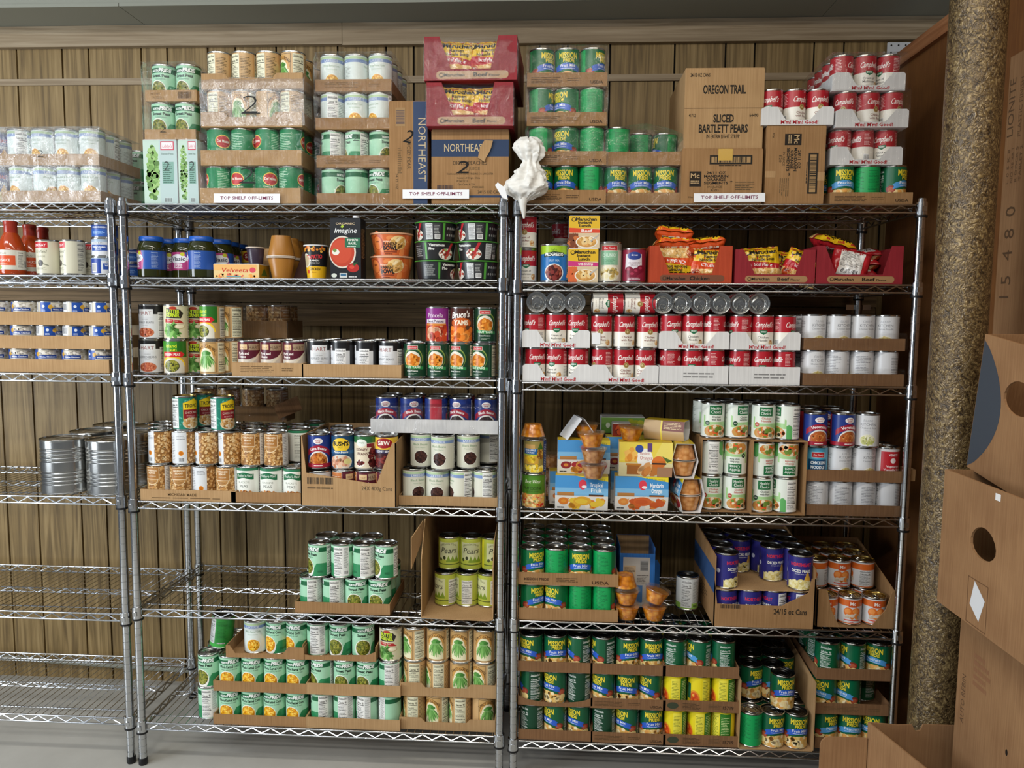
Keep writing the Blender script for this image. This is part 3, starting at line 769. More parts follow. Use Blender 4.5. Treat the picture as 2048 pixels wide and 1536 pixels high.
def a_yam(A, C, H):
    base(A, '18402a'); A.ell(0, H*0.56, 32, H*0.34, '8aa04a'); A.ell(0, H*0.54, 30, H*0.315, '24522f'); A.ell(-2, H*0.52, 27, H*0.27, 'e6e2d0')
    A.ell(-2, H*0.49, 24, H*0.21, 'c26a1a'); A.blobs(-2, H*0.49, 24, H*0.21, 46, 5, ['e3912e', 'd67a1c', 'f0a94e', 'b9620f'], 1.6)
    A.rect(-20, 16, H*0.83, H*0.95, 'e8e0d6'); A.rect(-19, 15, H*0.84, H*0.94, 'c2242a'); A.text('Our Family', -2, H*0.865, 5, 'f6ece6', w=27, it=0.2)
    A.band(lambda u: H*(0.24-0.0008*u), lambda u: H*(0.33-0.0008*u), -30, 34, '2f8a4c', 8); A.text('CUT YAMS', 0, H*0.25, 7.0, 'dff0d8', w=48, b=0.03)
    A.text('Sweet Potatoes', -2, H*0.15, 4.6, 'eef2e8', w=36, b=0.02); A.fine(-14, 14, H*0.06, H*0.11, 2, 'b9c9b6', 0.4); A.nutri(48, 78, 3, H-3, 'd9d2b6'); A.fine(-90, -48, H*0.1, H*0.9, 16, '8fa890', 0.3)
can_kind('yam', 'cut_yam_can', 'dark green cut yam can', 0.038, 0.111, a_yam)
def a_princ(A, C, H):
    base(A, '8a2f86'); A.text('Princella', 0, H*0.72, 14, 'f2ecf0', w=50); A.poly([(-34, H*0.55), (34, H*0.53), (34, H*0.68), (-34, H*0.66)], 'eae2ea'); A.text('Sweet Potatoes', 0, H*0.57, 8, '4a2a52', w=54, b=0.03)
    A.rect(-36, 36, H*0.47, H*0.535, 'd98a3a'); A.rect(-40, 40, 0, H*0.47, 'c04a2a'); A.blobs(0, H*0.22, 40, H*0.24, 40, 9, ['e3803e', 'd9a07c', 'c9492a', 'e9b492', 'b23a24'], 1.4, inside=lambda u, v: True); A.nutri(48, 84, 3, H-3)
can_kind('princ', 'sweet_potato_can', 'purple sweet potato can', 0.038, 0.111, a_princ)
def a_bruce(A, C, H):
    base(A, '4a2218'); A.text("Bruce's", 0, H*0.72, 19, 'f6f0ea', w=60, it=0.2, b=0.03, rot=4); A.ell(2, H*0.56, 34, H*0.16, 'c45a1c'); A.text('YAMS', 2, H*0.50, 14, 'f8e6cc', w=48, b=0.05)
    A.rect(-40, 40, 0, H*0.44, 'd9661c'); A.blobs(0, H*0.2, 40, H*0.24, 34, 10, ['f08a30', 'e2701a', 'f7a24e', 'd65f14'], 1.2, inside=lambda u, v: True); A.ell(24, H*0.42, 7, 7, '5a3a24'); A.nutri(50, 86, 3, H-3)
can_kind('bruce', 'yam_can', 'orange and brown yam can', 0.038, 0.111, a_bruce)
def a_save(w1, pal, dark, soup=False, gap='1d2c70'):
    def f(A, C, H):
        base(A, '233a86'); A.ell(0, H*0.83, 15, H*0.095, 'f2eeee'); A.text('ALWAYS', 0, H*0.845, 4.2, 'b8323a', w=20, b=0.03); A.text('SAVE', 0, H*0.775, 4.2, 'b8323a', w=14, b=0.03)
        A.band(lambda u: H*(0.52-0.00011*u*u), lambda u: H*(0.70-0.00011*u*u), -42, 42, 'a31f36', 16); A.text(w1, 0, H*0.565, 8.2, 'f6ecec', w=min(52, 5.4*len(w1)), b=0.03, arc=70)
        A.ell(0, H*0.12, 34, H*0.40, 'e9e6e0', 30, 0, 180); A.ell(0, H*0.12, 30, H*0.35, dark, 30, 0, 180)
        if soup: A.ell(0, H*0.27, 28, H*0.16, pal[0]); A.blobs(0, H*0.27, 28, H*0.16, 26, 4, pal)
        else: A.blobs(0, H*0.28, 28, H*0.18, 60, 4.2, pal, 1.4)
        A.rect(-C/2, C/2, H*0.0, H*0.12, 'a31f36'); A.fine(-14, 14, H*0.04, H*0.09, 1, 'f0d8d8', 0.7, 0.1); A.nutri(56, 92, H*0.14, H-3, 'e8e6e2'); A.rect(-100, -60, H*0.12, H, 'b5303e')
    return f
can_kind('sbb', 'black_bean_can', 'navy black bean can', 0.0375, 0.111, a_save('Black Beans', ['2b1a1c', '3c2428'], '2a1618'))
can_kind('spb', 'bean_can', 'navy and red bean can', 0.0375, 0.111, a_save('Lima Beans', ['d98a3c', 'c9732a', 'e6a256', 'b86020'], '8a4318'))
can_kind('sveg', 'vegetable_soup_can', 'navy vegetable soup can', 0.036, 0.104, a_save('Vegetable', ['b9602c', 'c97638', 'd68f4e', 'a34f22'], 'b05a2a', True))
def a_bush(A, C, H):
    base(A, '1c4468'); A.ell(0, H*0.72, 30, H*0.22, 'f0c832'); A.text("BUSH'S", 0, H*0.70, 13, '1d1c18', w=52, b=0.05); A.text('* * BEST * *', 0, H*0.625, 5, '2e6a3c', w=34)
    A.rect(-C/2, C/2, H*0.44, H*0.545, '1f5a8c'); A.text('Pinto Beans', 0, H*0.465, 7, 'f2f2ea', w=48, it=0.2, b=0.02); A.ell(0, H*0.18, 38, H*0.24, 'd9cfc0'); A.blobs(-4, H*0.18, 36, H*0.21, 50, 5, ['c98a6a', 'd9a384', 'b9744e', 'e6bfa2'], 1.3); A.ell(22, H*0.2, 12, 9, 'd9cf8a'); A.nutri(52, 88, 3, H-3)
can_kind('bush', 'pinto_bean_can', 'blue and yellow pinto bean can', 0.0375, 0.111, a_bush)
def a_kidney(A, C, H):
    base(A, 'e4d7bd'); A.rect(-C/2, C/2, H*0.80, H, '2f6a3c'); A.ell(-10, H*0.80, 18, H*0.12, 'e6ece2'); A.text('simply', -10, H*0.79, 5, '3f7a4c', w=20, it=0.2); A.rect(8, 34, H*0.66, H*0.78, '7a1f2c')
    A.text('KIDNEY', -8, H*0.55, 8.6, '5b2422', w=40, b=0.02); A.text('BEANS', -6, H*0.42, 8.6, '5b2422', w=34, b=0.02); A.blobs(28, H*0.34, 16, H*0.34, 40, 5, KID, 1.5); A.ell(-14, H*0.15, 15, H*0.11, 'f2efe8'); A.blobs(-14, H*0.18, 13, H*0.09, 24, 3.4, KID, 1.4); A.nutri(54, 88, 3, H-3)
can_kind('kidney', 'kidney_bean_can', 'cream kidney bean can', 0.0375, 0.111, a_kidney)
def a_sw(A, C, H):
    base(A, '3a1620'); A.band(lambda u: H*0.60, lambda u: H*0.98, -60, 60, 'eac23c', 6); A.ell(0, H*0.80, 28, H*0.16, '9c1f28'); A.text('S&W', 0, H*0.745, 13, 'f2e8da', w=40, b=0.03); A.rect(-60, 60, H*0.48, H*0.60, '27264a'); A.text('KIDNEY BEANS', 0, H*0.51, 7, 'e6e2ea', w=52, b=0.02); A.blobs(0, H*0.23, 36, H*0.22, 60, 4.6, KID, 1.6); A.nutri(62, 96, 3, H-3)
can_kind('sw', 'kidney_bean_can', 'yellow and maroon kidney bean can', 0.0375, 0.111, a_sw)
def a_health(w1, w2, red):
    def f(A, C, H):
        base(A, 'e4ebe2'); A.band(lambda u: H*0.30, lambda u: H*(0.62+0.05*math.sin(u/9)), -40, 40, 'a9d494', 12); A.rect(-34, 34, H*0.46, H*0.72, 'e6ede2')
        A.rect(-20, 22, H*0.68, H*0.96, '1d6e3e'); A.text('Healthy', 1, H*0.835, 8.6, 'f2f6f0', w=32, b=0.01); A.text('Choice', 1, H*0.72, 9.4, 'f2f6f0', w=31, b=0.01)
        c = 'c04a34' if red else '3b4a3e'; A.text(w1, 2, H*0.585, 6.2, c, w=28, b=0.02); A.text(w2, 2, H*0.505, 6.2, c, w=30, b=0.02)
        A.ell(-26, H*0.42, 7, 7.5, 'b8402c' if red else '244a34'); A.fine(-30, -22, H*0.40, H*0.45, 2, 'f0e8e4', 0.4, 0.1)
        A.ell(0, H*0.10, 40, H*0.28, 'f2ede2', 30, 0, 180); A.ell(0, H*0.17, 36, H*0.20, 'cf9a52'); A.blobs(2, H*0.19, 34, H*0.18, 44, 6, ['e2632e', 'd9bd86', 'ead6a8', 'c9843a', '6f8f3a', 'f0e2c0', 'd4702e'])
        A.rect(-C/2, C/2, 0, 3, 'f4f4f0'); A.nutri(58, 92, 3, H-3, 'f0f0ec'); A.fine(-96, -52, H*0.3, H*0.9, 14, '8fa08c', 0.3)
        A.band(lambda u: 0, lambda u: H*0.35+8*math.sin(u/6), 40, 57, '5fae62', 6)
    return f
can_kind('hcr', 'healthy_soup_can', 'white-green chicken rice can', 0.0365, 0.111, a_health('Chicken', 'with Rice', False), 'lid_dark', True)
can_kind('hcn', 'healthy_soup_can', 'white-green chicken noodle can', 0.0365, 0.111, a_health('Chicken', 'Noodle', True), 'lid_dark', True)
def a_ofam(A, C, H):
    base(A, '57aed0'); A.rect(-20, 20, H*0.68, H*0.86, 'e9e2de'); A.rect(-19, 19, H*0.69, H*0.85, 'b92a30'); A.text('Our Family', 0, H*0.735, 6, 'f6ecea', w=30, it=0.2); A.rect(-29, 29, H*0.24, H*0.62, '14507c'); A.text('CHICKEN', 0, H*0.46, 9, 'eef4f8', w=44, b=0.04); A.text('NOODLE', 0, H*0.31, 9, 'eef4f8', w=42, b=0.04); A.ell(0, 0, 30, H*0.2, 'd9c078', 20, 0, 180); A.nutri(48, 84, 3, H-3)
can_kind('ofam', 'noodle_soup_can', 'light-blue noodle soup can', 0.036, 0.104, a_ofam)
def a_venice(A, C, H):
    base(A, 'd9d4d4'); A.rect(-36, 36, H*0.12, H*0.92, 'b8222c'); A.text('VENICE', 0, H*0.77, 7, 'f4e6e6', w=28, b=0.03); A.ell(0, H*0.62, 8, 8, 'f2e2e0'); A.text('Vegetarian', 0, H*0.40, 6.4, 'f6e6e6', w=40, b=0.02); A.text('Vegetable Soup', 0, H*0.29, 6.4, 'f6e6e6', w=54, b=0.02); A.ell(0, H*0.10, 30, H*0.12, 'f0ece4', 20, 0, 180); A.nutri(46, 84, 3, H-3)
can_kind('venice', 'vegetable_soup_can', 'red vegetable soup can', 0.036, 0.104, a_venice)
def a_pear(A, C, H):
    base(A, '2b2a7a'); A.text('NORTHEAST', 0, H*0.72, 10.5, 'd2283c', w=66, b=0.03); A.text('DICED PEARS', 0, H*0.525, 8.6, 'f0f0e8', w=60, b=0.03); A.text('IN NATURAL JUICE', 2, H*0.455, 3.6, 'd9d9e6', w=40)
    A.band(lambda u: 0, lambda u: H*(0.24+0.08*math.cos(u/9)), -42, 42, 'e2d488', 16); A.ell(20, H*0.28, 10, H*0.17, 'dfb04a'); A.ell(20, H*0.42, 5.5, H*0.10, 'd9a63e'); A.blobs(0, H*0.14, 42, H*0.15, 60, 5.5, ['f0e6ae', 'e4d48a', 'f6efcb', 'd8c470']); A.nutri(52, 86, 3, H-3, 'e6e6ea'); A.bars(54, 84, 5, 24); A.ell(-60, H*0.5, 7, 7, 'c9d0ea')
can_kind('npear', 'diced_pear_can', 'indigo diced pear can', 0.038, 0.111, a_pear, 'lid_dark')
def a_mand(A, C, H):
    base(A, 'd8d8da'); A.rect(-C/2, C/2, H*0.70, H*0.95, 'd96a28'); A.rect(-12, 14, H*0.66, H*0.95, 'cf5420'); A.text('Mc', 1, H*0.74, 11, 'f2e6de', w=17, b=0.02)
    for s in (-12, 12): A.ell(s, H*0.47, 14, H*0.18, 'e2762e'); A.ell(s-2, H*0.50, 9, H*0.10, 'f0984e')
    A.blobs(6, H*0.30, 26, H*0.10, 26, 5, ['f0a868', 'd9cdbc', 'e88a3e', 'c9b9a4'], 1.5); A.rect(-24, 24, H*0.12, H*0.16, 'd94a30'); A.fine(-10, 10, H*0.05, H*0.1, 1, 'c0392b', 0.6); A.rect(-C/2, C/2, 0, H*0.035, 'd96a28')
    A.nutri(46, 84, 4, H*0.68, 'dcdcdc'); A.bars(-74, -52, 6, 22)
can_kind('mand', 'mandarin_can', 'orange-topped mandarin can', 0.0365, 0.090, a_mand, 'tinplate_gold', True)
def a_opear(A, C, H):
    base(A, 'b9c24a'); A.rect(-36, 36, H*0.30, H*0.88, 'd3d6a6'); A.text('OREGON TRAIL', 0, H*0.80, 6.4, '5a6030', w=58, arc=60); A.text('Pears', 0, H*0.52, 19, '2a2a26', w=54, it=0.25)
    for u in (0, 14, 28): A.poly([(u-9, H*0.22), (u+9, H*0.22), (u, H*0.44)], '7f9a2c')
    A.ell(-14, H*0.36, 5, 6, '3a3f22'); A.ell(-28, H*0.30, 5, 6, '4a5228'); A.rect(-C/2, C/2, H*0.13, H*0.16, '5a6428'); A.nutri(48, 84, 4, H*0.84, 'e2e2da'); A.rect(-100, -46, 3, H-3, 'd9d22e'); A.nutri(-98, -64, 4, H*0.9, 'dedfd2')
can_kind('opear', 'pear_can', 'lime green pear can', 0.037, 0.111, a_opear, 'lid_dark')
can_kind('opearb', 'pear_can', 'yellow green pear can', 0.037, 0.111, a_opear, 'lid_dark')
def a_yel(A, C, H):
    base(A, 'ecd81e'); A.rect(-14, 14, 4, H-6, 'f2e64a'); A.fine(-12, 12, 8, H-12, 17, '6f7a1c', 0.34); A.rect(16, 52, 2, H-4, '2f7a24'); A.fine(20, 48, 8, H-12, 15, 'cfe09a', 0.34)
    A.ell(-40, H*0.28, 19, H*0.28, 'e8952a'); A.ell(-40, H*0.28, 15, H*0.22, 'd9561e'); A.blobs(-40, H*0.28, 14, H*0.2, 16, 5, ['f2b04a', 'c9401c', 'e8742a']); A.rect(-66, -52, H*0.25, H*0.75, '2a6a4a'); A.rect(-100, -68, 3, H-3, '1f6a34'); A.text('MIXED', -84, H*0.6, 8, 'f2dc3a', w=24)
can_kind('yel', 'fruit_can', 'bright yellow fruit can', 0.038, 0.111, a_yel)
def a_white(A, C, H):
    base(A, 'c9cccb'); A.rect(-C/2, C/2, 0, H*0.18, '8ab050'); A.nutri(-36, 0, 4, H-4, 'd4d6d6', '4a4a4a'); A.fine(4, 34, H*0.22, H*0.92, 18, '666a6a', 0.32); A.text('FREE', 14, H*0.06, 6, '33521c', w=16, b=0.03); A.bars(26, 40, 6, 22)
can_kind('white', 'soup_can', 'white soup can with green base', 0.037, 0.111, a_white, 'lid_dark')
def a_cock(A, C, H):
    base(A, '4f8428'); A.rect(-C/2, C/2, H*0.72, H*0.94, '568c2c'); A.text('Best West', 0, H*0.76, 11, 'eef0dc', w=52, it=0.25); A.text('FRUIT COCKTAIL', 0, H*0.56, 8.2, '1f2a14', w=60, b=0.02); A.text('IN LIGHT SYRUP', 0, H*0.475, 5, '2a3a1a', w=40)
    A.rect(-46, 46, 0, H*0.42, 'd9a060'); A.blobs(0, H*0.21, 46, H*0.21, 120, 5.0, ['f2c05a', 'f6e0a0', 'd93a2a', 'e8923a', 'f2d98a', 'c6d07a', 'f0b070'], inside=lambda u, v: True); A.nutri(52, 88, 3, H-3)
can_kind('cock', 'fruit_cocktail_can', 'green fruit cocktail can', 0.038, 0.111, a_cock)
def a_pine(A, C, H):
    base(A, '9a8a4a'); A.rect(-30, 6, H*0.70, H*0.90, 'c9a060'); A.rect(-34, 14, H*0.58, H*0.76, '1f5f9c'); A.text('PINEAPPLE', -10, H*0.685, 5.5, 'eaf0f6', w=36, b=0.02); A.text('CHUNKS', -10, H*0.61, 5, 'eaf0f6', w=28, b=0.02); A.rect(-34, 14, H*0.54, H*0.58, 'b9d03a')
    A.rect(-36, 18, H*0.26, H*0.54, 'cfa23e'); A.blobs(-10, H*0.42, 22, H*0.12, 16, 5, ['f2d23a', 'e8bc28']); A.ell(24, H*0.58, 12, H*0.17, '8a5a1e'); A.blobs(24, H*0.58, 11, H*0.16, 36, 2.6, ['b98a34', '7a4c18', 'd0a850']); A.poly([(14, H*0.74), (24, H*0.98), (34, H*0.74)], '3f6a24')
    A.blobs(2, H*0.13, 36, H*0.13, 34, 6, ['f6dc4a', 'f0c828', 'f8e88a']); A.rect(36, 62, 0, H, '1f3f7a'); A.fine(40, 60, 6, H-8, 16, 'c9d4e6', 0.3)
can_kind('pine', 'pineapple_can', 'yellow and blue pineapple can', 0.0365, 0.108, a_pine)
def a_prog(A, C, H):
    base(A, '1f6fb4'); A.rect(-C/2, C/2, H*0.76, H, 'a6cc2e'); A.poly([(-34, H*0.66), (-34, H*0.78), (0, H*0.83), (34, H*0.80), (34, H*0.68), (0, H*0.70)], '10301f'); A.text('PROGRESSO', 0, H*0.705, 9, 'f2f4f0', w=60, b=0.04); A.text('light', 0, H*0.86, 6, '4a7a1c', w=18)
    A.text('SPLIT PEA', 0, H*0.54, 6, 'cfe4f4', w=34); A.ell(0, H*0.22, 31, H*0.26, 'e4e4e0'); A.ell(0, H*0.22, 27, H*0.225, '5e1e1e'); A.blobs(0, H*0.22, 26, H*0.21, 60, 5.5, KID+['8a3a30', 'a85a44'], 1.4); A.nutri(50, 86, 3, H-3)
can_kind('prog', 'soup_can', 'blue soup can with lime top', 0.0425, 0.115, a_prog)
def a_chunk(A, C, H):
    base(A, 'd6d2bf'); A.rect(-C/2, C/2, H*0.82, H, '8a7f72'); A.rect(-26, 26, H*0.80, H*0.94, 'e8dcd6'); A.rect(-25, 25, H*0.81, H*0.93, 'c02a2c'); A.text('Our Family', 0, H*0.845, 6, 'f6ecea', w=36, it=0.2); A.rect(-28, 28, H*0.42, H*0.80, '8fbf9e'); A.text('CHUNKY', 0, H*0.64, 9.5, 'c9e2d0', w=46, b=0.04); A.fine(-20, 20, H*0.46, H*0.60, 4, '4f8a68', 0.4)
    A.ell(0, H*0.20, 36, H*0.22, 'ece6d2'); A.blobs(0, H*0.21, 32, H*0.19, 50, 6, ['d9c88a', 'e8deb4', 'c9ae62', 'f0e8c8', 'b99a54']); A.nutri(50, 86, 3, H-3)
can_kind('chunk', 'chunky_soup_can', 'tall cream chunky soup can', 0.036, 0.123, a_chunk)
def a_cran(A, C, H):
    base(A, '8f2540'); A.poly([(-28, H*0.86), (24, H*0.86), (26, H*0.34), (-30, H*0.34)], 'dcd6dc'); A.ell(0, H*0.80, 22, H*0.13, '2a3f8a'); A.text('Great', 0, H*0.80, 5.5, 'f0f0f6', w=20, it=0.2); A.text('CRANBERRY', 0, H*0.55, 5, '7a4a58', w=38); A.text('SAUCE', 0, H*0.475, 5, '7a4a58', w=22)
    for u, v in ((-16, .34), (8, .30), (22, .38), (-4, .20)): A.ell(u, H*v, 14, H*0.12, '7a1430'); A.ell(u-2, H*(v+.03), 6, H*0.04, 'a8324e')
    A.fine(-20, 20, H*0.05, H*0.12, 2, 'e8d0d8', 0.5); A.nutri(48, 84, 3, H-3)
can_kind('cran', 'cranberry_sauce_can', 'maroon cranberry sauce can', 0.0365, 0.104, a_cran)
def a_olive(A, C, H):
    base(A, 'd3cfb8'); A.rect(-30, 22, H*0.80, H*0.98, 'c2272f'); A.text('LINDSAY', -4, H*0.84, 8, 'f6eaea', w=42, b=0.02); A.text('Crafted', -2, H*0.64, 9, '6d6c58', w=38, it=0.3); A.text('LARGE', 0, H*0.50, 6, '7d7c66', w=28); A.ell(-2, H*0.32, 9, H*0.10, '2b2422'); A.ell(-5, H*0.35, 3.4, H*0.03, '6a605c'); A.poly([(4, H*0.32), (22, H*0.26), (24, H*0.22), (8, H*0.27)], '8a8a76')
    A.fine(-18, 18, H*0.1, H*0.2, 3, '8d8c78', 0.35); A.nutri(56, 80, 3, H-3, 'c9c6b2'); A.fine(-100, -60, H*.1, H*.9, 16, '8d8c78', .3)
can_kind('olive', 'olive_can', 'cream olive can with red label corner', 0.0365, 0.111, a_olive)
def a_chick(A, C, H):
    base(A, 'd9dbe0'); A.rect(-C/2, C/2, H*0.84, H, '9fb2c8'); A.rect(-24, 30, H*0.28, H*0.66, '1f49a0'); A.text('White Chicken', 3, H*0.48, 5, 'eef0f8', w=44, b=0.03); A.text('Chunk', 3, H*0.34, 5, 'eef0f8', w=22, b=0.03); A.text('CHICKEN', 2, H*0.72, 5, '51606f', w=34); A.rect(-72, -30, 2, H-2, '1c3f96'); A.bars(-64, -44, 4, H*0.7); A.rect(48, 96, 2, H-2, '2450a8')
can_kind('chick', 'canned_chicken', 'white and blue canned chicken', 0.0385, 0.058, a_chick, lo=4)
def a_chickb(A, C, H):
    base(A, '2a5cb0'); A.rect(-C/2, C/2, H*0.62, H, '1c3f8a'); A.text('CHUNK CHICKEN', 0, H*0.72, 5, 'e6ecf6', w=44, b=0.02); A.fine(-20, 20, H*.2, H*.5, 3, '9cc0ea', .4)
can_kind('chickb', 'canned_chicken', 'blue canned chicken', 0.0385, 0.045, a_chickb, lo=4)
def a_tuna(A, C, H):
    y = lambda f: H*(0.52+0.48*f)
    base(A, 'c9c2b2'); A.blobs(62, H*.6, 30, H*.4, 70, 3.4, ['d9d2c4', 'bfb6a2', 'e4ded2', 'a89c84'], 1.6, inside=lambda u, v: True); A.rect(-46, -14, 0, H, '1d4a9e'); A.ell(-36, y(.6), 4.5, 4.5, 'dfe6f2'); A.fine(-43, -29, y(.1), y(.34), 2, 'c9d6ee', .4)
    A.ell(-14, y(.55), 8, 7, 'c99a2c'); A.blobs(12, y(.68), 26, H*.13, 26, 4, ['e6e0d6', 'c9c0b0', '8f8a84']); A.rect(-12, 42, y(.12), y(.46), '1a3c86'); A.text('White Chicken', 15, y(.2), 4.6, 'eef0f8', w=46, b=0.03); A.rect(-116, -60, 0, H, 'd2d4d6'); A.fine(-114, -88, y(.1), y(.95), 7, '777', .35); A.bars(-84, -62, y(.1), y(.95))
can_kind('tuna', 'canned_chicken', 'blue-white flat chicken can', 0.0405, 0.073, a_tuna, lo=3.5)
# big bare tin
K['big'] = dict(name='large_food_can', desc='large bare silver can', r=0.078, h=0.178, cat='can', root=bpy.data.objects.new('large_food_can', None),
                parts=[bpy.data.objects.new('ribbed_body', can_body(0.078, 0.178, 'tinplate', False, True))])
# ------------------------------------------------------------------ cardboard trays and rows of tins
ORD = ['first', 'second', 'third', 'fourth', 'fifth', 'sixth', 'seventh', 'eighth']
ROWN = ['front', 'second', 'third', 'fourth']
def tray_mesh(w, d, h, style, t=0.003):
    m = MB(); a = w/2
    fx = lambda x, z, y: (x, y, z)
    P = [(-a, 0), (a, 0), (a, h), (-a, h)]; hs = h
    if style == 'notch':
        lo = h*0.30; hs = h*0.86
        P = [(-a, 0), (a, 0), (a, h*0.90), (a-0.006, h), (a-0.034, h), (a-0.066, lo), (-a+0.070, lo), (-a+0.046, h), (-a+0.010, h), (-a, h*0.90)]
    elif style == 'ear':
        lo = h*0.66; P = [(-a, 0), (a, 0), (a, h), (a-w*0.26, h), (a-w*0.30, lo), (-a+w*0.27, lo), (-a+w*0.23, h), (-a, h)]
    elif style == 'dip':
        P = [(-a, 0.004), (-a*0.5, 0), (a*0.5, 0), (a, 0.006), (a, h*1.15)] + [(a*math.cos(rad(k)), h*(1.15-0.80*math.sin(rad(k)))) for k in range(20, 180, 16)] + [(-a, h*1.15)]
    elif style == 'low':
        hs = h*1.6; P = [(-a, 0), (a, 0), (a, h*1.1), (a-w*.12, h*.7), (-a+w*.1, h*.45), (-a, h*0.6)]
    elif style == 'torn':
        hs = h; P = [(-a, 0), (a, 0), (a, h), (a-w*.20, h), (a-w*.27, h*.42), (-a+w*.12, h*.35), (-a+w*.05, h), (-a, h)]
    m.prism(P, fx, 0, t)
    m.box(-a, a, d-t, d, 0, hs); m.box(-a, -a+t, t, d-t, 0, hs); m.box(a-t, a, t, d-t, 0, hs); m.box(-a+t, a-t, t, d-t, 0, 0.0025)
    return m
def tray(xl, xr, y0, z, d, h, style, material, label, printing=None, name='cardboard_tray', group=None, rz=0.0):
    w = xr-xl
    o = link(name, tray_mesh(w, d, h, style).mesh('tray', [material], smooth=False), None, ((xl+xr)/2, y0, z), rad(rz))
    tag(o, label, 'tray', group)
    if printing:
        A = Art(3); printing(A, w*1000, h*1000)
        link_print(A, 'printed_lettering', flat_map((-w/2, -0.0002, 0), (1, 0, 0), (0, 0, 1)), o)
    return o
def pr_usda(A, w, h):
    A.fine(w*.05, w*.45, h*.25, h*.75, 4, '5a432c', .4); A.fine(w*.5, w*.7, h*.4, h*.7, 2, '5a432c', .4); A.text('USDA', w*.87, h*.2, h*.22, '4a3624', w=w*.16, b=.03)
def pr_mission(A, w, h):
    A.text('MISSION PRIDE', w*.18, h*.38, h*.2, '4a3222', w=w*.25, b=.03); A.fine(w*.06, w*.32, h*.16, h*.26, 1, '5a432c', .5); A.fine(w*.38, w*.6, h*.3, h*.7, 3, '5a432c', .4); A.text('USDA', w*.82, h*.18, h*.24, '4a3222', w=w*.17, b=.03)
def pr_mm(A, w, h): A.text("M'm! M'm! Good!", w*.53, h*.06, h*.19, 'b3242e', w=w*.52, b=.03)
def pr_date(A, w, h): A.fine(w*.35, w*.8, h*.35, h*.72, 2, '8a8a8a', .42, .2)
def pr_plain(A, w, h): A.text('15719', w*.86, h*.3, h*.3, '3d2d1f', w=w*.14, b=.02); A.ell(w*.13, h*.5, w*.075, h*.3, '3e4534'); A.fine(w*.26, w*.5, h*.2, h*.8, 5, '4f3c28', .45); A.fine(w*.6, w*.8, h*.3, h*.8, 4, '5f4a34', .35)
def pr_mich(A, w, h): A.text('MICHIGAN MADE', w*.44, h*.45, h*.24, '5a4328', w=w*.3, b=.02); A.fine(w*.12, w*.9, h*.22, h*.36, 1, '6a5236', .5)
def pr_some(A, w, h): A.fine(w*.12, w*.6, h*.3, h*.8, 4, '6a5236', .4); A.fine(w*.7, w*.9, h*.4, h*.7, 2, '6a5236', .4)
def pr_code(A, w, h): A.text('PL70021', w*.25, h*.2, h*.25, '7a6248', w=w*.2); A.text('NET WT', w*.2, h*.55, h*.22, '7a6248', w=w*.18); A.bars(w*.62, w*.92, h*.12, h*.9, None, '5a4632')

def case(pl, pr, z, n, keys, rots, where, y0=0.004, rows=1, back='LR', tr=('plain', 'kraft', 0.040), tlab=None, prn=None, skip=(), backkeys=None, group=True, film_=None, shift=0.0, trn='cardboard_tray', trim_r=0.0):
    xl, xr = Xat(pl, y0, z+0.03), Xat(pr, y0, z+0.03)
    if isinstance(keys, str): keys = [keys]*n
    t = 0.0042 if tr else 0.0
    rm = max(K[k]['r'] for k in keys); pitch = max((xr-xl-2*t)/n, 2*rm+0.0006)
    wid = pitch*n+2*t; cx = (xl+xr)/2; xl, xr = cx-wid/2, cx+wid/2
    yp = 2*rm+0.0012; zc = z
    if tr:
        tray(xl, xr+trim_r, y0, z, rows*yp+2*t, tr[2], tr[0], tr[1], tlab or ('cardboard tray holding '+where), prn, trn)
        zc = z+0.0032
    top = zc
    for j in range(rows):
        for i in range(n):
            if (i, j) in skip: continue
            if j > 0:
                if back == 'none' or (back == 'LR' and 0 < i < n-1) or (back == 'L' and i > 0) or (back == 'R' and i < n-1): continue
            k = keys[i] if j == 0 or not backkeys else backkeys
            kk = K[k]
            x = xl+t+pitch*(i+0.5)+shift; y = y0+t+rm+j*yp+0.0004
            ro = rots[i] if (rots and j == 0) else R.uniform(-180, 180)
            pos = ORD[i]+' from left' if n > 1 else 'standing'
            lab = kk['desc']+', '+pos+(', '+ROWN[j]+' row' if rows > 1 else '')+', '+where
            put(k, x, y, zc, ro+R.uniform(-4, 4), lab, ('tins: '+where) if n > 1 else None)
            top = max(top, zc+kk['h'])
    return top, (xl, xr, y0, y0+rows*yp+2*t)
def single(key, px, z, Yc, rot, label, rx=0, ry=0, group=None):
    x = Xat(px, Yc-K[key]['r'], z+0.04)
    return put(key, x, Yc, z, rot, K[key]['desc']+' '+label, group, rx, ry)

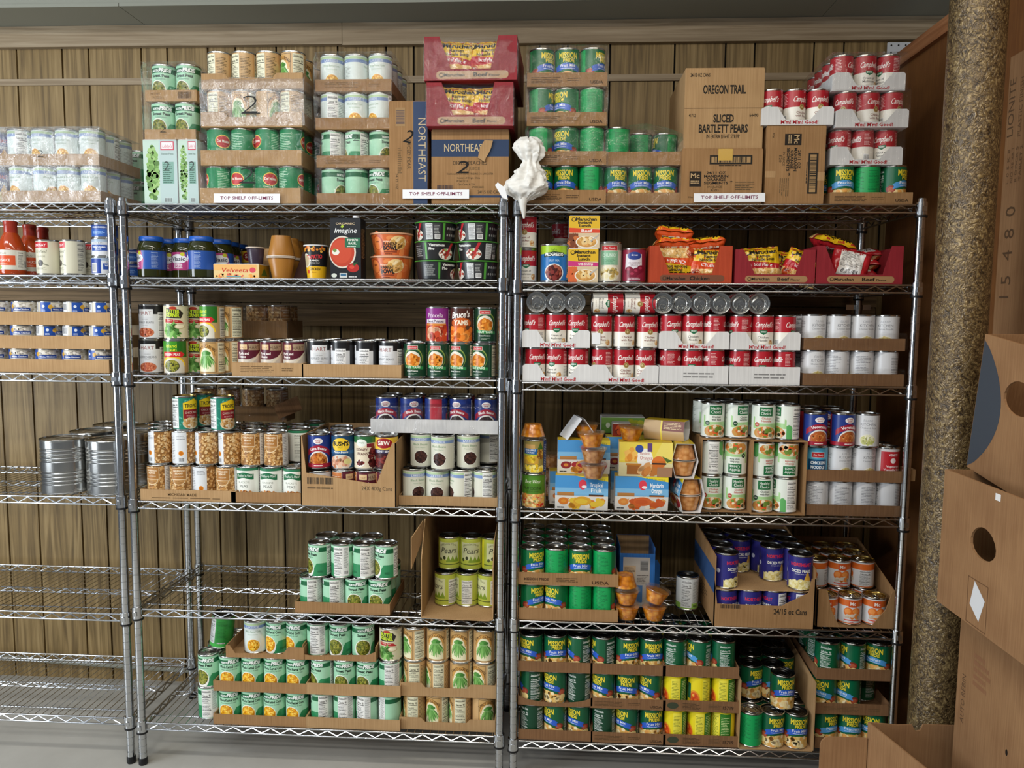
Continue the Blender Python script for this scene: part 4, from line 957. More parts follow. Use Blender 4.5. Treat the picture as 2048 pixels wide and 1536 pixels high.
# crumpled stretch film around a pack
def wrap(bx, z0, z1, label, material='film_clear', top=True, pad=0.004, amp=0.004, seed=1, sides='FLRT', sag=0.0, fig=()):
    xl, xr, y0, y1 = bx; xl -= pad; xr += pad; y0 -= pad; y1 += pad; rr = random.Random(seed)
    from mathutils import noise
    m = MB()
    def grid(fn, nu, nv):
        n = len(m.v)
        for j in range(nv+1):
            for i in range(nu+1):
                p = Vector(fn(i/nu, j/nv)); q = p*22+Vector((seed*3.1, 0, 0))
                d = noise.noise(q)*amp+abs(noise.noise(q*2.3))*amp*0.7
                c = Vector(((xl+xr)/2, (y0+y1)/2, p.z)); o = (p-c); o.z = 0
                if o.length > 0: p = p+o.normalized()*d
                m.v.append(tuple(p))
        for j in range(nv):
            for i in range(nu):
                a = n+j*(nu+1)+i; m.f.append((a, a+1, a+nu+2, a+nu+1)); m.m.append(0)
    b = 0.012
    zt = lambda s: z1-sag*(s*2-1)**2
    if 'F' in sides: grid(lambda u, v: (xl+(xr-xl)*u, y0+b*max(0, v-.9)*8, z0+(zt(u)-z0)*v), 26, 22)
    if 'R' in sides: grid(lambda u, v: (xr-b*max(0, v-.9)*8, y0+(y1-y0)*u, z0+(zt(1)-z0)*v), 18, 18)
    if 'L' in sides: grid(lambda u, v: (xl+b*max(0, v-.9)*8, y1+(y0-y1)*u, z0+(zt(0)-z0)*v), 18, 18)
    if 'T' in sides: grid(lambda u, v: (xl+(xr-xl)*u, y0+(y1-y0)*v, zt(u)), 20, 14)
    o = link('stretch_film', m.mesh('stretch_film', [material], angle=180))
    for px, py, hpx in fig:
        c = at(px, py, y0-.007); A = Art(2); A.text('2', 0, -hpx*.8, hpx*1.6, '2f3030', w=hpx*1.5, it=.15, b=-.022); A.rect(-hpx*.7, hpx*1.0, -hpx*.84, -hpx*.74, '2f3030')
        link('marker_figure', A.bake('mf', flat_map((0, 0, 0), (1, 0, 0), (0, 0, 1)), material='printed_matte'), o, tuple(c))
    return tag(o, label, 'plastic wrap')
# ================================================================== TOP SHELVES
z = deck('A', 1)
t1, bx = case(3, 200, z, 4, 'lcorn', [-15, 62, -8, 12], 'lower layer, wrapped corn pack', rows=3, back='R', y0=0.012, tlab='lower cardboard tray of the film-wrapped corn pack over the silver cans', tr=('plain', 'kraft_light', 0.036))
t2, _ = case(-2, 197, t1, 4, 'lcorn', [-75, -20, 0, 22], 'upper layer, wrapped corn pack', rows=3, back='R', y0=0.012, tlab='upper cardboard tray of the film-wrapped corn pack over the silver cans', tr=('plain', 'kraft_light', 0.034))
wrap(bx, z, t2+0.003, 'stretch film with painted-in glare around the corn pack by the frame edge', 'film_glare', seed=2, fig=((80, 307, 13),))
for k in range(2):
    single('npear', -20, z+k*0.1115, 0.06, 30, 'cut by the frame edge, '+('lower' if k == 0 else 'upper')+' one beside wrapped corn')
    single('spea', 270, z+k*0.1115, 0.345, -30, 'standing behind wrapped corn pack, '+('lower' if k == 0 else 'upper')+' one')
# pea cartons under a pea pack
z = deck('B', 1)
def carton(name, pl, pr, yt, y0, d, z, material, label, art=None, h=None, aside=None, cat='carton', finish='printed_matte', yaw=0.0):
    xl, xr = Xat(pl, y0, z+0.03), Xat(pr, y0, z+0.03); w = xr-xl
    if h is None: h = at((pl+pr)/2, yt, y0).z-z
    t = thing(name, label, cat, ((xl+xr)/2, y0, z), rad(yaw))
    m = MB(); b = 0.0015; a = w/2
    m.prism([(-a+b, 0), (a-b, 0), (a, b), (a, h-b), (a-b, h), (-a+b, h), (-a, h-b), (-a, b)], lambda x, zz, y: (x, y, zz), 0, d)
    link('carton_body', m.mesh('carton', [material], smooth=False), t)
    # closing flaps along the top edge
    m = MB(); m.box(-a+0.002, a-0.002, 0.001, d/2-0.0006, h-0.0002, h+0.0022); m.box(-a+0.002, a-0.002, d/2+0.0006, d-0.001, h-0.0002, h+0.0022)
    link('top_flap', m.mesh('flap', [material], smooth=False), t)
    if art:
        A = Art(5); art(A, w*1000, h*1000)
        link_print(A, 'printed_lettering', flat_map((-a, -0.0002, 0), (1, 0, 0), (0, 0, 1)), t, finish)
    if aside:
        A = Art(6); aside(A, d*1000, h*1000)
        link('side_lettering', A.bake('ps', flat_map((a+0.0002, 0, 0), (0, 1, 0), (0, 0, 1)), material=finish), t)
    return (xl, xr, y0, y0+d), z+h+0.0022, t
def pr_libby(A, w, h):
    A.rect(0, w, 0, h, 'b4c8c6'); A.rect(0, w*.48, 0, h, 'bcd2c4'); A.blobs(w*.27, h*.48, w*.2, h*.44, 130, w*.07, ['6f9a4e', '86b061', '587f3c', '9cc078'])
    A.rect(w*.52, w*.92, h*.84, h*.98, 'c43a52'); A.rect(w*.55, w*.89, h*.86, h*.965, 'e8e2e4'); A.text("Libby's", w*.72, h*.885, h*.045, 'c43a52', w=w*.28, it=.2)
    A.text('Sweet Peas', w*.72, h*.77, h*.03, '4f6a5c', w=w*.36); A.rect(w*.56, w*.9, h*.32, h*.66, '7fa79a'); A.fine(w*.58, w*.88, h*.33, h*.64, 10, '3d6455', .4); A.bars(w*.6, w*.85, h*.02, h*.1, 'c6d4d2')
    A.text('2', w*.68, h*.52, h*.15, '3a4440', it=.1)
z = deck('B', 1)
b1, ztop, _ = carton('pea_carton', 289, 356, 280, 0.012, 0.26, z, 'white_card', 'pale green printed pea carton, first one beside the wire post', pr_libby, finish='printed_paper')
b2, _, _ = carton('pea_carton', 358.5, 397, 280, 0.012, 0.26, z, 'white_card', 'pale green printed pea carton, half hidden behind the tall tan stack', pr_libby, finish='printed_paper', h=ztop-z-0.0022)
t1, bx = case(289, 391, ztop, 2, 'spea', [10, -3], 'lower layer, small pea pack', rows=3, y0=0.012, tr=('plain', 'kraft_light', 0.03), tlab='lower cardboard tray of the small wrapped pea pack')
t2, _ = case(290, 393, t1, 2, 'spea', [5, -2], 'upper layer, small pea pack', rows=3, y0=0.012, tr=('plain', 'kraft_light', 0.034), tlab='upper cardboard tray of the small wrapped pea pack', prn=pr_code)
wrap(bx, ztop-0.004, t2+0.003, 'clear stretch film around the small pea pack', 'film_clear', seed=5, fig=((325, 258, 12),))
# four-layer stack: two of green tins, two of tan tins
zz = z; st = None
for q, (kk, ro, wh) in enumerate((('monte', [-70, -12, 38, 84], 'bottom layer, tall tan-green stack'), ('monte', [42, 100, -48, 95], 'second layer, tall tan-green stack'),
                                  ('garden', [-100, -14, 66, -110], 'third layer, tall tan-green stack'), ('garden', [-118, -116, -114, -44], 'top layer, tall tan-green stack'))):
    zz, bx = case(402+q*1.0, 600+q*1.0, zz, 4, kk, ro, wh, rows=3, y0=-0.004, back='R', tr=('ear' if q > 1 else 'plain', 'kraft_light', 0.046), tlab='cardboard tray of the '+wh)
    if q == 1: b_low, z_low = bx, zz
wrap(b_low, z, z_low+0.002, 'clear film around the green lower half of the tall tan-green stack', 'film_clear', seed=9, sides='FR', fig=((492, 350, 30),))
wrap(bx, z_low+0.003, z_low+0.150, 'film with painted-in glare around the tan upper half of the tall tan-green stack', 'film_glare', seed=11, sides='FR', fig=((498, 208, 34),))
# three-wide corn and pea stack
zz = z
for q, (kk, ro, wh) in enumerate((('spea', [75, 120, -20], 'bottom layer, corn-pea stack'), ('spea', [-95, -60, 60], 'second layer, corn-pea stack'),
                                  ('lcorn', [-100, 0, -35], 'third layer, corn-pea stack'), ('lcorn', [10, 95, -12], 'top layer, corn-pea stack'))):
    zz, bx = case(640+(3 if q < 2 else 0), 773, zz, 3, kk, ro, wh, rows=4, y0=0.03, back='R', tr=('plain', 'kraft', 0.036), tlab='cardboard tray of the '+wh, prn=pr_some if q in (1, 3) else None)
    if q == 1: b_low, z_low = bx, zz
wrap(b_low, z, z_low+0.001, 'clear film around the mint lower half of the corn-pea stack', seed=14, sides='FR')
wrap(bx, z_low+0.002, zz+0.003, 'clear film around the pale upper half of the corn-pea stack', seed=15, fig=((711, 275, 12),))

# brown cartons ------------------------------------------------------------
INK = '2b2722'; NAVY = '2f4267'
def pr_nes(A, w, h):      # narrow side, writing turned
    A.rect(w*.63, w, 0, h, '3c4b68'); A.text('NORTHEAST', w*.76, h*.53, w*.2, 'c4b290', w=h*.62, rot=-90, b=-.005); A.rect(w*.17, w*.42, h*.76, h*.94, None or 'a0815a')
    A.bars(w*.17, w*.42, h*.77, h*.93, None, '4a4250', vert=False); A.text('DICED PEAR', w*.47, h*.48, w*.09, '4f4232', w=h*.28, rot=-90); A.fine(w*.22, w*.34, h*.3, h*.56, 14, '6f5a40', .4); A.text('24/15 OZ', w*.17, h*.22, w*.06, '4f4232', w=h*.16, rot=-90)
    A.text('2', w*.45, h*.60, w*.34, '1c1a18', it=.2, rot=-15)
def pr_ne(A, w, h):
    A.rect(0, w, h*.64, h*.87, '34435f'); A.text('NORTHEAST', w*.44, h*.71, h*.105, 'cbb68e', w=w*.55); A.rect(0, w, h*.085, h*.115, '34435f')
    A.text('DICED PEACHES', w*.5, h*.53, h*.052, '3b332a', w=w*.44); A.text('IN JUICE', w*.52, h*.46, h*.04, '6a573e', w=w*.22); A.text('Distributed by NORTHEAST TRADING CO, LANCASTER', w*.5, h*.395, h*.026, '4b4030', w=w*.6)
    A.text('Country of Origin: China', w*.48, h*.34, h*.026, '4b4030', w=w*.3); A.text('PO#12123', w*.4, h*.295, h*.026, '4b4030', w=w*.14); A.text('Can Code: A 299', w*.45, h*.25, h*.03, '4b4030', w=w*.22); A.text('07000102X', w*.6, h*.215, h*.024, '4b4030', w=w*.16); A.text('24/15 OZ CANS', w*.76, h*.14, h*.042, '4b4030', w=w*.32)
    A.bars(w*.06, w*.3, h*.17, h*.26, None, '3f3a44'); A.text('2', w*.4, h*.415, h*.17, '211e1c', w=w*.16, it=.25)
x0 = z
_, zt, _ = carton('brown_carton', 779, 855, 203, 0.0, 0.30, z, 'kraft', 'upright narrow brown carton with a vertical blue stripe', pr_nes)
bx, zt, ct = carton('brown_carton', 863, 1017, 260, 0.0, 0.33, z, 'kraft', 'torn brown carton with a wide blue band under the red noodle cases', pr_ne)
# torn cardboard hanging over the band
m = MB(); xx = Xat(955, 0, 2.0); 
m.prism([(0.0, 0.0), (0.02, -0.012), (0.024, 0.0), (0.032, 0.012), (0.040, 0.030), (0.045, 0.05), (0.02, 0.052), (0.006, 0.03)], lambda a, b, t: (a+0.002, t-0.006-0.14*max(0, b-.02)*0.2, at(960, 300, 0).z-z-0.024+b), 0, 0.003)
tf = link('torn_flap', m.mesh('torn', ['kraft_light'], smooth=False), ct, (xx-(bx[0]+bx[1])/2, 0, 0)); 
# red noodle cases
def open_case(name, xl, xr, y0, d, z, h, material, label, word, front='kraft', lo=0.27, lt=0.055, rz=0.0, ry=0.0, dark=False, cat='case', left_only=False):
    w = xr-xl; a = w/2; t = 0.003
    o = thing(name, label, cat, ((xl+xr)/2, y0, z), rad(rz)); o.rotation_euler[1] = rad(ry)
    m = MB(); l = h*lo
    m.prism([(-a, 0), (a, 0), (a, h), (a-lt, h), (a-lt-0.02, l*1.4), (a-lt-0.022, l), (-a+lt+0.024, l), (-a+lt+0.02, l*1.4), (-a+lt-0.01, h), (-a, h)], lambda x, zz, y: (x, y, zz), 0, t)
    m.box(-a, a, d-t, d, 0, h); m.box(-a, -a+t, t, d-t, 0, h); m.box(a-t, a, t, d-t, 0, h); m.box(-a+t, a-t, t, d-t, 0, t)
    link('case_body', m.mesh('case', [material], smooth=False), o)
    A = Art(8); W_, L_ = w*1000, l*1000
    c = 'a67f58' if not dark else '7a4a34'
    A.rect(W_*.17, W_*.87, L_*.12, L_*.82, c); A.ell(W_*.17, L_*.47, L_*.35, L_*.35, c); A.ell(W_*.87, L_*.47, L_*.35, L_*.35, c)
    A.ell(W_*.185, L_*.46, L_*.22, L_*.22, '4a3626'); A.ell(W_*.185, L_*.48, L_*.14, L_*.13, c)
    A.text('Maruchan', W_*.325, L_*.33, L_*.30, '241b14', w=W_*.225, b=.03); A.text(word, W_*.61, L_*.30, L_*.36, '241b14', w=W_*(.15 if len(word) < 5 else .24), b=.03)
    if len(word) < 5: A.text('Flavor', W_*.76, L_*.32, L_*.2, '241b14', w=W_*.12, b=.02)
    link('printed_band', A.bake('pb', flat_map((-a, -0.0003, 0), (1, 0, 0), (0, 0, 1)), material='printed_paper'), o)
    return o
def noodle_art(bg, band, word, food):
    A = Art(11); w, h = 120, 104
    A.rect(-w/2, w/2, 0, h, bg); A.band(lambda u: h*.42, lambda u: h*.95, -w/2, w/2, 'e3b91f', 8); A.rect(-w/2, w/2, h*.94, h, 'd9a818' if word == 'Beef' else bg)
    if word != 'Beef':
        for s_ in (-1, 1): A.rect(*sorted((s_*w/2, s_*w*.43)), 0, h, bg)
        A.band(lambda u: h*(.92-.0007*u), lambda u: h, -w/2, w/2, bg, 8)
    A.rect(-w/2, w/2, 0, h*.34, food[0]); A.blobs(8, h*.15, 46, h*.17, 60, 6, food, 2.2); A.ell(-42, h*.2, 14, 16, 'b3471f'); A.ell(-44, h*.24, 8, 5, '6a2416')
    A.band(lambda u: h*(.36-0.0010*u), lambda u: h*(.53-0.0013*u), -w/2, w/2, band, 12)
    A.text(word+' Flavor' if word == 'Beef' else word, 2, h*.40, 10, 'f4e8e6', w=58 if word != 'Shrimp' else 44, b=.03, rot=-7)
    A.ell(-44, h*.83, 9, 8, '241b14'); A.ell(-44, h*.84, 6.4, 5.6, 'e3b91f'); A.text('Maruchan', 6, h*.78, 13, '1f1814', w=84, b=.04); A.text('Ramen', 4, h*.67, 9, '4a3a1a', w=42, b=.03); A.text('Noodle Soup', 4, h*.57, 9, '4a3a1a', w=70, b=.03)
    return A
def back_art(bg):
    A = Art(12); w, h = 120, 104
    A.rect(-w/2, w/2, 0, h, bg); A.rect(-38, 38, h*.1, h*.9, 'e6e2dc'); A.fine(-34, 34, h*.4, h*.86, 14, '4a4440', .4); A.bars(-30, 30, h*.14, h*.34); return A
def pillow(A, B, w=120, h=104, th=0.019):
    def mpf(s):
        from mathutils import noise
        def dep(u, v):
            a = min(1, abs(u)/(w/2)); b = abs(v-h/2)/(h/2)*1.10
            d = th*(max(0, 1-a**5))**.55*(max(0, 1-min(1, b)**6))**.6
            return d+0.0008+0.0016*math.sin(u*0.9)*max(0, b-.9)*5+(0.0045*noise.noise(Vector((u*.035, v*.035, 3*s)))+0.0022*noise.noise(Vector((u*.12, v*.09, 7))))*min(1, d/.008)
        def mp(u, v, off, iu):
            d = dep(u, v); e = 0.6
            da = (dep(u+e, v)-dep(u-e, v))/(2*e/1000); db = (dep(u, v+e)-dep(u, v-e))/(2*e/1000)
            n = Vector((-da, -1, -db)).normalized()
            p = Vector((u/1000, -(d+off*2), v/1000+.0025*math.sin(u*1.3)*max(0, abs(v-h/2)/(h/2)-.93)*10))
            if s < 0: p = Vector((-p.x, -p.y, p.z)); n = Vector((-n.x, -n.y, n.z))
            return p, n
        return mp
    f = A.bake('pack_front', mpf(1), 6.0, 5.2, 'printed_film'); b = B.bake('pack_back', mpf(-1), 6.0, 5.2, 'printed_film')
    return f, b
YN = ['e9c98a', 'dcb068', 'f2dcae', 'c99a4e', 'e0a860']
PACK = {'beef': pillow(noodle_art('c22a2e', 'b3202c', 'Beef', YN), back_art('b5222a')), 'chickn': pillow(noodle_art('dd5a20', 'd9481c', 'Chicken', YN), back_art('d8521e'))}
def pack(kind, loc, rot, label, group, s=1.0):
    o = thing('noodle_pack', label, 'noodle pack', loc, 0, group); o.rotation_euler = tuple(rad(a) for a in rot); o.scale = (s, s, s)
    a = link('pack_front', PACK[kind][0], o); b = link('pack_back', PACK[kind][1], o)
    return o
zc = zt
for q, (pl, pr, ry) in enumerate(((853, 1026, 0.0), (848, 1034, 0.0))):
    y0 = -0.035; h = 0.126
    xl, xr = Xat(pl, y0, zc+.05), Xat(pr, y0, zc+.05)
    wh = ('lower', 'upper')[q]
    open_case('noodle_case', xl, xr, y0, 0.30, zc+0.001, h, 'red_card', wh+' red beef noodle case on the torn carton', 'Beef', lo=.26, rz=(0, -1.5)[q])
    for i in range(2):
        pack('beef', (xl+0.088+i*0.104, y0+0.028, zc+0.012), (-3, (2, -3)[i], (4, -4)[i]), ('first' if i == 0 else 'second')+' beef noodle pack in the '+wh+' red case on the torn carton', 'beef noodle packs in the '+wh+' red case', 1.04)
        pack('beef', (xl+0.088+i*0.104, y0+0.078, zc+0.012), (0, 0, 0), ('first' if i == 0 else 'second')+' pack of the hidden row in the '+wh+' red case', 'beef noodle packs in the '+wh+' red case', 0.98)
    wrap((xl, xr, y0, y0+0.30), zc+0.001, zc+h, 'thin glossy film over the '+wh+' red beef noodle case', 'film_thin', seed=20+q, pad=0.003, amp=0.002, sides='FR')
    zc += h+0.006
# crumpled white bag between the units
def bag():
    from mathutils import noise
    m = MB(); nu, nv = 64, 60
    prof = [(0.0, 0.010), (0.05, 0.030), (0.13, 0.056), (0.22, 0.066), (0.32, 0.062), (0.44, 0.046), (0.55, 0.028), (0.62, 0.024), (0.72, 0.040), (0.82, 0.048), (0.92, 0.044), (0.98, 0.030), (1.0, 0.004)]
    def pr(t):
        for (a, ra), (b, rb) in zip(prof[:-1], prof[1:]):
            if a <= t <= b:
                s = (t-a)/(b-a); s = s*s*(3-2*s); return ra+(rb-ra)*s
        return 0.004
    for j in range(nv+1):
        t = j/nv; zz = 0.185*t; r0 = pr(t)
        for i in range(nu):
            a = 2*math.pi*i/nu; q = Vector((math.cos(a)*2.3, math.sin(a)*2.3, t*5.0))
            f = 1+0.30*noise.noise(q)+0.22*abs(noise.noise(q*2.7))-0.1+0.10*math.sin(a*9+t*7)*(1 if .45 < t < .75 else .45)
            x = math.cos(a)*r0*f+0.012*math.sin(t*3.2)+0.016*t; y = math.sin(a)*r0*f*0.62
            m.v.append((x, y, zz+0.006*noise.noise(q*1.7)))
    for j in range(nv):
        for i in range(nu):
            i2 = (i+1) % nu; m.f.append((j*nu+i, j*nu+i2, (j+1)*nu+i2, (j+1)*nu+i)); m.m.append(0)
    return m.mesh('bag', ['bag_plastic'], angle=50)
mb_ = mat('bag_plastic', 'e4e3de', 0.35, 0, 0.5); mb_.node_tree.nodes['Principled BSDF'].inputs['Subsurface Weight'].default_value = 0.0
bz = at(1048, 404, -0.02).z
bo = thing('plastic_bag', 'crumpled white plastic bag wedged between two shelving units', 'plastic bag', (Xat(1047, -0.02, bz+.05), -0.036, bz))
link('bag_body', bag(), bo)
m = MB(); m.prism([(-0.052, 0.028), (-0.074, 0.044), (-0.082, 0.036), (-0.06, 0.0), (-0.044, -0.006)], lambda a, b, t: (a, t, b+0.006), -0.03, -0.012); link('bag_corner', m.mesh('bc', ['white_paper']), bo)
m = MB(); m.tube([(0, 0, 0.02), (-0.001, -0.004, -0.012), (0.002, 0.0, -0.03), (0.003, 0.004, -0.05)], [0.022, 0.011, 0.008, 0.003], 10); link('bag_tail', m.mesh('bt', ['bag_plastic']), bo)

# ---------------------------------------------------------------- top shelf of the unit by the column
z = deck('C', 1); zz = z
for q, (pl, pr, ro, wh) in enumerate(((1063, 1202, [8, -12, 132], 'bottom layer, tall fruit stack'), (1062, 1204, [128, -38, 165], 'second layer, tall fruit stack'),
                                      (1061, 1206, [82, -40, 150], 'third layer, tall fruit stack'), (1062, 1207, [46, 6, 58], 'top layer, tall fruit stack'))):
    zz, bx = case(pl, pr, zz, 3, 'fruit', ro, wh, rows=3, y0=0.0, back='LR', tr=('plain', 'kraft', 0.040 if q < 3 else 0.040), tlab='cardboard tray of the '+wh, prn=pr_usda)
    if q == 1: b_low, z_low = bx, zz
wrap(b_low, z+0.11, z_low+0.001, 'clear film around the lower half of the tall fruit stack', seed=24, sides='FLR', pad=.005)
wrap(bx, z_low+0.004, zz+0.004, 'clear film around the upper half of the tall fruit stack', seed=25)
t1, bx = case(1208, 1357, z, 3, 'fruit', [20, 6, -14], 'lower layer, small fruit pack', rows=3, y0=0.010, tr=('plain', 'kraft', 0.034), tlab='lower cardboard tray of the small wrapped fruit pack')
t2, b2 = case(1222, 1354, t1, 3, 'fruit', [150, 0, 0], 'upper layer, small fruit pack', rows=2, y0=0.008, back='all', skip=((1, 0), (2, 0), (0, 1)), tr=('plain', 'kraft', 0.040), tlab='upper cardboard tray of the small wrapped fruit pack')
wrap(bx, z, t2+0.006, 'clear domed film around the small fruit pack', seed=27, sag=0.035, pad=.006)
def pr_oreg(A, w, h):
    A.text('24-15 OZ CANS', w*.19, h*.90, h*.042, INK, w=w*.25, b=.02); A.text('OREGON TRAIL', w*.5, h*.69, h*.105, INK, w=w*.54, b=.03); A.rect(0, w, h*.505, h*.512, '5f4830')
    A.text('41712', w*.1, h*.40, h*.04, INK, w=w*.085, b=.01); A.text('64490', w*.88, h*.40, h*.04, INK, w=w*.11, b=.01); A.text('SLICED', w*.5, h*.335, h*.095, INK, w=w*.26, b=.03); A.text('BARTLETT PEARS', w*.5, h*.205, h*.1, INK, w=w*.62, b=.03); A.text('IN EXTRA LIGHT SYRUP', w*.5, h*.13, h*.052, INK, w=w*.42, b=.01)
def pr_mandb(A, w, h, o=0.0):
    A.rect(w*.10, w*.245, h*.31, h*.59, '2b241e'); A.text('Mc', w*.17, h*.47, h*.085, 'b99c74', w=w*.11, b=.02); A.fine(w*.115, w*.23, h*.37, h*.44, 2, 'b99c74', .4, .1)
    for i, (s, ww) in enumerate((('24/11 OZ', .24), ('MANDARIN', .30), ('ORANGE', .24), ('SEGMENTS', .30))): A.text(s, w*.43, h*(.54-.062*i), h*.047, INK, w=w*ww, b=.03)
    A.text('IN JUICE', w*.42, h*.285, h*.04, '4a3d2c', w=w*.18); A.text('E20', w*.42, h*.225, h*.04, '4a3d2c', w=w*.09); A.text('*', w*.62, h*.34, h*.07, INK, b=.05); A.fine(w*.67, w*.92, h*.25, h*.42, 5, '5f4e38', .4); A.text('PO#', w*.12, h*.1, h*.03, '4a3d2c')
    A.rect(w*.345, w*.87, h*.72, h*.885, INK); A.rect(w*.365, w*.85, h*.75, h*.855, 'a8885e'); A.bars(w*.37, w*.845, h*.73, h*.87, None, INK); A.fine(w*.46, w*.76, h*.69, h*.71, 1, INK, .7, .1)
def rot_art(fn):
    """the same print turned a quarter clockwise"""
    def f(A, w, h):
        B = Art(5); fn(B, h, w)
        A.p = [([(v, h-u) for u, v in p], c, l) for p, c, l in B.p]; A.L = B.L
    return f
bx, zt, t_ = carton('brown_carton', 1362, 1523, 298, -0.004, 0.30, z, 'kraft', 'brown mandarin carton under the tall pear carton', pr_mandb)
hh = zt-z-0.0022; mat('tape_gold', 'c9a24a', 0.12, 0.0, 0.8)
for zz0, zz1, x0, x1 in ((hh*.79, hh+.0004, -.012, .030), (0.002, 0.030, -.022, .006)):
    m = MB(); m.box(x0, x1, -0.0008, -0.0001, zz0, zz1); link('packing_tape', m.mesh('tape', ['tape_gold'], smooth=False), t_)
_, zt2, _ = carton('brown_carton', 1367, 1525, 137, 0.004, 0.30, zt, 'kraft_light', 'tall brown sliced pear carton on top of a mandarin carton', pr_oreg)
bx, zt, t_ = carton('brown_carton', 1529, 1647, 252, 0.0, 0.30, z, 'kraft', 'mandarin carton stood on end beneath a white soup tray', rot_art(pr_mandb))
a = (bx[1]-bx[0])/2; 
for q_ in ((-a-.0006, -a+.030, -0.0008, -0.0001, hh*.48, hh*.60), (a-.02, a+.0006, -0.0008, -0.0001, hh*.42, hh*.58)): link('packing_tape', MB().box(*q_).mesh('tape', ['kraft_light'], smooth=False), t_)
case(1527, 1664, zt, 3, ['mush', 'rice', 'rice'], [-28, 24, 2], 'white tray on turned carton', rows=3, y0=-0.004, tr=('notch', 'white_tray', 0.052), tlab='white soup tray standing on the turned mandarin carton', prn=pr_mm, trn='soup_tray')
zz, bx = case(1663, 1824, z, 3, ['peach', 'fruit', 'peach'], [2, 160, 42], 'under soup trays by column', rows=3, y0=0.004, back='LR', tr=('plain', 'kraft', 0.034), tlab='cardboard fruit tray under three white soup trays by the column', prn=pr_usda)
for q, (pl, pr, kk, ro, wh) in enumerate(((1663, 1803, ['mush', 'noodle', 'noodle'], [-50, 95, -40], 'lowest white tray by column'), (1673, 1816, ['rice', 'rice', 'rice'], [-30, 22, 26], 'middle white tray by column'),
                                          (1668, 1808, ['mush', 'mush', 'mush'], [58, 6, -62], 'topmost white tray by column'))):
    zz, bx = case(pl, pr, zz, 3, kk, ro, wh, rows=4, y0=(0.006, -0.004, 0.0)[q], back='L', tr=('notch', 'white_tray', 0.052), tlab=('lowest', 'middle', 'topmost')[q]+' of three white soup trays stacked by the column', prn=pr_mm, trn='soup_tray')
    wrap(bx, zz-0.105, zz+0.003, 'clear film over the '+('lowest', 'middle', 'topmost')[q]+' white soup tray by the column', seed=30+q, pad=.004, sides='FLT')
# paper signs along the top shelf
def sign(pl, pr, yt, yb, y0, label, tilt):
    a, b = at(pl, yt, y0), at(pr, yb, y0); w, h = b.x-a.x, a.z-b.z
    t = thing('paper_sign', label, 'sign', ((a.x+b.x)/2, y0, b.z), 0, 'paper strips along the top shelf'); t.rotation_euler = (rad(-3), rad(tilt), 0)
    link('paper_strip', MB().box(-w/2, w/2, -0.0004, 0, 0, h).mesh('ps', ['white_paper']), t)
    A = Art(4); A.text('TOP SHELF OFF-LIMITS', w*500, h*360, h*1000*.36, '7c3f58', w=w*800, b=.02)
    link('sign_lettering', A.bake('sl', flat_map((-w/2, -0.0005, 0), (1, 0, 0), (0, 0, 1)), material='printed_matte'), t)
sign(427, 560, 387, 406, -0.016, 'white paper strip sign on the tall tan-green stack', 0.2)
sign(805, 938, 379, 397, -0.008, 'white paper strip sign across the two blue-printed cartons', 0)
sign(1388, 1530, 386, 404, -0.010, 'white paper strip sign on the brown mandarin cartons', -0.3)
# ================================================================== SECOND SHELF
mat('jar_glass_green', '2c2f10', 0.06, 0, 0.7); mat('sauce_glass', 'b0431a', 0.08, 0, 0.7); mat('red_seal', 'a23526', 0.25); mat('brown_sleeve', '43231c', 0.6); mat('grape_cup', '3a2f3c', 0.25)
mat('pale_rim', 'cfc0b0', 0.35); mat('green_rim', '4d9a38', 0.35); mat('orange_rim', 'd9a684', 0.4); mat('bowl_black', '16171a', 0.4)
def gel(name, c0, c1, c2, sc=70):
    m = mat(name, c1, 0.14, 0, 0.6); t = NT(m); v = t.coords((1, 1, 1)); x = t.n('ShaderNodeTexVoronoi'); x.inputs['Scale'].default_value = sc; t.l(v, x.inputs['Vector'])
    t.l(t.ramp(x.outputs['Distance'], [(0.1, c2), (0.5, c1), (0.85, c0)]), t.b.inputs['Base Color']); t.bump(x.outputs['Distance'], 0.3, 0.002)
gel('mandarin_fruit', 'c4690a', 'ea8f14', 'f8b03a'); gel('peach_fruit', 'a8642c', 'c98a4e', 'dba468')
def lathe_kind(name, prof, material, seg=40, angle=40): return MB().lathe(prof, seg).mesh(name, [material], angle=angle)
def wrap_label(art, H, C, r, z0, taper=None, seg=64, material='printed_paper'):
    A = Art(21); A.C = C; A.H = H; art(A, C, H); mp, du = cyl_map(r, seg, z0, taper, H)
    return A.bake('printed_label', mp, du, None, material)
class Proto:
    def __init__(s, name, cat, parts): s.root = bpy.data.objects.new(name, None); s.cat = cat; s.parts = [bpy.data.objects.new(n, m) for n, m in parts]
    def put(s, loc, rot, label, group=None, scale=1.0):
        o = s.root.copy(); COL.objects.link(o); o.location = loc; o.rotation_euler = tuple(rad(a) for a in rot) if isinstance(rot, tuple) else (0, 0, rad(rot)); o.scale = (scale,)*3
        for p in s.parts:
            c = p.copy(); COL.objects.link(c); c.parent = o
        return tag(o, label, s.cat, group)
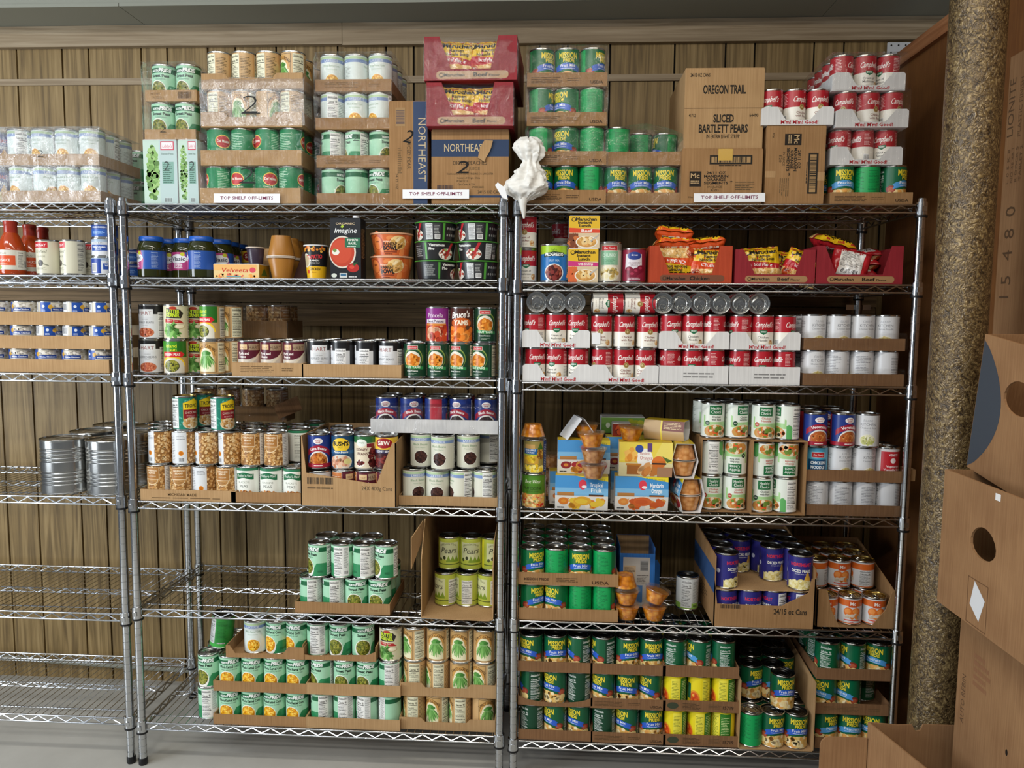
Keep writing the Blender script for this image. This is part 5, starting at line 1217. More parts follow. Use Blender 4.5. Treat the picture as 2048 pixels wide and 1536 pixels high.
# sauce bottles
def a_sauce(A, C, H):
    base(A, 'd9d6c8'); A.rect(-34, 40, H*.22, H*.72, 'd9562a'); A.text('BUFFALO', -2, H*.78, 6, '8a7a5a', w=34); A.text('WILD SAUCE', 0, H*.42, 8, 'f4e6dc', w=50, b=.02); A.fine(-20, 20, H*.28, H*.36, 2, 'f0c9b4', .4); A.ell(-12, H*.12, 12, 7, '9fae4c'); A.rect(44, 84, 2, H-2, 'e4e2da'); A.nutri(46, 66, 4, H-4, None); A.bars(68, 82, 4, H*.5)
BOT = Proto('sauce_bottle', 'bottle', [('bottle_body', lathe_kind('bb', [(0.030, 0), (0.037, 0.002), (0.039, 0.010), (0.039, 0.075), (0.036, 0.095), (0.026, 0.122), (0.0185, 0.136), (0.0172, 0.150)], 'sauce_glass')),
    ('bottle_seal', lathe_kind('bs', [(0.0195, 0.132), (0.0190, 0.158), (0.0205, 0.160), (0.0205, 0.170), (0.018, 0.172)], 'red_seal')), ('printed_label', wrap_label(a_sauce, 62, 2*math.pi*39.6, 0.0396, 0.016))])
z = deck('A', 2)
for px, Yc, ro, l in ((24, 0.05, -8, 'big orange sauce bottle, front one by the frame edge'), (62, 0.14, 20, 'orange sauce bottle, second one behind an olive can'), (87, 0.22, 60, 'orange sauce bottle with dark red neck, farthest back of three')):
    BOT.put((Xat(px, Yc, z+.05), Yc, z), ro, l, 'sauce bottles')
single('olive', 83, z, 0.05, -4, 'beside the sauce bottle'); single('olive', 132, z, 0.045, -38, 'next to the stacked chicken cans'); single('olive', 176, z, 0.13, -10, 'half hidden behind the stacked chicken cans')
for k, (kk, ro, l) in enumerate((('chick', 60, 'bottom of the stack beside the wire post'), ('chick', -4, 'middle of the stack beside the wire post'), ('chickb', 0, 'topmost of the stack beside the wire post'))):
    single(kk, 195, z+(0, .0585, .117)[k], 0.05, ro, l)
for k in range(2): single('chickb', 250, z+k*.0455, 0.13, 20, ('lower' if k == 0 else 'upper')+' one glimpsed between the wire posts')
# pickle jars
def a_jar(A, C, H):
    base(A, '2450a0'); A.poly([(-46, 0), (14, 0), (18, H*.5), (10, H), (-46, H)], 'b03a78'); A.ell(-14, H*.62, 30, H*.26, 'e6e6ea'); A.text('Vlasic', -14, H*.53, 12, '1f2436', w=48, b=.02); A.ell(2, H*.88, 7, 6, 'c9c832'); A.text('Sweet', -14, H*.24, 7, 'f0e2ea', w=30, b=.03); A.text('Relish', -14, H*.10, 7, 'f0e2ea', w=30, b=.03); A.nutri(40, 64, 2, H-2, None, 'a9bce0')
JAR = Proto('pickle_jar', 'jar', [('jar_body', lathe_kind('jb', [(0.036, 0), (0.042, 0.003), (0.0425, 0.012), (0.0425, 0.090), (0.040, 0.102), (0.034, 0.112), (0.033, 0.118)], 'jar_glass_green')),
    ('jar_lid', lathe_kind('jl', [(0.0345, 0.114), (0.0362, 0.115), (0.0366, 0.118), (0.0360, 0.1275), (0.0345, 0.1295), (0.031, 0.129), (0.030, 0.128)], 'blue_lid')), ('printed_label', wrap_label(a_jar, 58, 2*math.pi*42.9, 0.0429, 0.026))])
z = deck('B', 2)
for px, Yc, ro, l in ((304, .052, -30, 'pickle jar with blue lid, front one by the wire post'), (341, .14, 20, 'pickle jar with blue lid, squeezed between two front jars'), (372, .11, 10, 'pickle jar with blue lid, behind the biggest-looking jar'), (404, .045, -62, 'pickle jar turned to plain blue label, beside a pasta box'),
                      (441, .14, 40, 'pickle jar, first of the dark row behind the pasta box'), (458, .225, 60, 'pickle jar, second of the dark row behind the pasta box'), (476, .31, 30, 'pickle jar, third of the dark row behind the pasta box')):
    JAR.put((Xat(px, Yc, z+.05), Yc, z), ro, l, 'pickle jars')
single('sw', 494, z, 0.30, 20, 'at the rear behind a dark cup')
def pr_velv(A, w, h):
    A.rect(0, w, 0, h, 'e0c48a'); A.rect(0, w*.95, h*.55, h, 'e4b06a'); A.text('Velveeta', w*.46, h*.42, h*.32, 'c2402e', w=w*.6, it=.25, b=.02); A.ell(w*.86, h*.58, h*.24, h*.2, 'd24a5a'); A.blobs(w*.5, h*.14, w*.46, h*.14, 30, h*.1, ['e87a5a', 'e9a04c', 'd9604a', 'eec07a'], 1.8, inside=lambda u, v: True); A.rect(w*.28, w*.6, h*.04, h*.15, '6f9aa0')
bv, zv, _ = carton('pasta_box', 427, 518, 529, 0.0, 0.085, z, 'white_card', 'flat cheesy pasta box lying before the pickle jars', pr_velv, aside=lambda A, w, h: (A.rect(0, w, 0, h, 'cf9e2a'), A.poly([(w*.2, h*.2), (w*.5, h*.8), (w*.8, h*.2)], '5a7a2c')), cat='box', finish='printed_paper')
# cups
def cup_proto(name, rt, rb, h, body, rim, cat='cup', fill=None, lid=None):
    parts = [('cup_body', lathe_kind('cb', [(rb*.9, 0.001), (rb, 0.0), (rb+(rt-rb)*.9, h*.88), (rt-0.002, h-0.002)], body)), ('cup_rim', lathe_kind('cr', [(rt-0.002, h-0.003), (rt+0.003, h-0.003), (rt+0.003, h), (rt-0.004, h+0.0004)], rim))]
    if fill: parts.append(('fruit_filling', lathe_kind('ff', [(rb*.85, 0.002), (rb*.95, 0.002), (rb+(rt-rb)*.82, h*.82), (rt*.5, h*.86)], fill)))
    return Proto(name, cat, parts)
SAUCE = cup_proto('applesauce_cup', 0.042, 0.029, 0.066, 'brown_cup', 'pale_rim'); GRAPE = cup_proto('dark_cup', 0.028, 0.021, 0.054, 'grape_cup', 'pale_rim')
for px, Yc, l in ((563, .045, 'front'), (579, .13, 'middle'), (590, .215, 'rear')):
    x = Xat(px, Yc, z+.06)
    SAUCE.put((x, Yc, z), 0, 'caramel-coloured cup standing upright, '+l+' pair beside the noodle cup', 'caramel cups'); SAUCE.put((x, Yc, z+.133), (180, 0, 0), 'caramel-coloured cup turned upside down, '+l+' pair beside the noodle cup', 'caramel cups')
x = Xat(592, .02, z)
o = link('cup_sleeve', MB().prism([(-0.026, 0), (0.020, 0), (0.016, 0.09), (0.010, 0.09)], lambda a, b, t: (a, t, b), 0, 0.10).mesh('sl', ['brown_sleeve'], smooth=False), None, (Xat(594, .085, z+.02)+.012, .085, z))
tag(o, 'dark brown cardboard sleeve wedged between caramel cups and noodle cup', 'sleeve')
x = (Xat(512, .045, zv)); GRAPE.put((x, .045, zv), 0, 'dark cup standing on the flat pasta box')
m = MB(); m.prism([(-.036, 0), (.032, 0), (.034, .060), (.031, .060), (.029, .003), (-.033, .003), (-.033, .056), (-.036, .056)], lambda a, b, t: (a, t, b), 0, 0.045); m.box(-.036, .033, .043, .045, 0, .058)
tag(link('cup_carton', m.mesh('cc', ['kraft_light'], smooth=False), None, (x, .078, zv)), 'open beige cardboard holder behind the dark cup', 'carton')
def a_tap(A, C, H):
    base(A, '1b1a1c'); A.rect(-C/2, C/2, 0, H*.36, 'e6b31e'); A.blobs(0, H*.9, C/2, H*.1, 70, 4, ['d9862a', 'b9541c', 'e8b04a'], inside=lambda u, v: True); A.ell(-26, H*.55, 17, H*.22, 'd9d4c6'); A.ell(-26, H*.55, 14, H*.18, 'bfae8a'); A.text('TAPATIO', 4, H*.60, 12, 'd4343c', w=48, b=.03, rot=4); A.text('RAMEN', 4, H*.52, 5, 'f0ece6', w=28, b=.02); A.text('NOODLE SOUP', 4, H*.45, 4, 'f0ece6', w=32); A.text('CHICKEN', 4, H*.24, 8, '2a2014', w=36, b=.03); A.text('flavor', 2, H*.16, 4, '8a4a14', w=16); A.ell(-20, H*.2, 5, 6, 'c9401c')
tp = lambda f: 0.0285+0.0085*f
TAP = Proto('noodle_cup', 'cup', [('cup_body', lathe_kind('tb', [(0.027, 0.001), (0.028, 0), (0.0368, 0.100), (0.0395, 0.101), (0.0395, 0.104), (0.036, 0.1045)], 'white_card')), ('printed_label', wrap_label(a_tap, 98, 2*math.pi*33, 0.033, 0.002, lambda f: 0.0286+0.0086*f))])
TAP.put((Xat(633, .045, z+.05), .045, z), 0, 'black and yellow noodle cup beside the tall soup carton')
def pr_imag(A, w, h):
    A.rect(0, w, 0, h, '1a1d22'); A.text('ORGANIC', w*.5, h*.90, h*.032, 'd9c29a', w=w*.62, b=.01); A.text('Imagine', w*.5, h*.76, h*.085, 'f0f2f2', w=w*.72, it=.25); A.poly([(w*.34, h*.86), (w*.4, h*.90), (w*.46, h*.87), (w*.40, h*.84)], 'a8c43a')
    A.ell(w*.40, h*.44, w*.44, h*.27, 'd9d0c2'); A.ell(w*.39, h*.44, w*.40, h*.245, 'b9412a'); A.ell(w*.36, h*.45, w*.34, h*.2, 'c64c32'); A.rect(w*.48, w*.98, h*.52, h*.68, '2a6a4c'); A.text('TOMATO', w*.73, h*.625, h*.036, 'f2f2ea', w=w*.36, b=.02); A.text('BASIL', w*.73, h*.57, h*.036, 'f2f2ea', w=w*.26, b=.02); A.fine(w*.55, w*.92, h*.53, h*.55, 1, 'cfe0d4', .6)
    A.ell(w*.18, h*.44, w*.12, h*.05, 'e6e4d8'); A.ell(w*.15, h*.47, w*.06, h*.03, '6f8f4a'); A.ell(w*.74, h*.18, w*.2, h*.075, 'b02a26'); A.ell(w*.7, h*.19, w*.08, h*.03, 'd24a3a'); A.poly([(w*.7, h*.24), (w*.9, h*.28), (w*.8, h*.21)], '2c5a2c'); A.ell(w*.12, h*.05, w*.09, h*.035, 'cfd6cc'); A.rect(w*.3, w*.55, h*.015, h*.09, 'd0d4d2'); A.rect(w*.33, w*.52, h*.04, h*.08, '3a6a8c'); A.fine(w*.6, w*.95, h*.02, h*.05, 1, 'd0d0d0', .6)
bi, zi, ti = carton('soup_carton', 661, 722, 437, 0.0, 0.062, z, 'printed_black' if mat('printed_black', '1a1d22', 0.25) else '', 'tall black tomato soup carton with a white cap', pr_imag, aside=lambda A, w, h: (A.rect(0, w, 0, h, '1a1d22'), A.fine(w*.15, w*.85, h*.35, h*.85, 22, 'b99a6a', .35)), finish='printed_paper')
link('carton_cap', MB().lathe([(0.0105, 0), (0.0105, 0.008), (0.009, 0.009)], 20).mesh('cap', ['white_paper']), ti, (0.030, 0.016, zi-z))
def a_bowl(A, C, H):
    base(A, 'c9622c'); A.blobs(0, H*.5, C/2, H*.5, 60, 9, ['d4703a', 'b9541f', 'dd8448'], 1.8, inside=lambda u, v: True); A.ell(-38, H*.6, 20, H*.36, 'a8401c'); A.ell(-38, H*.58, 16, H*.32, 'dc7a3c'); A.fine(-44, -32, H*.62, H*.7, 1, '6a2a12', .7, 0); A.text('instant', -6, H*.62, 5.5, 'f4ead8', w=24); A.ell(30, H*.6, 26, H*.34, 'e2c79a'); A.blobs(30, H*.6, 24, H*.3, 36, 5, YN, 2.2)
    A.text('RAMEN', 2, H*.46, 9, '3a1f14', w=38, b=.04); A.text('BOWL', 4, H*.24, 12, '1f1512', w=46, b=.06); A.rect(-18, 26, H*.12, H*.19, '8a3a1c'); A.fine(-14, 14, H*.03, H*.08, 1, '5a2414', .6)
BOWL = Proto('noodle_bowl', 'bowl', [('bowl_body', lathe_kind('bo', [(0.050, 0), (0.052, 0.001), (0.0655, 0.066), (0.069, 0.067), (0.069, 0.071), (0.064, 0.0715)], 'orange_rim')), ('printed_label', wrap_label(a_bowl, 62, 2*math.pi*59, 0.059, 0.003, lambda f: 0.0530+0.0128*f))])
for k, ro in enumerate((-6, 3)): BOWL.put((Xat(784, .075, z+.05), .075, z+k*.0718), ro, 'orange ramen bowl, '+('lower' if k == 0 else 'upper')+' of the pair beside black bowls', 'orange ramen bowls')
def a_pho(A, C, H):
    base(A, '1a1b1e'); A.rect(-62, -55, 0, H, '4d9a38'); A.text('Vietnamese', -24, H*.78, 8, 'e6e8e4', w=48, b=.03); A.text('Pho', -40, H*.56, 8, 'e6e8e4', w=18, b=.03); A.ell(8, H*.32, 26, H*.34, 'd9d4cc'); A.blobs(8, H*.32, 24, H*.31, 60, 4, ['e8e2d4', 'b8483a', '8fae5c', 'f2ece0', '7a3a2c']); A.poly([(6, H*.3), (14, H*.34), (32, H*1.0), (22, H*1.0)], 'b3222a')
    A.nutri(46, 68, 2, H-2, 'd6d8da'); A.rect(70, 94, 2, H-2, '2a2b2e'); A.fine(72, 92, H*.4, H*.92, 6, 'a8aaa8', .4); A.bars(74, 92, H*.06, H*.34); A.rect(100, 107, 0, H, '4d9a38')
    for i in range(5):
        for j in range(2): A.ell(116+i*9, H*(.3+.4*j), 3, 4, '9a9c9a', 8)
    A.rect(-110, -62, 0, H, '202428'); A.fine(-106, -70, H*.2, H*.9, 6, '8a8c8a', .4)
PHO = Proto('pho_bowl', 'bowl', [('bowl_body', lathe_kind('ph', [(0.054, 0), (0.056, 0.001), (0.0640, 0.055), (0.0640, 0.058)], 'bowl_black')), ('bowl_rim', lathe_kind('pr', [(0.0635, 0.0545), (0.0668, 0.055), (0.0668, 0.0578), (0.060, 0.0592)], 'green_rim')), ('printed_label', wrap_label(a_pho, 51, 2*math.pi*60, 0.060, 0.002, lambda f: 0.0566+0.0072*f))])
for cx, col_ in ((872, 'beside orange bowls'), (955, 'beside the wire post')):
    for k, l in enumerate(('bottom', 'middle', 'topmost')):
        ro = {872: (74, 34, -66), 955: (-70, -14, -66)}[cx][k]
        PHO.put((Xat(cx, .072, z+.09), .072, z+k*.0594), ro, 'black noodle bowl with green rim, '+l+' of the stack '+col_, 'black noodle bowls')

z = deck('C', 2)
for k in range(2): single('crchick' if k else 'mush', 1052, z+k*.1025, 0.064, (0, -8)[k], ('lower' if k == 0 else 'upper')+' one of the pair beside the wire post')
for k in range(2): single('rice', 1123, z+k*.1025, 0.24, -60, ('lower' if k == 0 else 'upper')+' one at the rear behind the blue soup can')
single('prog', 1108, z, 0.046, 0, 'beside the instant lunch boxes')
def pr_lunch(band, word, food):
    def f(A, w, h):
        A.rect(0, w, 0, h, 'd8c3a0'); A.rect(0, w, h*.62, h, 'dfb52a'); A.band(lambda u: h*.48, lambda u: h*(.64-.0006*u), 0, w, band, 6); A.text('Maruchan', w*.56, h*.86, h*.095, '1e1812', w=w*.68, b=.04); A.ell(w*.15, h*.89, w*.075, h*.065, '1e1812'); A.ell(w*.15, h*.895, w*.05, h*.045, 'dfb52a')
        A.text('Instant', w*.52, h*.76, h*.085, '1e1812', w=w*.46, b=.04); A.text('Lunch', w*.52, h*.66, h*.085, '1e1812', w=w*.38, b=.04); A.text(word, w*.58, h*.51, h*.08, 'f6e9e6', w=w*(.5 if len(word) > 5 else .36), b=.03)
        A.rect(0, w*.3, 0, h*.46, food); A.blobs(w*.16, h*.24, w*.17, h*.22, 14, w*.07, [food, 'c4703c', '7a3f22'], 1.6, inside=lambda u, v: True); A.ell(w*.58, h*.2, w*.36, h*.19, 'efe9dc'); A.ell(w*.58, h*.2, w*.32, h*.165, 'c9934a'); A.blobs(w*.58, h*.22, w*.26, h*.13, 26, w*.05, YN, 2); A.poly([(w*.7, h*.25), (w*.98, h*.44), (w*.96, h*.38), (w*.72, h*.2)], 'b9b4ac')
    return f
_, zl, _ = carton('instant_lunch_box', 1136, 1196, 498, 0.002, 0.09, z, 'white_card', 'instant noodle box with pink band, lower of two stacked', pr_lunch('c9367c', 'with Shrimp', 'd9693a'), finish='printed_paper', cat='box')
carton('instant_lunch_box', 1138, 1199, 432, 0.006, 0.09, zl, 'white_card', 'instant noodle box with red band, upper of two stacked', pr_lunch('d9472a', 'Beef', '7a4024'), finish='printed_paper', cat='box')
single('chunk', 1221, z, 0.042, -6, 'beside the cranberry can'); single('cran', 1270, z, 0.044, -4, 'beside the orange noodle case')
# opened noodle cases
xl, xr = Xat(1299, .0, z+.04), Xat(1464, .0, z+.04)
open_case('noodle_case', xl, xr, 0.0, 0.28, z, 0.110, 'orange_card', 'opened orange chicken noodle case beside the cranberry can', 'Chicken', lo=.26, lt=.036, dark=True)
G = 'orange noodle packs'
pack('chickn', (xl+.085, .034, z+.112), (-4, 180, 0), 'orange noodle pack upside down in the orange case front', G, .98); pack('chickn', (xl+.182, .030, z+.006), (-5, 0, 0), 'orange noodle pack upright in the orange case front', G, .98)
pack('chickn', (xl+.075, .095, z+.014), (0, 0, 0), 'orange noodle pack in the second row of the orange case', G, 1.0); pack('chickn', (xl+.18, .090, z+.014), (0, 0, 0), 'orange noodle pack, second row beside the lettered flap', G, 1.0)
for q, (dx, dz, rz_, ry_, l) in enumerate(((.075, .116, 6, 2, 'lowest of two lying on the orange case'), (.082, .146, -4, -5, 'topmost lying above the orange case'), (.185, .115, -8, 6, 'lying crooked over the orange case edge'))):
    pack('chickn', (xl+dx, .112, z+dz+.004), (-88, ry_, 180+rz_), 'orange noodle pack '+l, G, .95)
xl, xr = Xat(1470, .0, z+.04), Xat(1630, .0, z+.04)
open_case('noodle_case', xl, xr, 0.0, 0.28, z, 0.100, 'red_card', 'opened red beef noodle case, middle of the three opened cases', 'Beef', lo=.27, lt=.034)
G = 'loose beef noodle packs'
pack('beef', (xl+.088, .030, z+.010), (-8, -4, 3), 'beef noodle pack facing out in the middle opened case', G, .96); pack('beef', (xl+.190, .034, z+.004), (-6, 22, -12), 'beef noodle pack leaning sideways in the middle opened case', G, .92); pack('beef', (xl+.16, .085, z+.004), (0, 8, 0), 'beef noodle pack behind the leaning pack in the middle case', G, .92)
xl, xr = Xat(1633, .0, z+.04), Xat(1806, .0, z+.04)
open_case('noodle_case', xl, xr, 0.002, 0.28, z, 0.112, 'red_card', 'opened red beef noodle case beside the chrome end post', 'Beef', lo=.25, lt=.034)
pack('beef', (xl+.070, .135, z+.135), (-100, -14, 186), 'beef noodle pack balanced on the end case rim', G, .98); pack('beef', (xl+.098, .034, z+.012), (8, -14, 172), 'beef noodle pack showing its white back in the end case', G, .92)
for q, (dx, dz, ry_, rz_) in enumerate(((.185, .032, 2, 176), (.19, .062, 6, 170), (.20, .090, 10, 174))):
    pack('beef', (xl+dx, .150, z+dz), (82, ry_, rz_), 'beef noodle pack lying '+('lowest', 'second', 'topmost')[q]+' of the pile in the end case', G, .95)

# ================================================================== THIRD SHELF
z = deck('A', 3); zz = z
for q, (pr_, ro, wh) in enumerate(((221, [0, -8, 5, -4, 22], 'bottom chicken tray'), (222, [0, 0, 70, 80, 56], 'middle chicken tray'), (223, [0, -10, 50, 75, 60], 'top chicken tray'))):
    zz, _ = case(-54+q*3, pr_-3, zz, 5, 'tuna', ro, wh, rows=2, back='R', y0=0.020, tr=('plain', 'kraft_light', 0.042), tlab=wh.replace('chicken tray', '')+'cardboard tray of flat chicken cans by the frame edge')
z = deck('B', 3)
for k in range(2): single('hart', 291, z+k*.1113, 0.062, (8, -4)[k], ('lower', 'upper')[k]+' one of the pair beside the post')
single('island', 341, z, 0.046, 10, 'under a cream pea can'); single('butter', 341, z+.1113, 0.046, 12, 'standing on a green pea can')
for k in range(2): single('butter', 380, z+k*.1113, 0.115, 16, ('lower', 'upper')[k]+' one of the pair set back in the gap')
single('garden', 414, z, 0.046, -6, 'under a green pea can'); single('island', 414, z+.1113, 0.046, -22, 'standing on a tan bean can')
for k in range(2): single('garden', 452, z+k*.1113, 0.10, -30, ('lower', 'upper')[k]+' one set back beside pork and beans')
t1, b1 = case(466, 604, z, 3, 'pork', [28, 26, 24], 'pork and beans tray', rows=3, back='all', y0=0.0, tr=('plain', 'kraft_light', 0.042), tlab='cardboard tray of maroon pork and beans cans', prn=pr_some)
case(609, 797, z, 4, 'hart', [14, -84, -88, -16], 'grey bean tray', rows=3, back='all', y0=0.0, tr=('plain', 'kraft_light', 0.040), tlab='cardboard tray of grey refried bean cans')
t2, b2 = case(484, 572, t1+.0005, 2, 'garb', [100, 60], 'dim tray behind pork and beans', rows=2, back='all', y0=0.23, tr=('plain', 'kraft', 0.060), tlab='cardboard tray of film-wrapped garbanzo cans at the rear of the bean shelf')
wrap(b2, t1+.002, t2+.003, 'clear film around the rear garbanzo tray on the bean shelf', 'film_clear', seed=41, sides='FR')
for i, px in enumerate((827, 874, 920, 965)): single('yam', px, z, 0.044, (-4, -8, -22, -26)[i], ORD[i]+' from left in the bottom row')
for i, px in enumerate((827, 874, 920, 965)): single('yam', px-3, z, 0.125, 30*i, ORD[i]+' from left in the hidden row behind')
single('princ', 872, z+.1115, 0.044, -4, 'standing on the yam cans'); single('bruce', 921, z+.1115, 0.044, -2, 'between purple and dark green cans'); single('yam', 968, z+.1115, 0.062, 8, 'standing on top beside the post')

z = deck('C', 3)
NK = {}
lows = [((1048, 1178), 'mush', [14, -30, -26], 'notch', pr_mm, 'first lower soup tray'), ((1182, 1316), 'rice', [-58, 12, -22], 'notch', pr_mm, 'second lower soup tray'),
        ((1320, 1455), 'noodle', [-95, -12, 80], 'plain', pr_date, 'third lower soup tray'), ((1459, 1600), 'noodle', [-62, -10, 95], 'plain', pr_date, 'fourth lower soup tray')]
tops = []
for (pl, pr_), kk, ro, sty, prn, wh in lows:
    t, b = case(pl, pr_, z, 3, kk, ro, wh, rows=3, back='LR', y0=0.0, tr=(sty, 'white_tray', 0.054), tlab='white '+wh.replace('soup tray', 'cardboard tray of red soup cans'), prn=prn, trn='soup_tray'); tops.append((t, b))
zt = tops[0][0]+.0004; ups = []
for (pl, pr_), kk, ro, wh in (((1046, 1178), 'mush', [-46, 4, -12], 'first upper soup tray'), ((1321, 1457), 'noodle', [20, -6, 92], 'third upper soup tray'), ((1461, 1601), 'noodle', [-80, -6, 40], 'fourth upper soup tray')):
    t, b = case(pl, pr_, zt, 3, kk, ro, wh, rows=2, back='LR', y0=0.0, tr=('notch', 'white_tray', 0.054), tlab='white '+wh.replace('soup tray', 'cardboard tray of red soup cans'), prn=pr_mm, trn='soup_tray'); ups.append((t, b))
for i, px in enumerate((1204, 1250, 1297)): single('rice', px, zt, 0.038, (-8, 14, 10)[i], 'loose on the tray below, '+ORD[i]+' from left')
for i, px in enumerate((1204, 1250, 1297)): single('rice', px, zt, 0.110, 60*i, 'loose behind, '+ORD[i]+' from left in second row')
cd_ = at(1192, 690, 0.002); tag(link('white_price_card', MB().box(-.013, .013, -.0005, .0005, 0, .034).mesh('wc', ['white_paper']), None, (cd_.x, 0.0035, zt+.012)), 'small blank white card against a chicken rice can', 'card')
zq = zt+.1025+.0032
for i, px in enumerate((1074, 1112, 1150)): 
    x = Xat(px, 0.01, zq+.03); put('mush', x, 0.012+.102, zq+.0331, 0, K['mush']['desc']+' lying end-on, '+ORD[i]+' of three above the wire post corner', 'soup cans lying end-on', 90, 0)
zr = zt+.1023
for i, (px, kk) in enumerate(((1183, 'mush'), (1247, 'crchick'))):
    x = Xat(px, 0.02, zr+.03); put(kk, x, 0.045, zr+.0332, 0, K[kk]['desc']+' lying on its side, '+('first', 'second')[i]+' of two', 'soup cans lying on their sides', 0, 90)
for i, px in enumerate((1326, 1362, 1402, 1441, 1481, 1519)):
    x = Xat(px, 0.01, zq+.03); put('noodle', x, 0.012+.102, zq+.0331, 0, K['noodle']['desc']+' lying end-on, '+ORD[i]+' of six in the top row', 'soup cans lying end-on', 90, (0, 20, -15, 10, 0, -12)[i]*0)
zz = z
for q, (pl, pr_, ro, wh) in enumerate(((1608, 1806, [14, 70, 100, 150], 'lower white soup pack'), (1610, 1809, [16, 12, 4, -30], 'upper white soup pack'))):
    zz, bx = case(pl, pr_, zz, 4, 'kitch', ro, wh, rows=3, back='L' if q == 0 else 'all', y0=0.004, tr=('plain', 'kraft_dark', 0.036), tlab=wh.replace('white soup pack', 'cardboard tray of white noodle soup cans')+' by the end post')
    wrap(bx, zz-.104, zz-.055, 'clear film around the '+wh.replace('soup pack', 'soup tray by the end post'), seed=44+q, sides='FL', pad=.003)
# ================================================================== FOURTH SHELF
z = deck('A', 4)
for j in range(3):
    for i in range(2):
        Yc = 0.086+j*0.157; x = Xat(103, 0.01, z+.09)+i*0.158-(.012 if j == 2 else 0)
        put('big', x, Yc, z, R.uniform(0, 360), 'large bare silver food can, '+('column by the frame edge', 'column by the wire posts')[i]+', '+ROWN[j]+' one', 'large silver cans')
tg = at(216, 898, 0.012)
z = deck('B', 4)
t1, b1 = case(282, 470, z, 4, 'garb', [-8, 14, -116, -2], 'lower garbanzo tray', rows=3, back='LR', y0=0.0, tr=('plain', 'kraft_light', 0.036), tlab='long cardboard tray printed with dark writing under garbanzo cans', prn=pr_mich)
t2, b2 = case(470, 600, z, 3, 'bpea', [-4, -6, -2], 'lower blackeye tray', rows=3, back='all', y0=0.0, tr=('plain', 'kraft', 0.034), tlab='cardboard tray of blackeye pea cans beside the cut-open carton')
for j in range(3):
    for i, px in enumerate((310, 358, 405, 452, 497, 544)):
        ro = (-154, -114, -172, -164, -6, -10)[i] if j == 0 else R.uniform(-180, 180)
        single('garb' if j < 2 or i < 4 else 'bpea', px, max(t1, t2)+.0004, 0.048+j*0.0775, ro, ORD[i]+' from left, upper level, '+ROWN[j]+' row')
ta = max(t1, t2)+.0004+.111
single('bpea', 592, max(t1, t2)+.0004, 0.125, 130, 'peeking past garbanzo cans, upper level'); single('bpea', 590, max(t1, t2)+.0004, 0.205, 40, 'upper level behind the can past the garbanzo row'); single('bpea', 622, max(t1, t2)+.0004, 0.285, -30, 'upper level at the rear beside the carton')
for px, Yc, l in ((359, .050, 'front one of three on garbanzo cans'), (396, .135, 'set back between the other two'), (436, .052, 'front one beside the dim rear tray')): single('trop', px, ta+.0004, Yc, (58, 48, 54)[(359, 396, 436).index(px)], l)
t3, b3 = case(375, 573, ta+.0004, 4, 'garb', [110, 100, 95, 70], 'dim rear garbanzo tray', rows=1, y0=0.255, tr=('plain', 'kraft', 0.052), tlab='cardboard tray of film-wrapped garbanzo cans at the rear above green chickpeas')
wrap(b3, ta+.002, t3+.002, 'clear film around the rear garbanzo tray above the chickpea cans', 'film_clear', seed=51, sides='FR')
m = MB(); m.box(0, .10, -.001, .001, 0, .05); fl = link('loose_flap', m.mesh('lf', ['kraft_dark'], smooth=False), None, (b3[1]-.02, b3[2]-.02, ta+.012)); fl.rotation_euler = (0, rad(-22), rad(-12)); tag(fl, 'loose dark cardboard flap jutting from the dim rear garbanzo tray', 'cardboard flap')
# carton with a cut-down front holding assorted beans
def cut_carton(xl, xr, y0, d, z, hl, hf, hr, label, material='kraft_light', art=None, side_art=None, prof=None, hb=None, name='open_carton', t=0.0035, floor=True, left=True):
    w = xr-xl; a = w/2; o = thing(name, label, 'carton', ((xl+xr)/2, y0, z))
    m = MB(); P = prof or [(-a, 0), (a, 0), (a, hr), (a-.012, hr), (a-w*.20, hf*.72), (a-w*.28, hf*.72), (-a+w*.06, hf), (-a+w*.02, hl), (-a, hl)]
    m.prism(P, lambda x, zz, y: (x, y, zz), 0, t); link('front_panel', m.mesh('fp', [material], smooth=False), o)
    hb = hb or max(hl, hr)
    m = MB(); m.prism([(0, 0), (d, 0), (d, hb), (0, hr)], lambda y, zz, x: (x, y, zz), a-t, a); link('side_panel', m.mesh('sp', [material], smooth=False), o)
    if left: m = MB(); m.prism([(0, 0), (d, 0), (d, hb), (0, hl)], lambda y, zz, x: (x, y, zz), -a, -a+t); link('side_panel', m.mesh('sp', [material], smooth=False), o)
    m = MB(); m.box(-a+t, a-t, d-t, d, 0, hb); link('back_panel', m.mesh('bp', [material], smooth=False), o)
    if floor: m = MB(); m.box(-a+t, a-t, t, d-t, 0, t); link('bottom_panel', m.mesh('bt', [material], smooth=False), o)
    if art: A = Art(9); art(A, w*1000, hf*1000); link('printed_lettering', A.bake('pl', flat_map((-a, -.0002, 0), (1, 0, 0), (0, 0, 1)), material='printed_matte'), o)
    if side_art: A = Art(9); side_art(A, d*1000, hr*1000); link('side_print', A.bake('sp', flat_map((-a-.0002, d, 0), (0, -1, 0), (0, 0, 1)), material='printed_matte'), o)
    return o
xl, xr = Xat(601, -.02, z+.1), Xat(792, -.02, z+.1)
cut_carton(xl, xr, -.02, .30, z, .222, .105, .205, 'cut-open tan carton of assorted bean cans, front torn low', art=lambda A, w, h: (A.bars(w*.05, w*.36, h*.62, h*.88, None, '3c342c'), A.fine(w*.07, w*.34, h*.52, h*.58, 1, '5c4a34', .7, 0), A.text('24X 400g Cans', w*.80, h*.50, h*.13, '5a4a38', w=w*.32)))
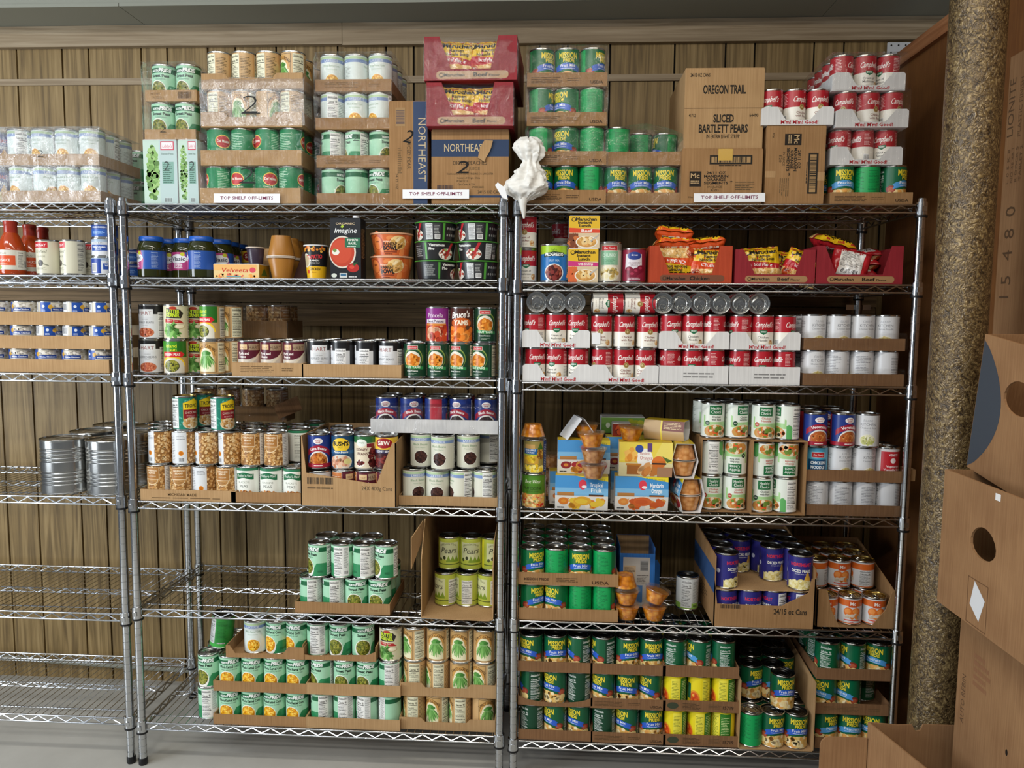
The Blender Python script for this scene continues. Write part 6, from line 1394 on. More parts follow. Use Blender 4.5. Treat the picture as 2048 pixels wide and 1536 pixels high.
for i, (px, k1, r1, k2, r2) in enumerate(((634, 'kitch', 110, 'spb', 10), (682, 'mand', -60, 'bush', 2), (728, 'pork', 34, 'kidney', 6), (770, 'pork', 30, 'sw', -2))):
    h1 = K[k1]['h']
    if k1 == 'mand': k1, h1, r1 = 'pork', K['pork']['h'], 86
    single(k1, px, z+.0038, 0.026, r1, 'in the cut-open carton, lower level, '+ORD[i]+' along')
    single(k2, px-2, z+.0044+.111, 0.026, r2, 'in the cut-open carton, upper level, '+ORD[i]+' along')
    if k1 != 'kitch': pass
    for j in (1, 2): single('sbb' if i % 2 else 'kitchr', px-4, z+.0038+(.0 if False else .111), 0.026+j*.0775, 50*i+70*j, 'in the cut-open carton, upper level, '+ORD[i]+' along, '+ROWN[j]+' row')
    for j in (1, 2): single('spb', px-4, z+.0038, 0.026+j*.0775, 50*i+70*j, 'in the cut-open carton, hidden level, '+ORD[i]+' along, '+ROWN[j]+' row')
t1, b1 = case(800, 992, z, 4, 'lbb', [30, 2, -74, -96], 'lower black bean tray', rows=3, back='all', y0=0.014, tr=('plain', 'kraft_light', 0.030), tlab='low cardboard tray under cream black bean cans')
for px, Yc, ro, l in ((840, .085, 0, 'upper level, set back beside the cut-open carton'), (882, .046, -14, 'upper level, nearest the shelf edge'), (934, .075, 14, 'upper level, third along'), (899, .165, 60, 'upper level, behind the front one'), (975, .165, -80, 'upper level, by the wire post'), (840, .24, 30, 'upper level, hidden third row, first'), (900, .245, 30, 'upper level, hidden third row, second'), (960, .245, 30, 'upper level, hidden third row, third')):
    single('lbb', px, t1+.0004, Yc, ro, l)
t2, b2 = case(741, 997, t1+.0004+.1112, 5, 'sbb', [4, 22, 130, -20, 4], 'white tray above black beans', rows=2, back='all', y0=0.055, tr=('plain', 'white_tray', 0.044), tlab='white cardboard tray of navy bean cans on top by the post')
wrap(b2, t1+.1125, t2-.02, 'torn clear film over the white tray of navy bean cans', 'film_clear', seed=55, sides='FT', pad=.003)

z = deck('C', 4)
CUP = cup_proto('fruit_cup', 0.040, 0.027, 0.047, 'cup_plastic', 'cup_plastic', fill='mandarin_fruit'); CUPP = cup_proto('fruit_cup', 0.040, 0.027, 0.047, 'cup_plastic', 'cup_plastic', fill='peach_fruit')
single('cock', 1067, z, 0.050, -6, 'beside the wire post'); single('pine', 1069, z+.1113, 0.052, -8, 'standing on the fruit cocktail can')
CUP.put((Xat(1066, .05, z+.22), .052, z+.1113+.1083+.0475), (180, 0, 0), 'orange fruit cup upside down on the pineapple can')
for k, (px, Yc, l) in enumerate(((1104, .20, 'lowest'), (1102, .20, 'middle'), (1104, .20, 'topmost'))): CUPP.put((Xat(px, Yc, z+.06), Yc, z+.0485*k), 0, 'peach fruit cup, '+l+' of a dim stack behind the pineapple can', 'peach fruit cups in the dim stack')
for k in range(2): CUPP.put((Xat(1100, .30, z+.06), .30, z+.0485*k), 0, 'peach fruit cup, '+('lower', 'upper')[k]+' of two at the very rear', 'peach fruit cups in the dim stack')
def sleeve(loc, rz, art, label, w=0.165, h=0.108, d=0.082, cups='mandarin_fruit', tilt=0.0, empty=False, rx=0.0):
    o = thing('fruit_cup_pack', label, 'fruit cup pack', loc, 0, 'fruit cup packs'); o.rotation_euler = (rad(rx), rad(tilt), rad(rz))
    m = MB(); e = 0.013; t = 0.0008
    P = [(e, 0), (0, h*.5), (e, h), (d-e, h), (d, h*.5), (d-e, 0)]
    Q = [(e+t, t), (t, h*.5), (e+t, h-t), (d-e-t, h-t), (d-t, h*.5), (d-e-t, t)]
    n = 6
    for s, pts in ((1, P), (-1, Q)):
        for i in range(n):
            a, b = pts[i], pts[(i+1) % n]
            q = [(-w/2, a[0], a[1]), (w/2, a[0], a[1]), (w/2, b[0], b[1]), (-w/2, b[0], b[1])]
            if s < 0: q.reverse()
            m.quad(*q)
    for x in (-w/2, w/2):
        for i in range(n): m.quad((x, *P[i]), (x, *P[(i+1) % n]), (x, *Q[(i+1) % n]), (x, *Q[i]))
    link('card_sleeve', m.mesh('cs', ['white_card'], smooth=False), o)
    A = Art(31); art(A, w*1000, h*1000)
    def mp(u, v, off, iu):
        f = v/1000/h; y = e*(1-2*f) if f < .5 else e*(2*f-1); s = -1 if f >= .5 else 1
        n_ = Vector((0, -h*.5, -s*e)).normalized(); return Vector((u/1000-w/2, y, v/1000))+n_*(off+1e-4), n_
    link('printed_front', A.bake('pf', mp, None, h*500, 'printed_paper'), o)
    B = Art(32); B.rect(0, w*1000, 0, (d-2*e)*1000, 'd9b92a'); B.text('IN 100% FRUIT JUICE', w*560, (d-2*e)*400, 7, '3a6a34', w=w*560)
    link('printed_top', B.bake('pt', flat_map((-w/2, e, h+.0001), (1, 0, 0), (0, 1, 0)), material='printed_paper'), o)
    if not empty:
        for x in (-w/2+.041, w/2-.041):
            for up in (0, 1):
                mm = lathe_kind('fc', [(.024, .002), (.027, .001), (.0375, .047), (.036, .0475)], cups)
                c = link('fruit_cup', mm, o, (x, d/2, .004 if not up else h-.004)); 
                if up: c.rotation_euler = (math.pi, 0, 0)
                link('cup_rim', lathe_kind('rm', [(.0365, .0468), (.0395, .0468), (.0395, .0484), (.0365, .0484)], 'pale_rim'), c)
    return o
def art_first(title, title2, pal, logo=True):
    def f(A, w, h):
        A.rect(0, w, 0, h, 'd4d0c8'); A.rect(0, w, h*.44, h, '3f8cc8'); A.rect(0, w, h*.44, h*.66, '74aed6'); A.poly([(w*.40, h), (w, h*.86), (w, h)], 'e6d02a'); A.text('IN 100% FRUIT JUICE', w*.76, h*.90, h*.055, '4f7a2a', w=w*.36, rot=-6)
        A.ell(w*.52, h*.76, w*.075, h*.14, 'd43a4c'); A.ell(w*.55, h*.70, w*.05, h*.04, 'f0e4e6'); A.text(title, w*.78, h*.70, h*.12, 'f2f6fa', w=w*.25, b=.02); A.text(title2, w*.78, h*.55, h*.12, 'f2f6fa', w=w*.20, b=.02)
        A.rect(w*.04, w*.36, h*.44, h*.54, 'a8743c'); A.rect(w*.64, w*.92, h*.44, h*.49, '3a2c28'); A.rect(w*.65, w*.91, h*.43, h*.455, 'c9793a')
        A.blobs(w*.56, h*.25, w*.40, h*.20, 20, w*.06, pal+['efe3cf'], 1.5); A.ell(w*.52, h*.28, w*.17, h*.14, pal[0]); A.ell(w*.50, h*.27, w*.12, h*.08, pal[2]); A.ell(w*.16, h*.27, w*.10, h*.11, pal[1]); A.ell(w*.16, h*.27, w*.045, h*.05, pal[3])
        A.fine(w*.04, w*.22, h*.05, h*.1, 1, '3a3a3a', .7)
    return f
def art_great(A, w, h):
    A.rect(0, w, 0, h, 'd9cfa0'); A.rect(0, w, h*.42, h, 'e6cf4a'); A.poly([(w*.6, h*.42), (w, h*.42), (w, h), (w*.8, h)], 'ead86a'); A.ell(w*.48, h*.55, w*.15, h*.28, 'f0eee8'); A.ell(w*.38, h*.82, w*.075, h*.11, '26469a'); A.rect(w*.53, w*.62, h*.74, h*.98, '5a3a7a'); A.text('Mandarin', w*.48, h*.66, h*.07, 'b8443c', w=w*.18); A.text('Oranges', w*.50, h*.52, h*.10, 'b8443c', w=w*.22)
    A.blobs(w*.22, h*.62, w*.12, h*.2, 14, w*.05, ['e9a63a', 'd98a24', 'f0bc5a'], 1.4); A.rect(w*.13, w*.42, h*.34, h*.40, 'c9832c'); A.rect(w*.15, w*.40, h*.06, h*.34, 'a8662a'); A.blobs(w*.60, h*.22, w*.22, h*.18, 16, w*.06, ['e2a464', 'd98c44', 'edb77c', 'c97c38'], 1.7); A.ell(w*.74, h*.44, w*.13, h*.18, 'd9742a'); A.rect(w*.62, w*.88, h*.38, h*.43, '3a2c28'); A.poly([(w*.8, h*.62), (w*.99, h*.5), (w*.9, h*.44)], '4a6a2c'); A.rect(w*.72, w, 0, h*.3, 'b08464')
YEL = ['e2a82e', 'd97a24', 'e8c23a', 'e0922c']; ORG = ['d9662a', 'e08a3a', 'cf5a24', 'e39a4a']; CH = ['dc9a44', '8f1f2c', 'a82a34', 'd98a3a']
yF = 0.015
sleeve((Xat(1152, .02, z+.05), .075, z), 4, art_first('Cherry', 'Mixed', ORG), 'purple-topped fruit cup pack behind the tropical fruit pack', tilt=0)
sleeve((Xat(1160, .02, z+.05)+.004, yF-.012, z), -2, art_first('Tropical', 'Fruit', YEL), 'tropical fruit cup pack with yellow papaya at the shelf edge')
sleeve((Xat(1168, .03, z+.16), .034, z+.1088), 1, art_first('Mixed', 'Fruit', CH), 'blue cherry fruit cup pack lying on the tropical pack', cups='peach_fruit')
sleeve((Xat(1283, .02, z+.05), yF-.004, z), -1, art_first('Mandarin', 'Oranges', ORG), 'blue mandarin orange cup pack at the shelf edge')
sleeve((Xat(1278, .03, z+.05), .10, z), 2, art_first('Mandarin', 'Oranges', ORG), 'blue fruit cup pack behind the mandarin orange pack'); sleeve((Xat(1270, .03, z+.16), .11, z+.1088), 1, art_first('Mixed', 'Fruit', CH), 'blue fruit cup pack, upper level behind the yellow pack')
sleeve((Xat(1291, .02, z+.16), .010, z+.1088), -2, art_great, 'yellow mandarin cup pack lying on the blue mandarin pack')
sleeve((Xat(1353, -.01, z+.05), .080, z), -83, art_first('Mixed', 'Fruit', CH), 'fruit cup pack turned end-on at the shelf edge, lower one', cups='peach_fruit', w=.16); sleeve((Xat(1346, -.01, z+.16), .088, z+.1088), -91, art_great, 'fruit cup pack turned end-on, upper one beside soup cans', cups='peach_fruit', w=.16)
for k, l in enumerate(('lowest', 'middle', 'topmost')):
    (CUPP, CUPP, CUP)[k].put((Xat(1187-2*k, -.01, z+.13), -.012, z+.0600+.0486*k+.049), (0, (0, 2, -3)[k], 0), ('peach', 'peach', 'orange')[k]+' fruit cup, '+l+' of three stacked before the cherry pack', 'fruit cups stacked before the cherry pack')
CUP.put((Xat(1262, .045, z+.24), .062, z+.2178), (4, 3, 0), 'orange fruit cup standing on the yellow mandarin pack')
# opened sleeve lying as a tent, torn sleeve, green box behind
m = MB(); x = Xat(1166, .06, z+.24)
for s in (-1, 1): m.prism([(s*.052, 0), (s*.050, 0), (s*.006, .062), (s*.004, .066)], lambda a, b, t: (a, t, b), 0, .11) if s > 0 else m.prism([(s*.052, 0), (s*.004, .066), (s*.006, .062), (s*.050, 0)], lambda a, b, t: (a, t, b), 0, .11)
so = thing('opened_sleeve', 'opened white card sleeve standing like a tent on the cherry pack', 'card sleeve', (x, .05, z+.2178), rad(12)); link('card_sleeve', m.mesh('os', ['white_paper'], smooth=False), so)
CUP.put((Xat(1172, .09, z+.24), .100, z+.2178), 0, 'orange fruit cup inside the opened white sleeve')
def art_green(A, w, h): A.rect(0, w, 0, h, '5f8f3c'); A.rect(0, w, h*.6, h, '7aa64e'); A.ell(w*.15, h*.5, w*.05, h*.18, 'd9e2cc'); A.blobs(w*.75, h*.6, w*.22, h*.3, 8, w*.06, ['a9b02e', 'c2c440'], 1.2)
carton('fruit_snack_box', 1203, 1290, 852, 0.20, 0.08, z+.2178, 'white_card', 'green fruit box at the rear of the fruit cup packs', art_green, h=.052, cat='box', finish='printed_paper')
so = sleeve((Xat(1325, .07, z+.24), .060, z+.2178), -24, lambda A, w, h: (A.rect(0, w, 0, h, 'b89a6c'), A.rect(w*.45, w, h*.5, h, '6a2420'), A.fine(w*.5, w*.95, h*.6, h*.95, 5, 'd9c49a', .4), A.rect(w*.42, w*.46, 0, h, 'e2cf4a')), 'torn beige fruit sleeve lying open on top beside soup cans', w=.13, h=.062, cups='peach_fruit', empty=True)
carton('fruit_snack_box', 1225, 1262, 868, 0.135, 0.05, z+.2178, 'white_card', 'small dark red fruit box behind the standing orange cup', lambda A, w, h: (A.rect(0, w, 0, h, '8a2c1c'), A.blobs(w*.5, h*.5, w*.4, h*.4, 8, w*.14, ['c9562a', '5f1f18', 'd9803a'])), h=.04, cat='box', finish='printed_paper')
# healthy soup in two shallow open-front cartons
zt2 = []
for q, (pl, pr_, y0, ks1, r1, ks2, r2) in enumerate(((1401, 1501, .028, ['hcn', 'hcn'], [2, 8], ['hcr', 'hcr'], [-118, 12]), (1503, 1612, .008, ['hcr', 'hcr'], [2, -100], ['hcn', 'hcn'], [-30, -6]))):
    xl, xr = Xat(pl, y0, z+.1), Xat(pr_, y0, z+.1); w = xr-xl; t = .003; d = .30
    l = ('set back beside fruit packs', 'beside the navy soup cans')[q]
    o = thing('soup_carton_shell', 'open-front brown carton around two levels of soup, '+l, 'carton', ((xl+xr)/2, y0, z))
    H2 = .0035+.111*2+.003
    m = MB(); a = w/2; m.box(-a, a, 0, d, 0, t); link('bottom_panel', m.mesh('b', ['kraft'], smooth=False), o)
    for s in (-1, 1): m = MB(); m.box(*sorted((s*a, s*(a-t))), 0, d, t, H2); link('side_panel', m.mesh('s', ['kraft'], smooth=False), o)
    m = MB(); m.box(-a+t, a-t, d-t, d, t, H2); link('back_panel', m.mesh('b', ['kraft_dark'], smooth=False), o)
    m = MB(); m.box(-a, a, 0, d, H2, H2+t); link('top_panel', m.mesh('t', ['kraft'], smooth=False), o)
    for i in range(2):
        x = xl+t+.0006+.0366+i*.0737; 
        for j in range(2):
            put(ks1[i], x, y0+.040+j*.075, z+t+.0004, r1[i] if j == 0 else 90*i, K[ks1[i]]['desc']+', '+ORD[i]+' in the bottom level, '+ROWN[j]+' row, carton '+l.split()[0]+' '+l.split()[-2], 'soup cans in the open-front cartons')
            k = ks2[i]; put(k, x, y0+.040+j*.075, z+t+.0008+.222, -(r2[i] if j == 0 else 60*i), K[k]['desc']+' upside down, '+ORD[i]+', middle level, '+ROWN[j]+' row, carton '+l.split()[0]+' '+l.split()[-2], 'upside-down soup cans', 0, 180)
    for i in range(2):
        for j in range(2):
            x = xl+t+.0006+.0366+i*.0737-(.0 if j == 0 else .012); n_ = q*2+i
            k = ('hcr', 'hcr', 'hcn', 'hcr')[n_]; put(k, x, y0+.042+j*.078, z+H2+t+.0004, ((4, 24, -4, -84)[n_] if j == 0 else 30), K[k]['desc']+', top level, '+ORD[n_]+' from left, '+ROWN[j]+' row', 'soup cans on the top level')
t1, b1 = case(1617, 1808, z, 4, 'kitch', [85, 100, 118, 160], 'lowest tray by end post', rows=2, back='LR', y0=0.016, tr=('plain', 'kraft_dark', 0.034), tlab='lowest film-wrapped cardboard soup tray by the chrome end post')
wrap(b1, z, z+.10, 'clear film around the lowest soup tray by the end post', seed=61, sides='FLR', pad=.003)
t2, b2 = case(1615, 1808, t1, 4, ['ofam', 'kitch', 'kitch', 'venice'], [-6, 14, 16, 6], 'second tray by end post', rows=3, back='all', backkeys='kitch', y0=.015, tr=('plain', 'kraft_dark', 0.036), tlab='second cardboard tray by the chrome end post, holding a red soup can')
o_ = tray(b2[1]+.006, b2[1]+.030, 0.016, t1+.006, .05, .036, 'plain', 'kraft_light', 'small torn piece of tray poking past the chrome end post', name='torn_tray_corner')
for px, k, Yc, ro, l in ((1638, 'sveg', .042, 4, 'top level, first along'), (1694, 'sveg', .042, 14, 'top level, second along'), (1743, 'kitchr', .042, -16, 'top level beside the end post'), (1622, 'sveg', .12, 60, 'second row, first along'), (1674, 'sveg', .12, -50, 'second row, second along'), (1630, 'sveg', .20, 100, 'third row, first along'), (1668, 'sveg', .20, 90, 'third row, second along')):
    single(k, px, t2+.0004, Yc, ro, l)

# ================================================================== FIFTH SHELF
z = deck('B', 5)
t1, b1 = case(593, 776, z, 4, 'spea', [-98, -96, 10, 4], 'lower mint pea tray', rows=3, back='all', y0=0.0, tr=('plain', 'kraft', 0.036), tlab='cardboard tray of mint pea cans on the half-empty shelf')
for i, px in enumerate((633, 679, 723, 768)): single('spea', px, t1+.0004, .044, (-42, -126, -100, -44)[i], 'upper level, front row, '+ORD[i]+' from left')
for i, px in enumerate((648, 692, 739)): single('spea', px, t1+.0004, .121, 50*i, 'upper level, second row, '+ORD[i]+' from left')
xl, xr = Xat(842, -.01, z+.15), Xat(987, -.01, z+.15)
w = xr-xl; a = w/2; o = thing('open_carton', 'tall open-front brown carton of lime pear cans by the post', 'carton', ((xl+xr)/2, -.012, z)); t = .003; d = .33; h = .31
m = MB(); m.prism([(0, 0), (d, 0), (d, h*.92), (.07, h*.98), (.0, h*.62)], lambda y, zz, x: (x, y, zz), -a, -a+t); link('side_panel', m.mesh('s', ['kraft_light'], smooth=False), o)
m = MB(); m.prism([(0, 0), (d, 0), (d, h*.92), (.05, h*.80), (.0, h*.55), (.012, h*.3)], lambda y, zz, x: (x, y, zz), a-t, a); link('side_panel', m.mesh('s', ['kraft_light'], smooth=False), o)
m = MB(); m.box(-a, a, 0, d, 0, t); link('bottom_panel', m.mesh('b', ['kraft_light'], smooth=False), o)
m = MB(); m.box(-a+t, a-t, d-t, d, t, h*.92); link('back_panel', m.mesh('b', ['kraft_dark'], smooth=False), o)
m = MB(); m.prism([(0, .16), (0, .26), (.06, .30), (.07, .26)], lambda y, zz, x: (x-(.07-y)*.45, y, zz), -a-.0005, -a+.0022); link('side_flap', m.mesh('f', ['kraft_light'], smooth=False), o)
m = MB(); m.prism([(-a*.2, -.008), (a*.9, -.012), (a, 0), (-a, 0), (-a*.8, -.004)], lambda x, y, zz: (x, y, zz), 0.0, .002); link('front_flap', m.mesh('f', ['kraft_light'], smooth=False), o)
for i, px in enumerate((888, 932, 975)):
    single('opearb', px, z+.0034, .115, (-52, -100, -60)[i], 'in the tall carton, lower level, '+ORD[i]+' from left'); single('opear', px+8, z+.0034+.1114, .150, (2, 4, 28)[i], 'in the tall carton, upper level, '+ORD[i]+' from left')
    single('opear', px+8, z+.0034, .196, 20, 'in the tall carton, hidden level, '+ORD[i]+' from left')
z = deck('C', 5)
t1, b1 = case(1041, 1232, z, 4, 'fruit', [38, -32, 175, 128], 'lower fruit tray by post', rows=4, back='LR', y0=0.0, tr=('plain', 'kraft', 0.038), tlab='lower cardboard fruit tray beside the wire post')
t2, b2 = case(1043, 1231, t1, 4, 'fruit', [26, 178, 4, 128], 'upper fruit tray by post', rows=4, back='all', y0=0.0, tr=('plain', 'kraft', 0.040), tlab='upper cardboard fruit tray beside the wire post', prn=pr_mission)
xl, xr = Xat(1238, .14, z+.1), Xat(1308, .14, z+.1); w = xr-xl; h = .205
o = thing('tall_box', 'tall blue printed box open at the top beside fruit cans', 'box', ((xl+xr)/2, .125, z)); a = w/2; d = .15
m = MB(); m.box(-a, a, 0, .0015, 0, h*.90); m.box(-a, -a+.0015, .0015, d, 0, h); m.box(a-.0015, a, .0015, d, 0, h); m.box(-a, a, d-.0015, d, 0, h); m.box(-a, a, 0, d, 0, .0015); link('box_body', m.mesh('tb', ['blue_card'], smooth=False), o)
m = MB(); m.quad((-a+.0018, .002, 0), (-a+.0018, d-.002, 0), (-a+.0018, d-.002, h-.001), (-a+.0018, .002, h-.001)); m.quad((-a+.002, d-.0018, 0), (a-.002, d-.0018, 0), (a-.002, d-.0018, h-.001), (-a+.002, d-.0018, h-.001)); link('box_lining', m.mesh('bl', ['kraft_light'], smooth=False), o)
m = MB(); m.prism([(0, 0), (.045, 0), (.045, .10), (.02, .125), (0, .13)], lambda x, zz, y: (a+x*.55, .012+x*1.0+y, zz+.03), 0, .0012); link('box_flap', m.mesh('bf', ['blue_card'], smooth=False), o)
A = Art(6); W_, H_ = w*1000, h*900; A.rect(W_*.10, W_*.86, H_*.02, H_*.93, 'b9b4ae'); A.rect(W_*.12, W_*.46, H_*.4, H_*.78, 'c2a98a'); A.fine(W_*.14, W_*.44, H_*.42, H_*.76, 14, '5a4a3a', .4); A.bars(W_*.58, W_*.82, H_*.68, H_*.88, 'a8a8a8', '222', vert=False); A.rect(W_*.5, W_*.66, H_*.1, H_*.42, '4a78b0'); A.fine(W_*.14, W_*.44, H_*.06, H_*.36, 12, '6a6460', .4); A.fine(W_*.5, W_*.84, H_*.46, H_*.62, 6, '5a5450', .4)
link('printed_panel', A.bake('pp', flat_map((-a, -.0002, 0), (1, 0, 0), (0, 0, 1))), o)
for k, (l, rx) in enumerate((('lowest of three', 0), ('middle of three', 0), ('upside down on top of three', 180))):
    CUP.put((Xat(1257-(0, 2, 6)[k], .0, z+.05), .038, z+.0005+.0490*k+(.0475 if rx else 0)), (rx, 0, 0), 'orange fruit cup, '+l+' stacked beside the blue box', 'orange fruit cups on the shelf')
CUP.put((Xat(1311, .0, z+.03), .036, z+.0005), (0, 0, 0), 'orange fruit cup under a tilted cup at the shelf edge', 'orange fruit cups on the shelf'); CUP.put((Xat(1311, .0, z+.08), .038, z+.056), (0, 16, 0), 'tilted orange fruit cup standing on another cup', 'orange fruit cups on the shelf')
single('white', 1378, z, .150, 14, 'standing alone before the blue-striped carton')
xl, xr = Xat(1428, -.006, z+.08), Xat(1630, -.006, z+.08); w = xr-xl; a = w/2
cut_carton(xl, xr, -.006, .335, z, .225, .072, .19, 'cut-open carton of indigo pear cans with a blue side stripe', material='kraft', hb=.245, prof=[(-a, 0), (a, 0), (a, .16), (a-.012, .16), (a-.02, .115), (a-.085, .080), (a-.10, .070), (-a+.01, .072), (-a, .15)],
    art=lambda A, w, h: (A.bars(w*.05, w*.28, h*.78, h*1.0, None, '3a3029'), A.text('24/15 oz Cans', w*.76, h*.62, h*.24, '2f2820', w=w*.33, b=.02)), side_art=lambda A, w, h: (A.rect(0, w, h*.55, h*.95, '33507c'), A.fine(w*.1, w*.7, h*.2, h*.45, 5, '5f4a34', .4)))
zd = z+.0038+.1114
for i in range(4):
    x = xl+.0045+.0384+i*.0768
    for j in range(4):
        put('npear', x, .037+j*.0768, z+.004, ((22, 16, -75, -110)[i] if j == 0 else 40*i), 'indigo diced pear can, lower level, '+ORD[i]+' from left, '+ROWN[j]+' row', 'pear cans in the lower level')
m = MB(); m.box(xl+.005, xr-.005, .002, .31, zd, zd+.003); tag(link('cardboard_divider', m.mesh('dv', ['kraft_light'], smooth=False)), 'cardboard divider sheet between two levels of pear cans', 'cardboard sheet')
for i, j, ro in ((0, 0, 42), (0, 1, 60), (0, 2, 10), (1, 2, 16), (2, 1, 12), (2, 2, 30), (3, 0, -12), (3, 1, 110), (3, 2, 10), (0, 3, 0), (1, 3, 20), (2, 3, 0), (3, 3, 60)):
    put('npear', xl+.0045+.0384+i*.0768+(.010 if (i, j) == (2, 1) else 0), .037+j*.0768, zd+.0034, ro, 'indigo diced pear can, upper level, '+ORD[i]+' from left, '+ROWN[j]+' row', 'pear cans in the upper level')
xl, xr = Xat(1634, .015, z+.08), Xat(1792, .015, z+.08); w = xr-xl; a = w/2
cut_carton(xl, xr, .015, .31, z, .12, .02, .115, 'cut-open carton of orange-topped mandarin cans by the end post', material='kraft', hb=.20, prof=[(-a, 0), (a, 0), (a, .115), (a-.012, .12), (a-.03, .06), (a-.055, .028), (a-.07, .006), (-a+.07, .006), (-a+.045, .055), (-a+.03, .12), (-a, .12)])
for i in range(3):
    x = xl+.0048+.0372+i*.0744
    for j in range(4):
        put('mand', x, .057+j*.0742, z+.004, (-6 if j == 0 else 60*i), 'orange-topped mandarin can, lower level, '+ORD[i]+' from left, '+ROWN[j]+' row', 'mandarin cans in the lower level')
        if j > 0 : put('mand', x-.008, .062+j*.0742, z+.0045+.0904, ((-50, -4, -110)[i] if j == 1 else 30*i), 'orange-topped mandarin can, upper level, '+ORD[i]+' from left, '+ROWN[j]+' row', 'mandarin cans in the upper level')

# ================================================================== LOWEST SHELF
z = deck('B', 6)
t1, b1 = case(429, 609, z, 4, 'wcorn', [12, 8, 0, -2], 'lowest corn tray', rows=3, back='LR', y0=0.0, tr=('plain', 'kraft', 0.034), tlab='lowest cardboard tray of mint corn cans')
t2, b2 = case(428, 611, t1, 4, 'wcorn', [14, 6, 0, 0], 'middle corn tray', rows=3, back='all', y0=0.0, tr=('plain', 'kraft', 0.034), tlab='middle cardboard tray of mint corn cans')
xl, xr = Xat(452, .006, t2+.03), Xat(608, .006, t2+.03); tray(xl, xr, .004, t2+.0004, .20, .040, 'torn', 'kraft', 'topmost torn cardboard tray, open in front, holding three corn cans')
for i, (px, k, ro) in enumerate(((501, 'lcorn', 4), (545, 'wcorn', -16), (586, 'wcorn', -22))): single(k, px+2, t2+.0034, .062, ro, 'in the topmost torn tray, '+ORD[i]+' from left')
for k in range(2): single('spea', 410, z+k*.1113, .060, (-110, -8)[k], ('lower', 'upper')[k]+' one of the pair beside the corn trays')
o = put('garden', Xat(440, .10, z+.3), .105, z+.2265, 60, 'bright green can leaning on top of the mint pea can', None, 0, 7)
c = o.children
def a_gback(A, C, H): base(A, '2f8f3c'); A.rect(-44, -6, H*.10, H*.95, 'd4d6d4'); A.nutri(-43, -7, H*.12, H*.94, None, '444'); A.fine(0, 34, H*.3, H*.9, 14, '1d6a2c', .35); A.bars(4, 30, 3, H*.16); A.rect(-C/2, C/2, 0, H*.12, '46b04c')
can_kind('gback', 'green_bean_can', 'bright green can', 0.038, 0.111, a_gback, 'lid_dark')
for ch in list(c): bpy.data.objects.remove(ch)
for p in K['gback']['parts']:
    q = p.copy(); COL.objects.link(q); q.parent = o
o.rotation_euler = (0, rad(7), rad(-6))
for px, Yc in ((430, .14), (468, .215)): single('monte', px, z, Yc, 40, 'standing behind the corn trays, '+('first', 'second')[px > 450]+' one'); single('monte', px, z+.1113, Yc, 60, 'behind the corn trays, raised, '+('first', 'second')[px > 450]+' one')
t1, b1 = case(614, 798, z, 4, 'speab', [-98, -118, -148, 172], 'lowest pea tray', rows=3, back='LR', y0=0.0, tr=('plain', 'kraft_light', 0.036), tlab='lowest cardboard tray of mint pea cans beside corn')
t2, b2 = case(614, 799, t1, 4, 'speab', [-38, 8, -4, -110], 'middle pea tray', rows=3, back='LR', y0=0.0, tr=('plain', 'kraft_light', 0.038), tlab='middle cardboard tray of mint pea cans beside corn')
xl, xr = Xat(604, .006, t2+.03), Xat(752, .006, t2+.03); tray(xl, xr, .006, t2+.0004, .24, .030, 'low', 'kraft', 'topmost cut-down cardboard tray of mint pea cans')
for i, (px, ro) in enumerate(((630, -122), (675, -2), (721, 26))): single('speab', px, t2+.0034, .058, ro, 'in the topmost cut tray, '+ORD[i]+' from left'); single('speab', px, t2+.0034, .136, 60*i, 'in the topmost cut tray, second row, '+ORD[i]+' from left')
single('butter', 777, t2+.0004, .046, -10, 'standing on a mint pea can at the lowest shelf'); single('butter', 777, t2+.0004, .125, -10, 'second one back on the mint pea cans')
zz = z
for q, (ro, wh, tr_) in enumerate((([-84, -24, -78, 26], 'lowest tan bean tray', ('ear', 'kraft_light', 0.040)), ([-78, -70, 4, -34], 'middle tan bean tray', ('ear', 'kraft_light', 0.044)), ([-46, -2, -14, 2], 'topmost tan bean row', None))):
    zz, bx = case(800+q, 989+q, zz+(.0004 if q == 2 else 0), 4, 'garden', ro, wh, rows=3, back='LR' if q < 2 else 'all', y0=0.014, tr=tr_, tlab=wh.replace('tan bean tray', 'cardboard tray of tan green bean cans'))
z = deck('C', 6)
for pl, pr_, cols in ((1039, 1182, (([-175, -48, -40], 'plain', 'lowest fruit tray by post'), ([-110, -42, -175], 'dip', 'middle fruit tray by post'), ([-36, 8, -84], 'plain', 'topmost fruit tray by post'))),
                      (1185, 1328, (([-160, -52, 6], 'plain', 'lowest tray of second fruit column'), ([-42, -14, -50], 'plain', 'middle tray of second fruit column'), ([-88, 18, 6], 'plain', 'topmost tray of second fruit column')))):
    zz = z
    for ro, sty, wh in cols: zz, bx = case(pl, pr_, zz, 3, 'fruitd', ro, wh, rows=3, back='LR' if 'top' not in wh else 'all', y0=0.0, tr=(sty, 'kraft_dark', 0.034), tlab='cardboard tray, '+wh.replace(' fruit tray', ' fruit cans').replace('tray of ', 'in '), prn=pr_usda if ('second' in wh and 'top' not in wh) else None)
zz = z
for kk, ro, wh, prn in (('yel', [6, -6, -52], 'lowest yellow fruit tray', pr_plain), ('yel', [-4, 26, -14], 'middle yellow fruit tray', pr_plain), ('peach', [-160, -78, -130], 'dark fruit tray above yellow cans', None)):
    zz, bx = case(1330, 1474, zz, 3, kk, ro, wh, rows=3, back='LR' if kk == 'yel' else 'all', y0=0.0, tr=('plain', 'kraft_dark', 0.036), tlab='cardboard tray, '+wh.replace('tray', 'cans') if kk == 'yel' else 'cardboard tray of dark fruit cans above yellow cans', prn=prn)
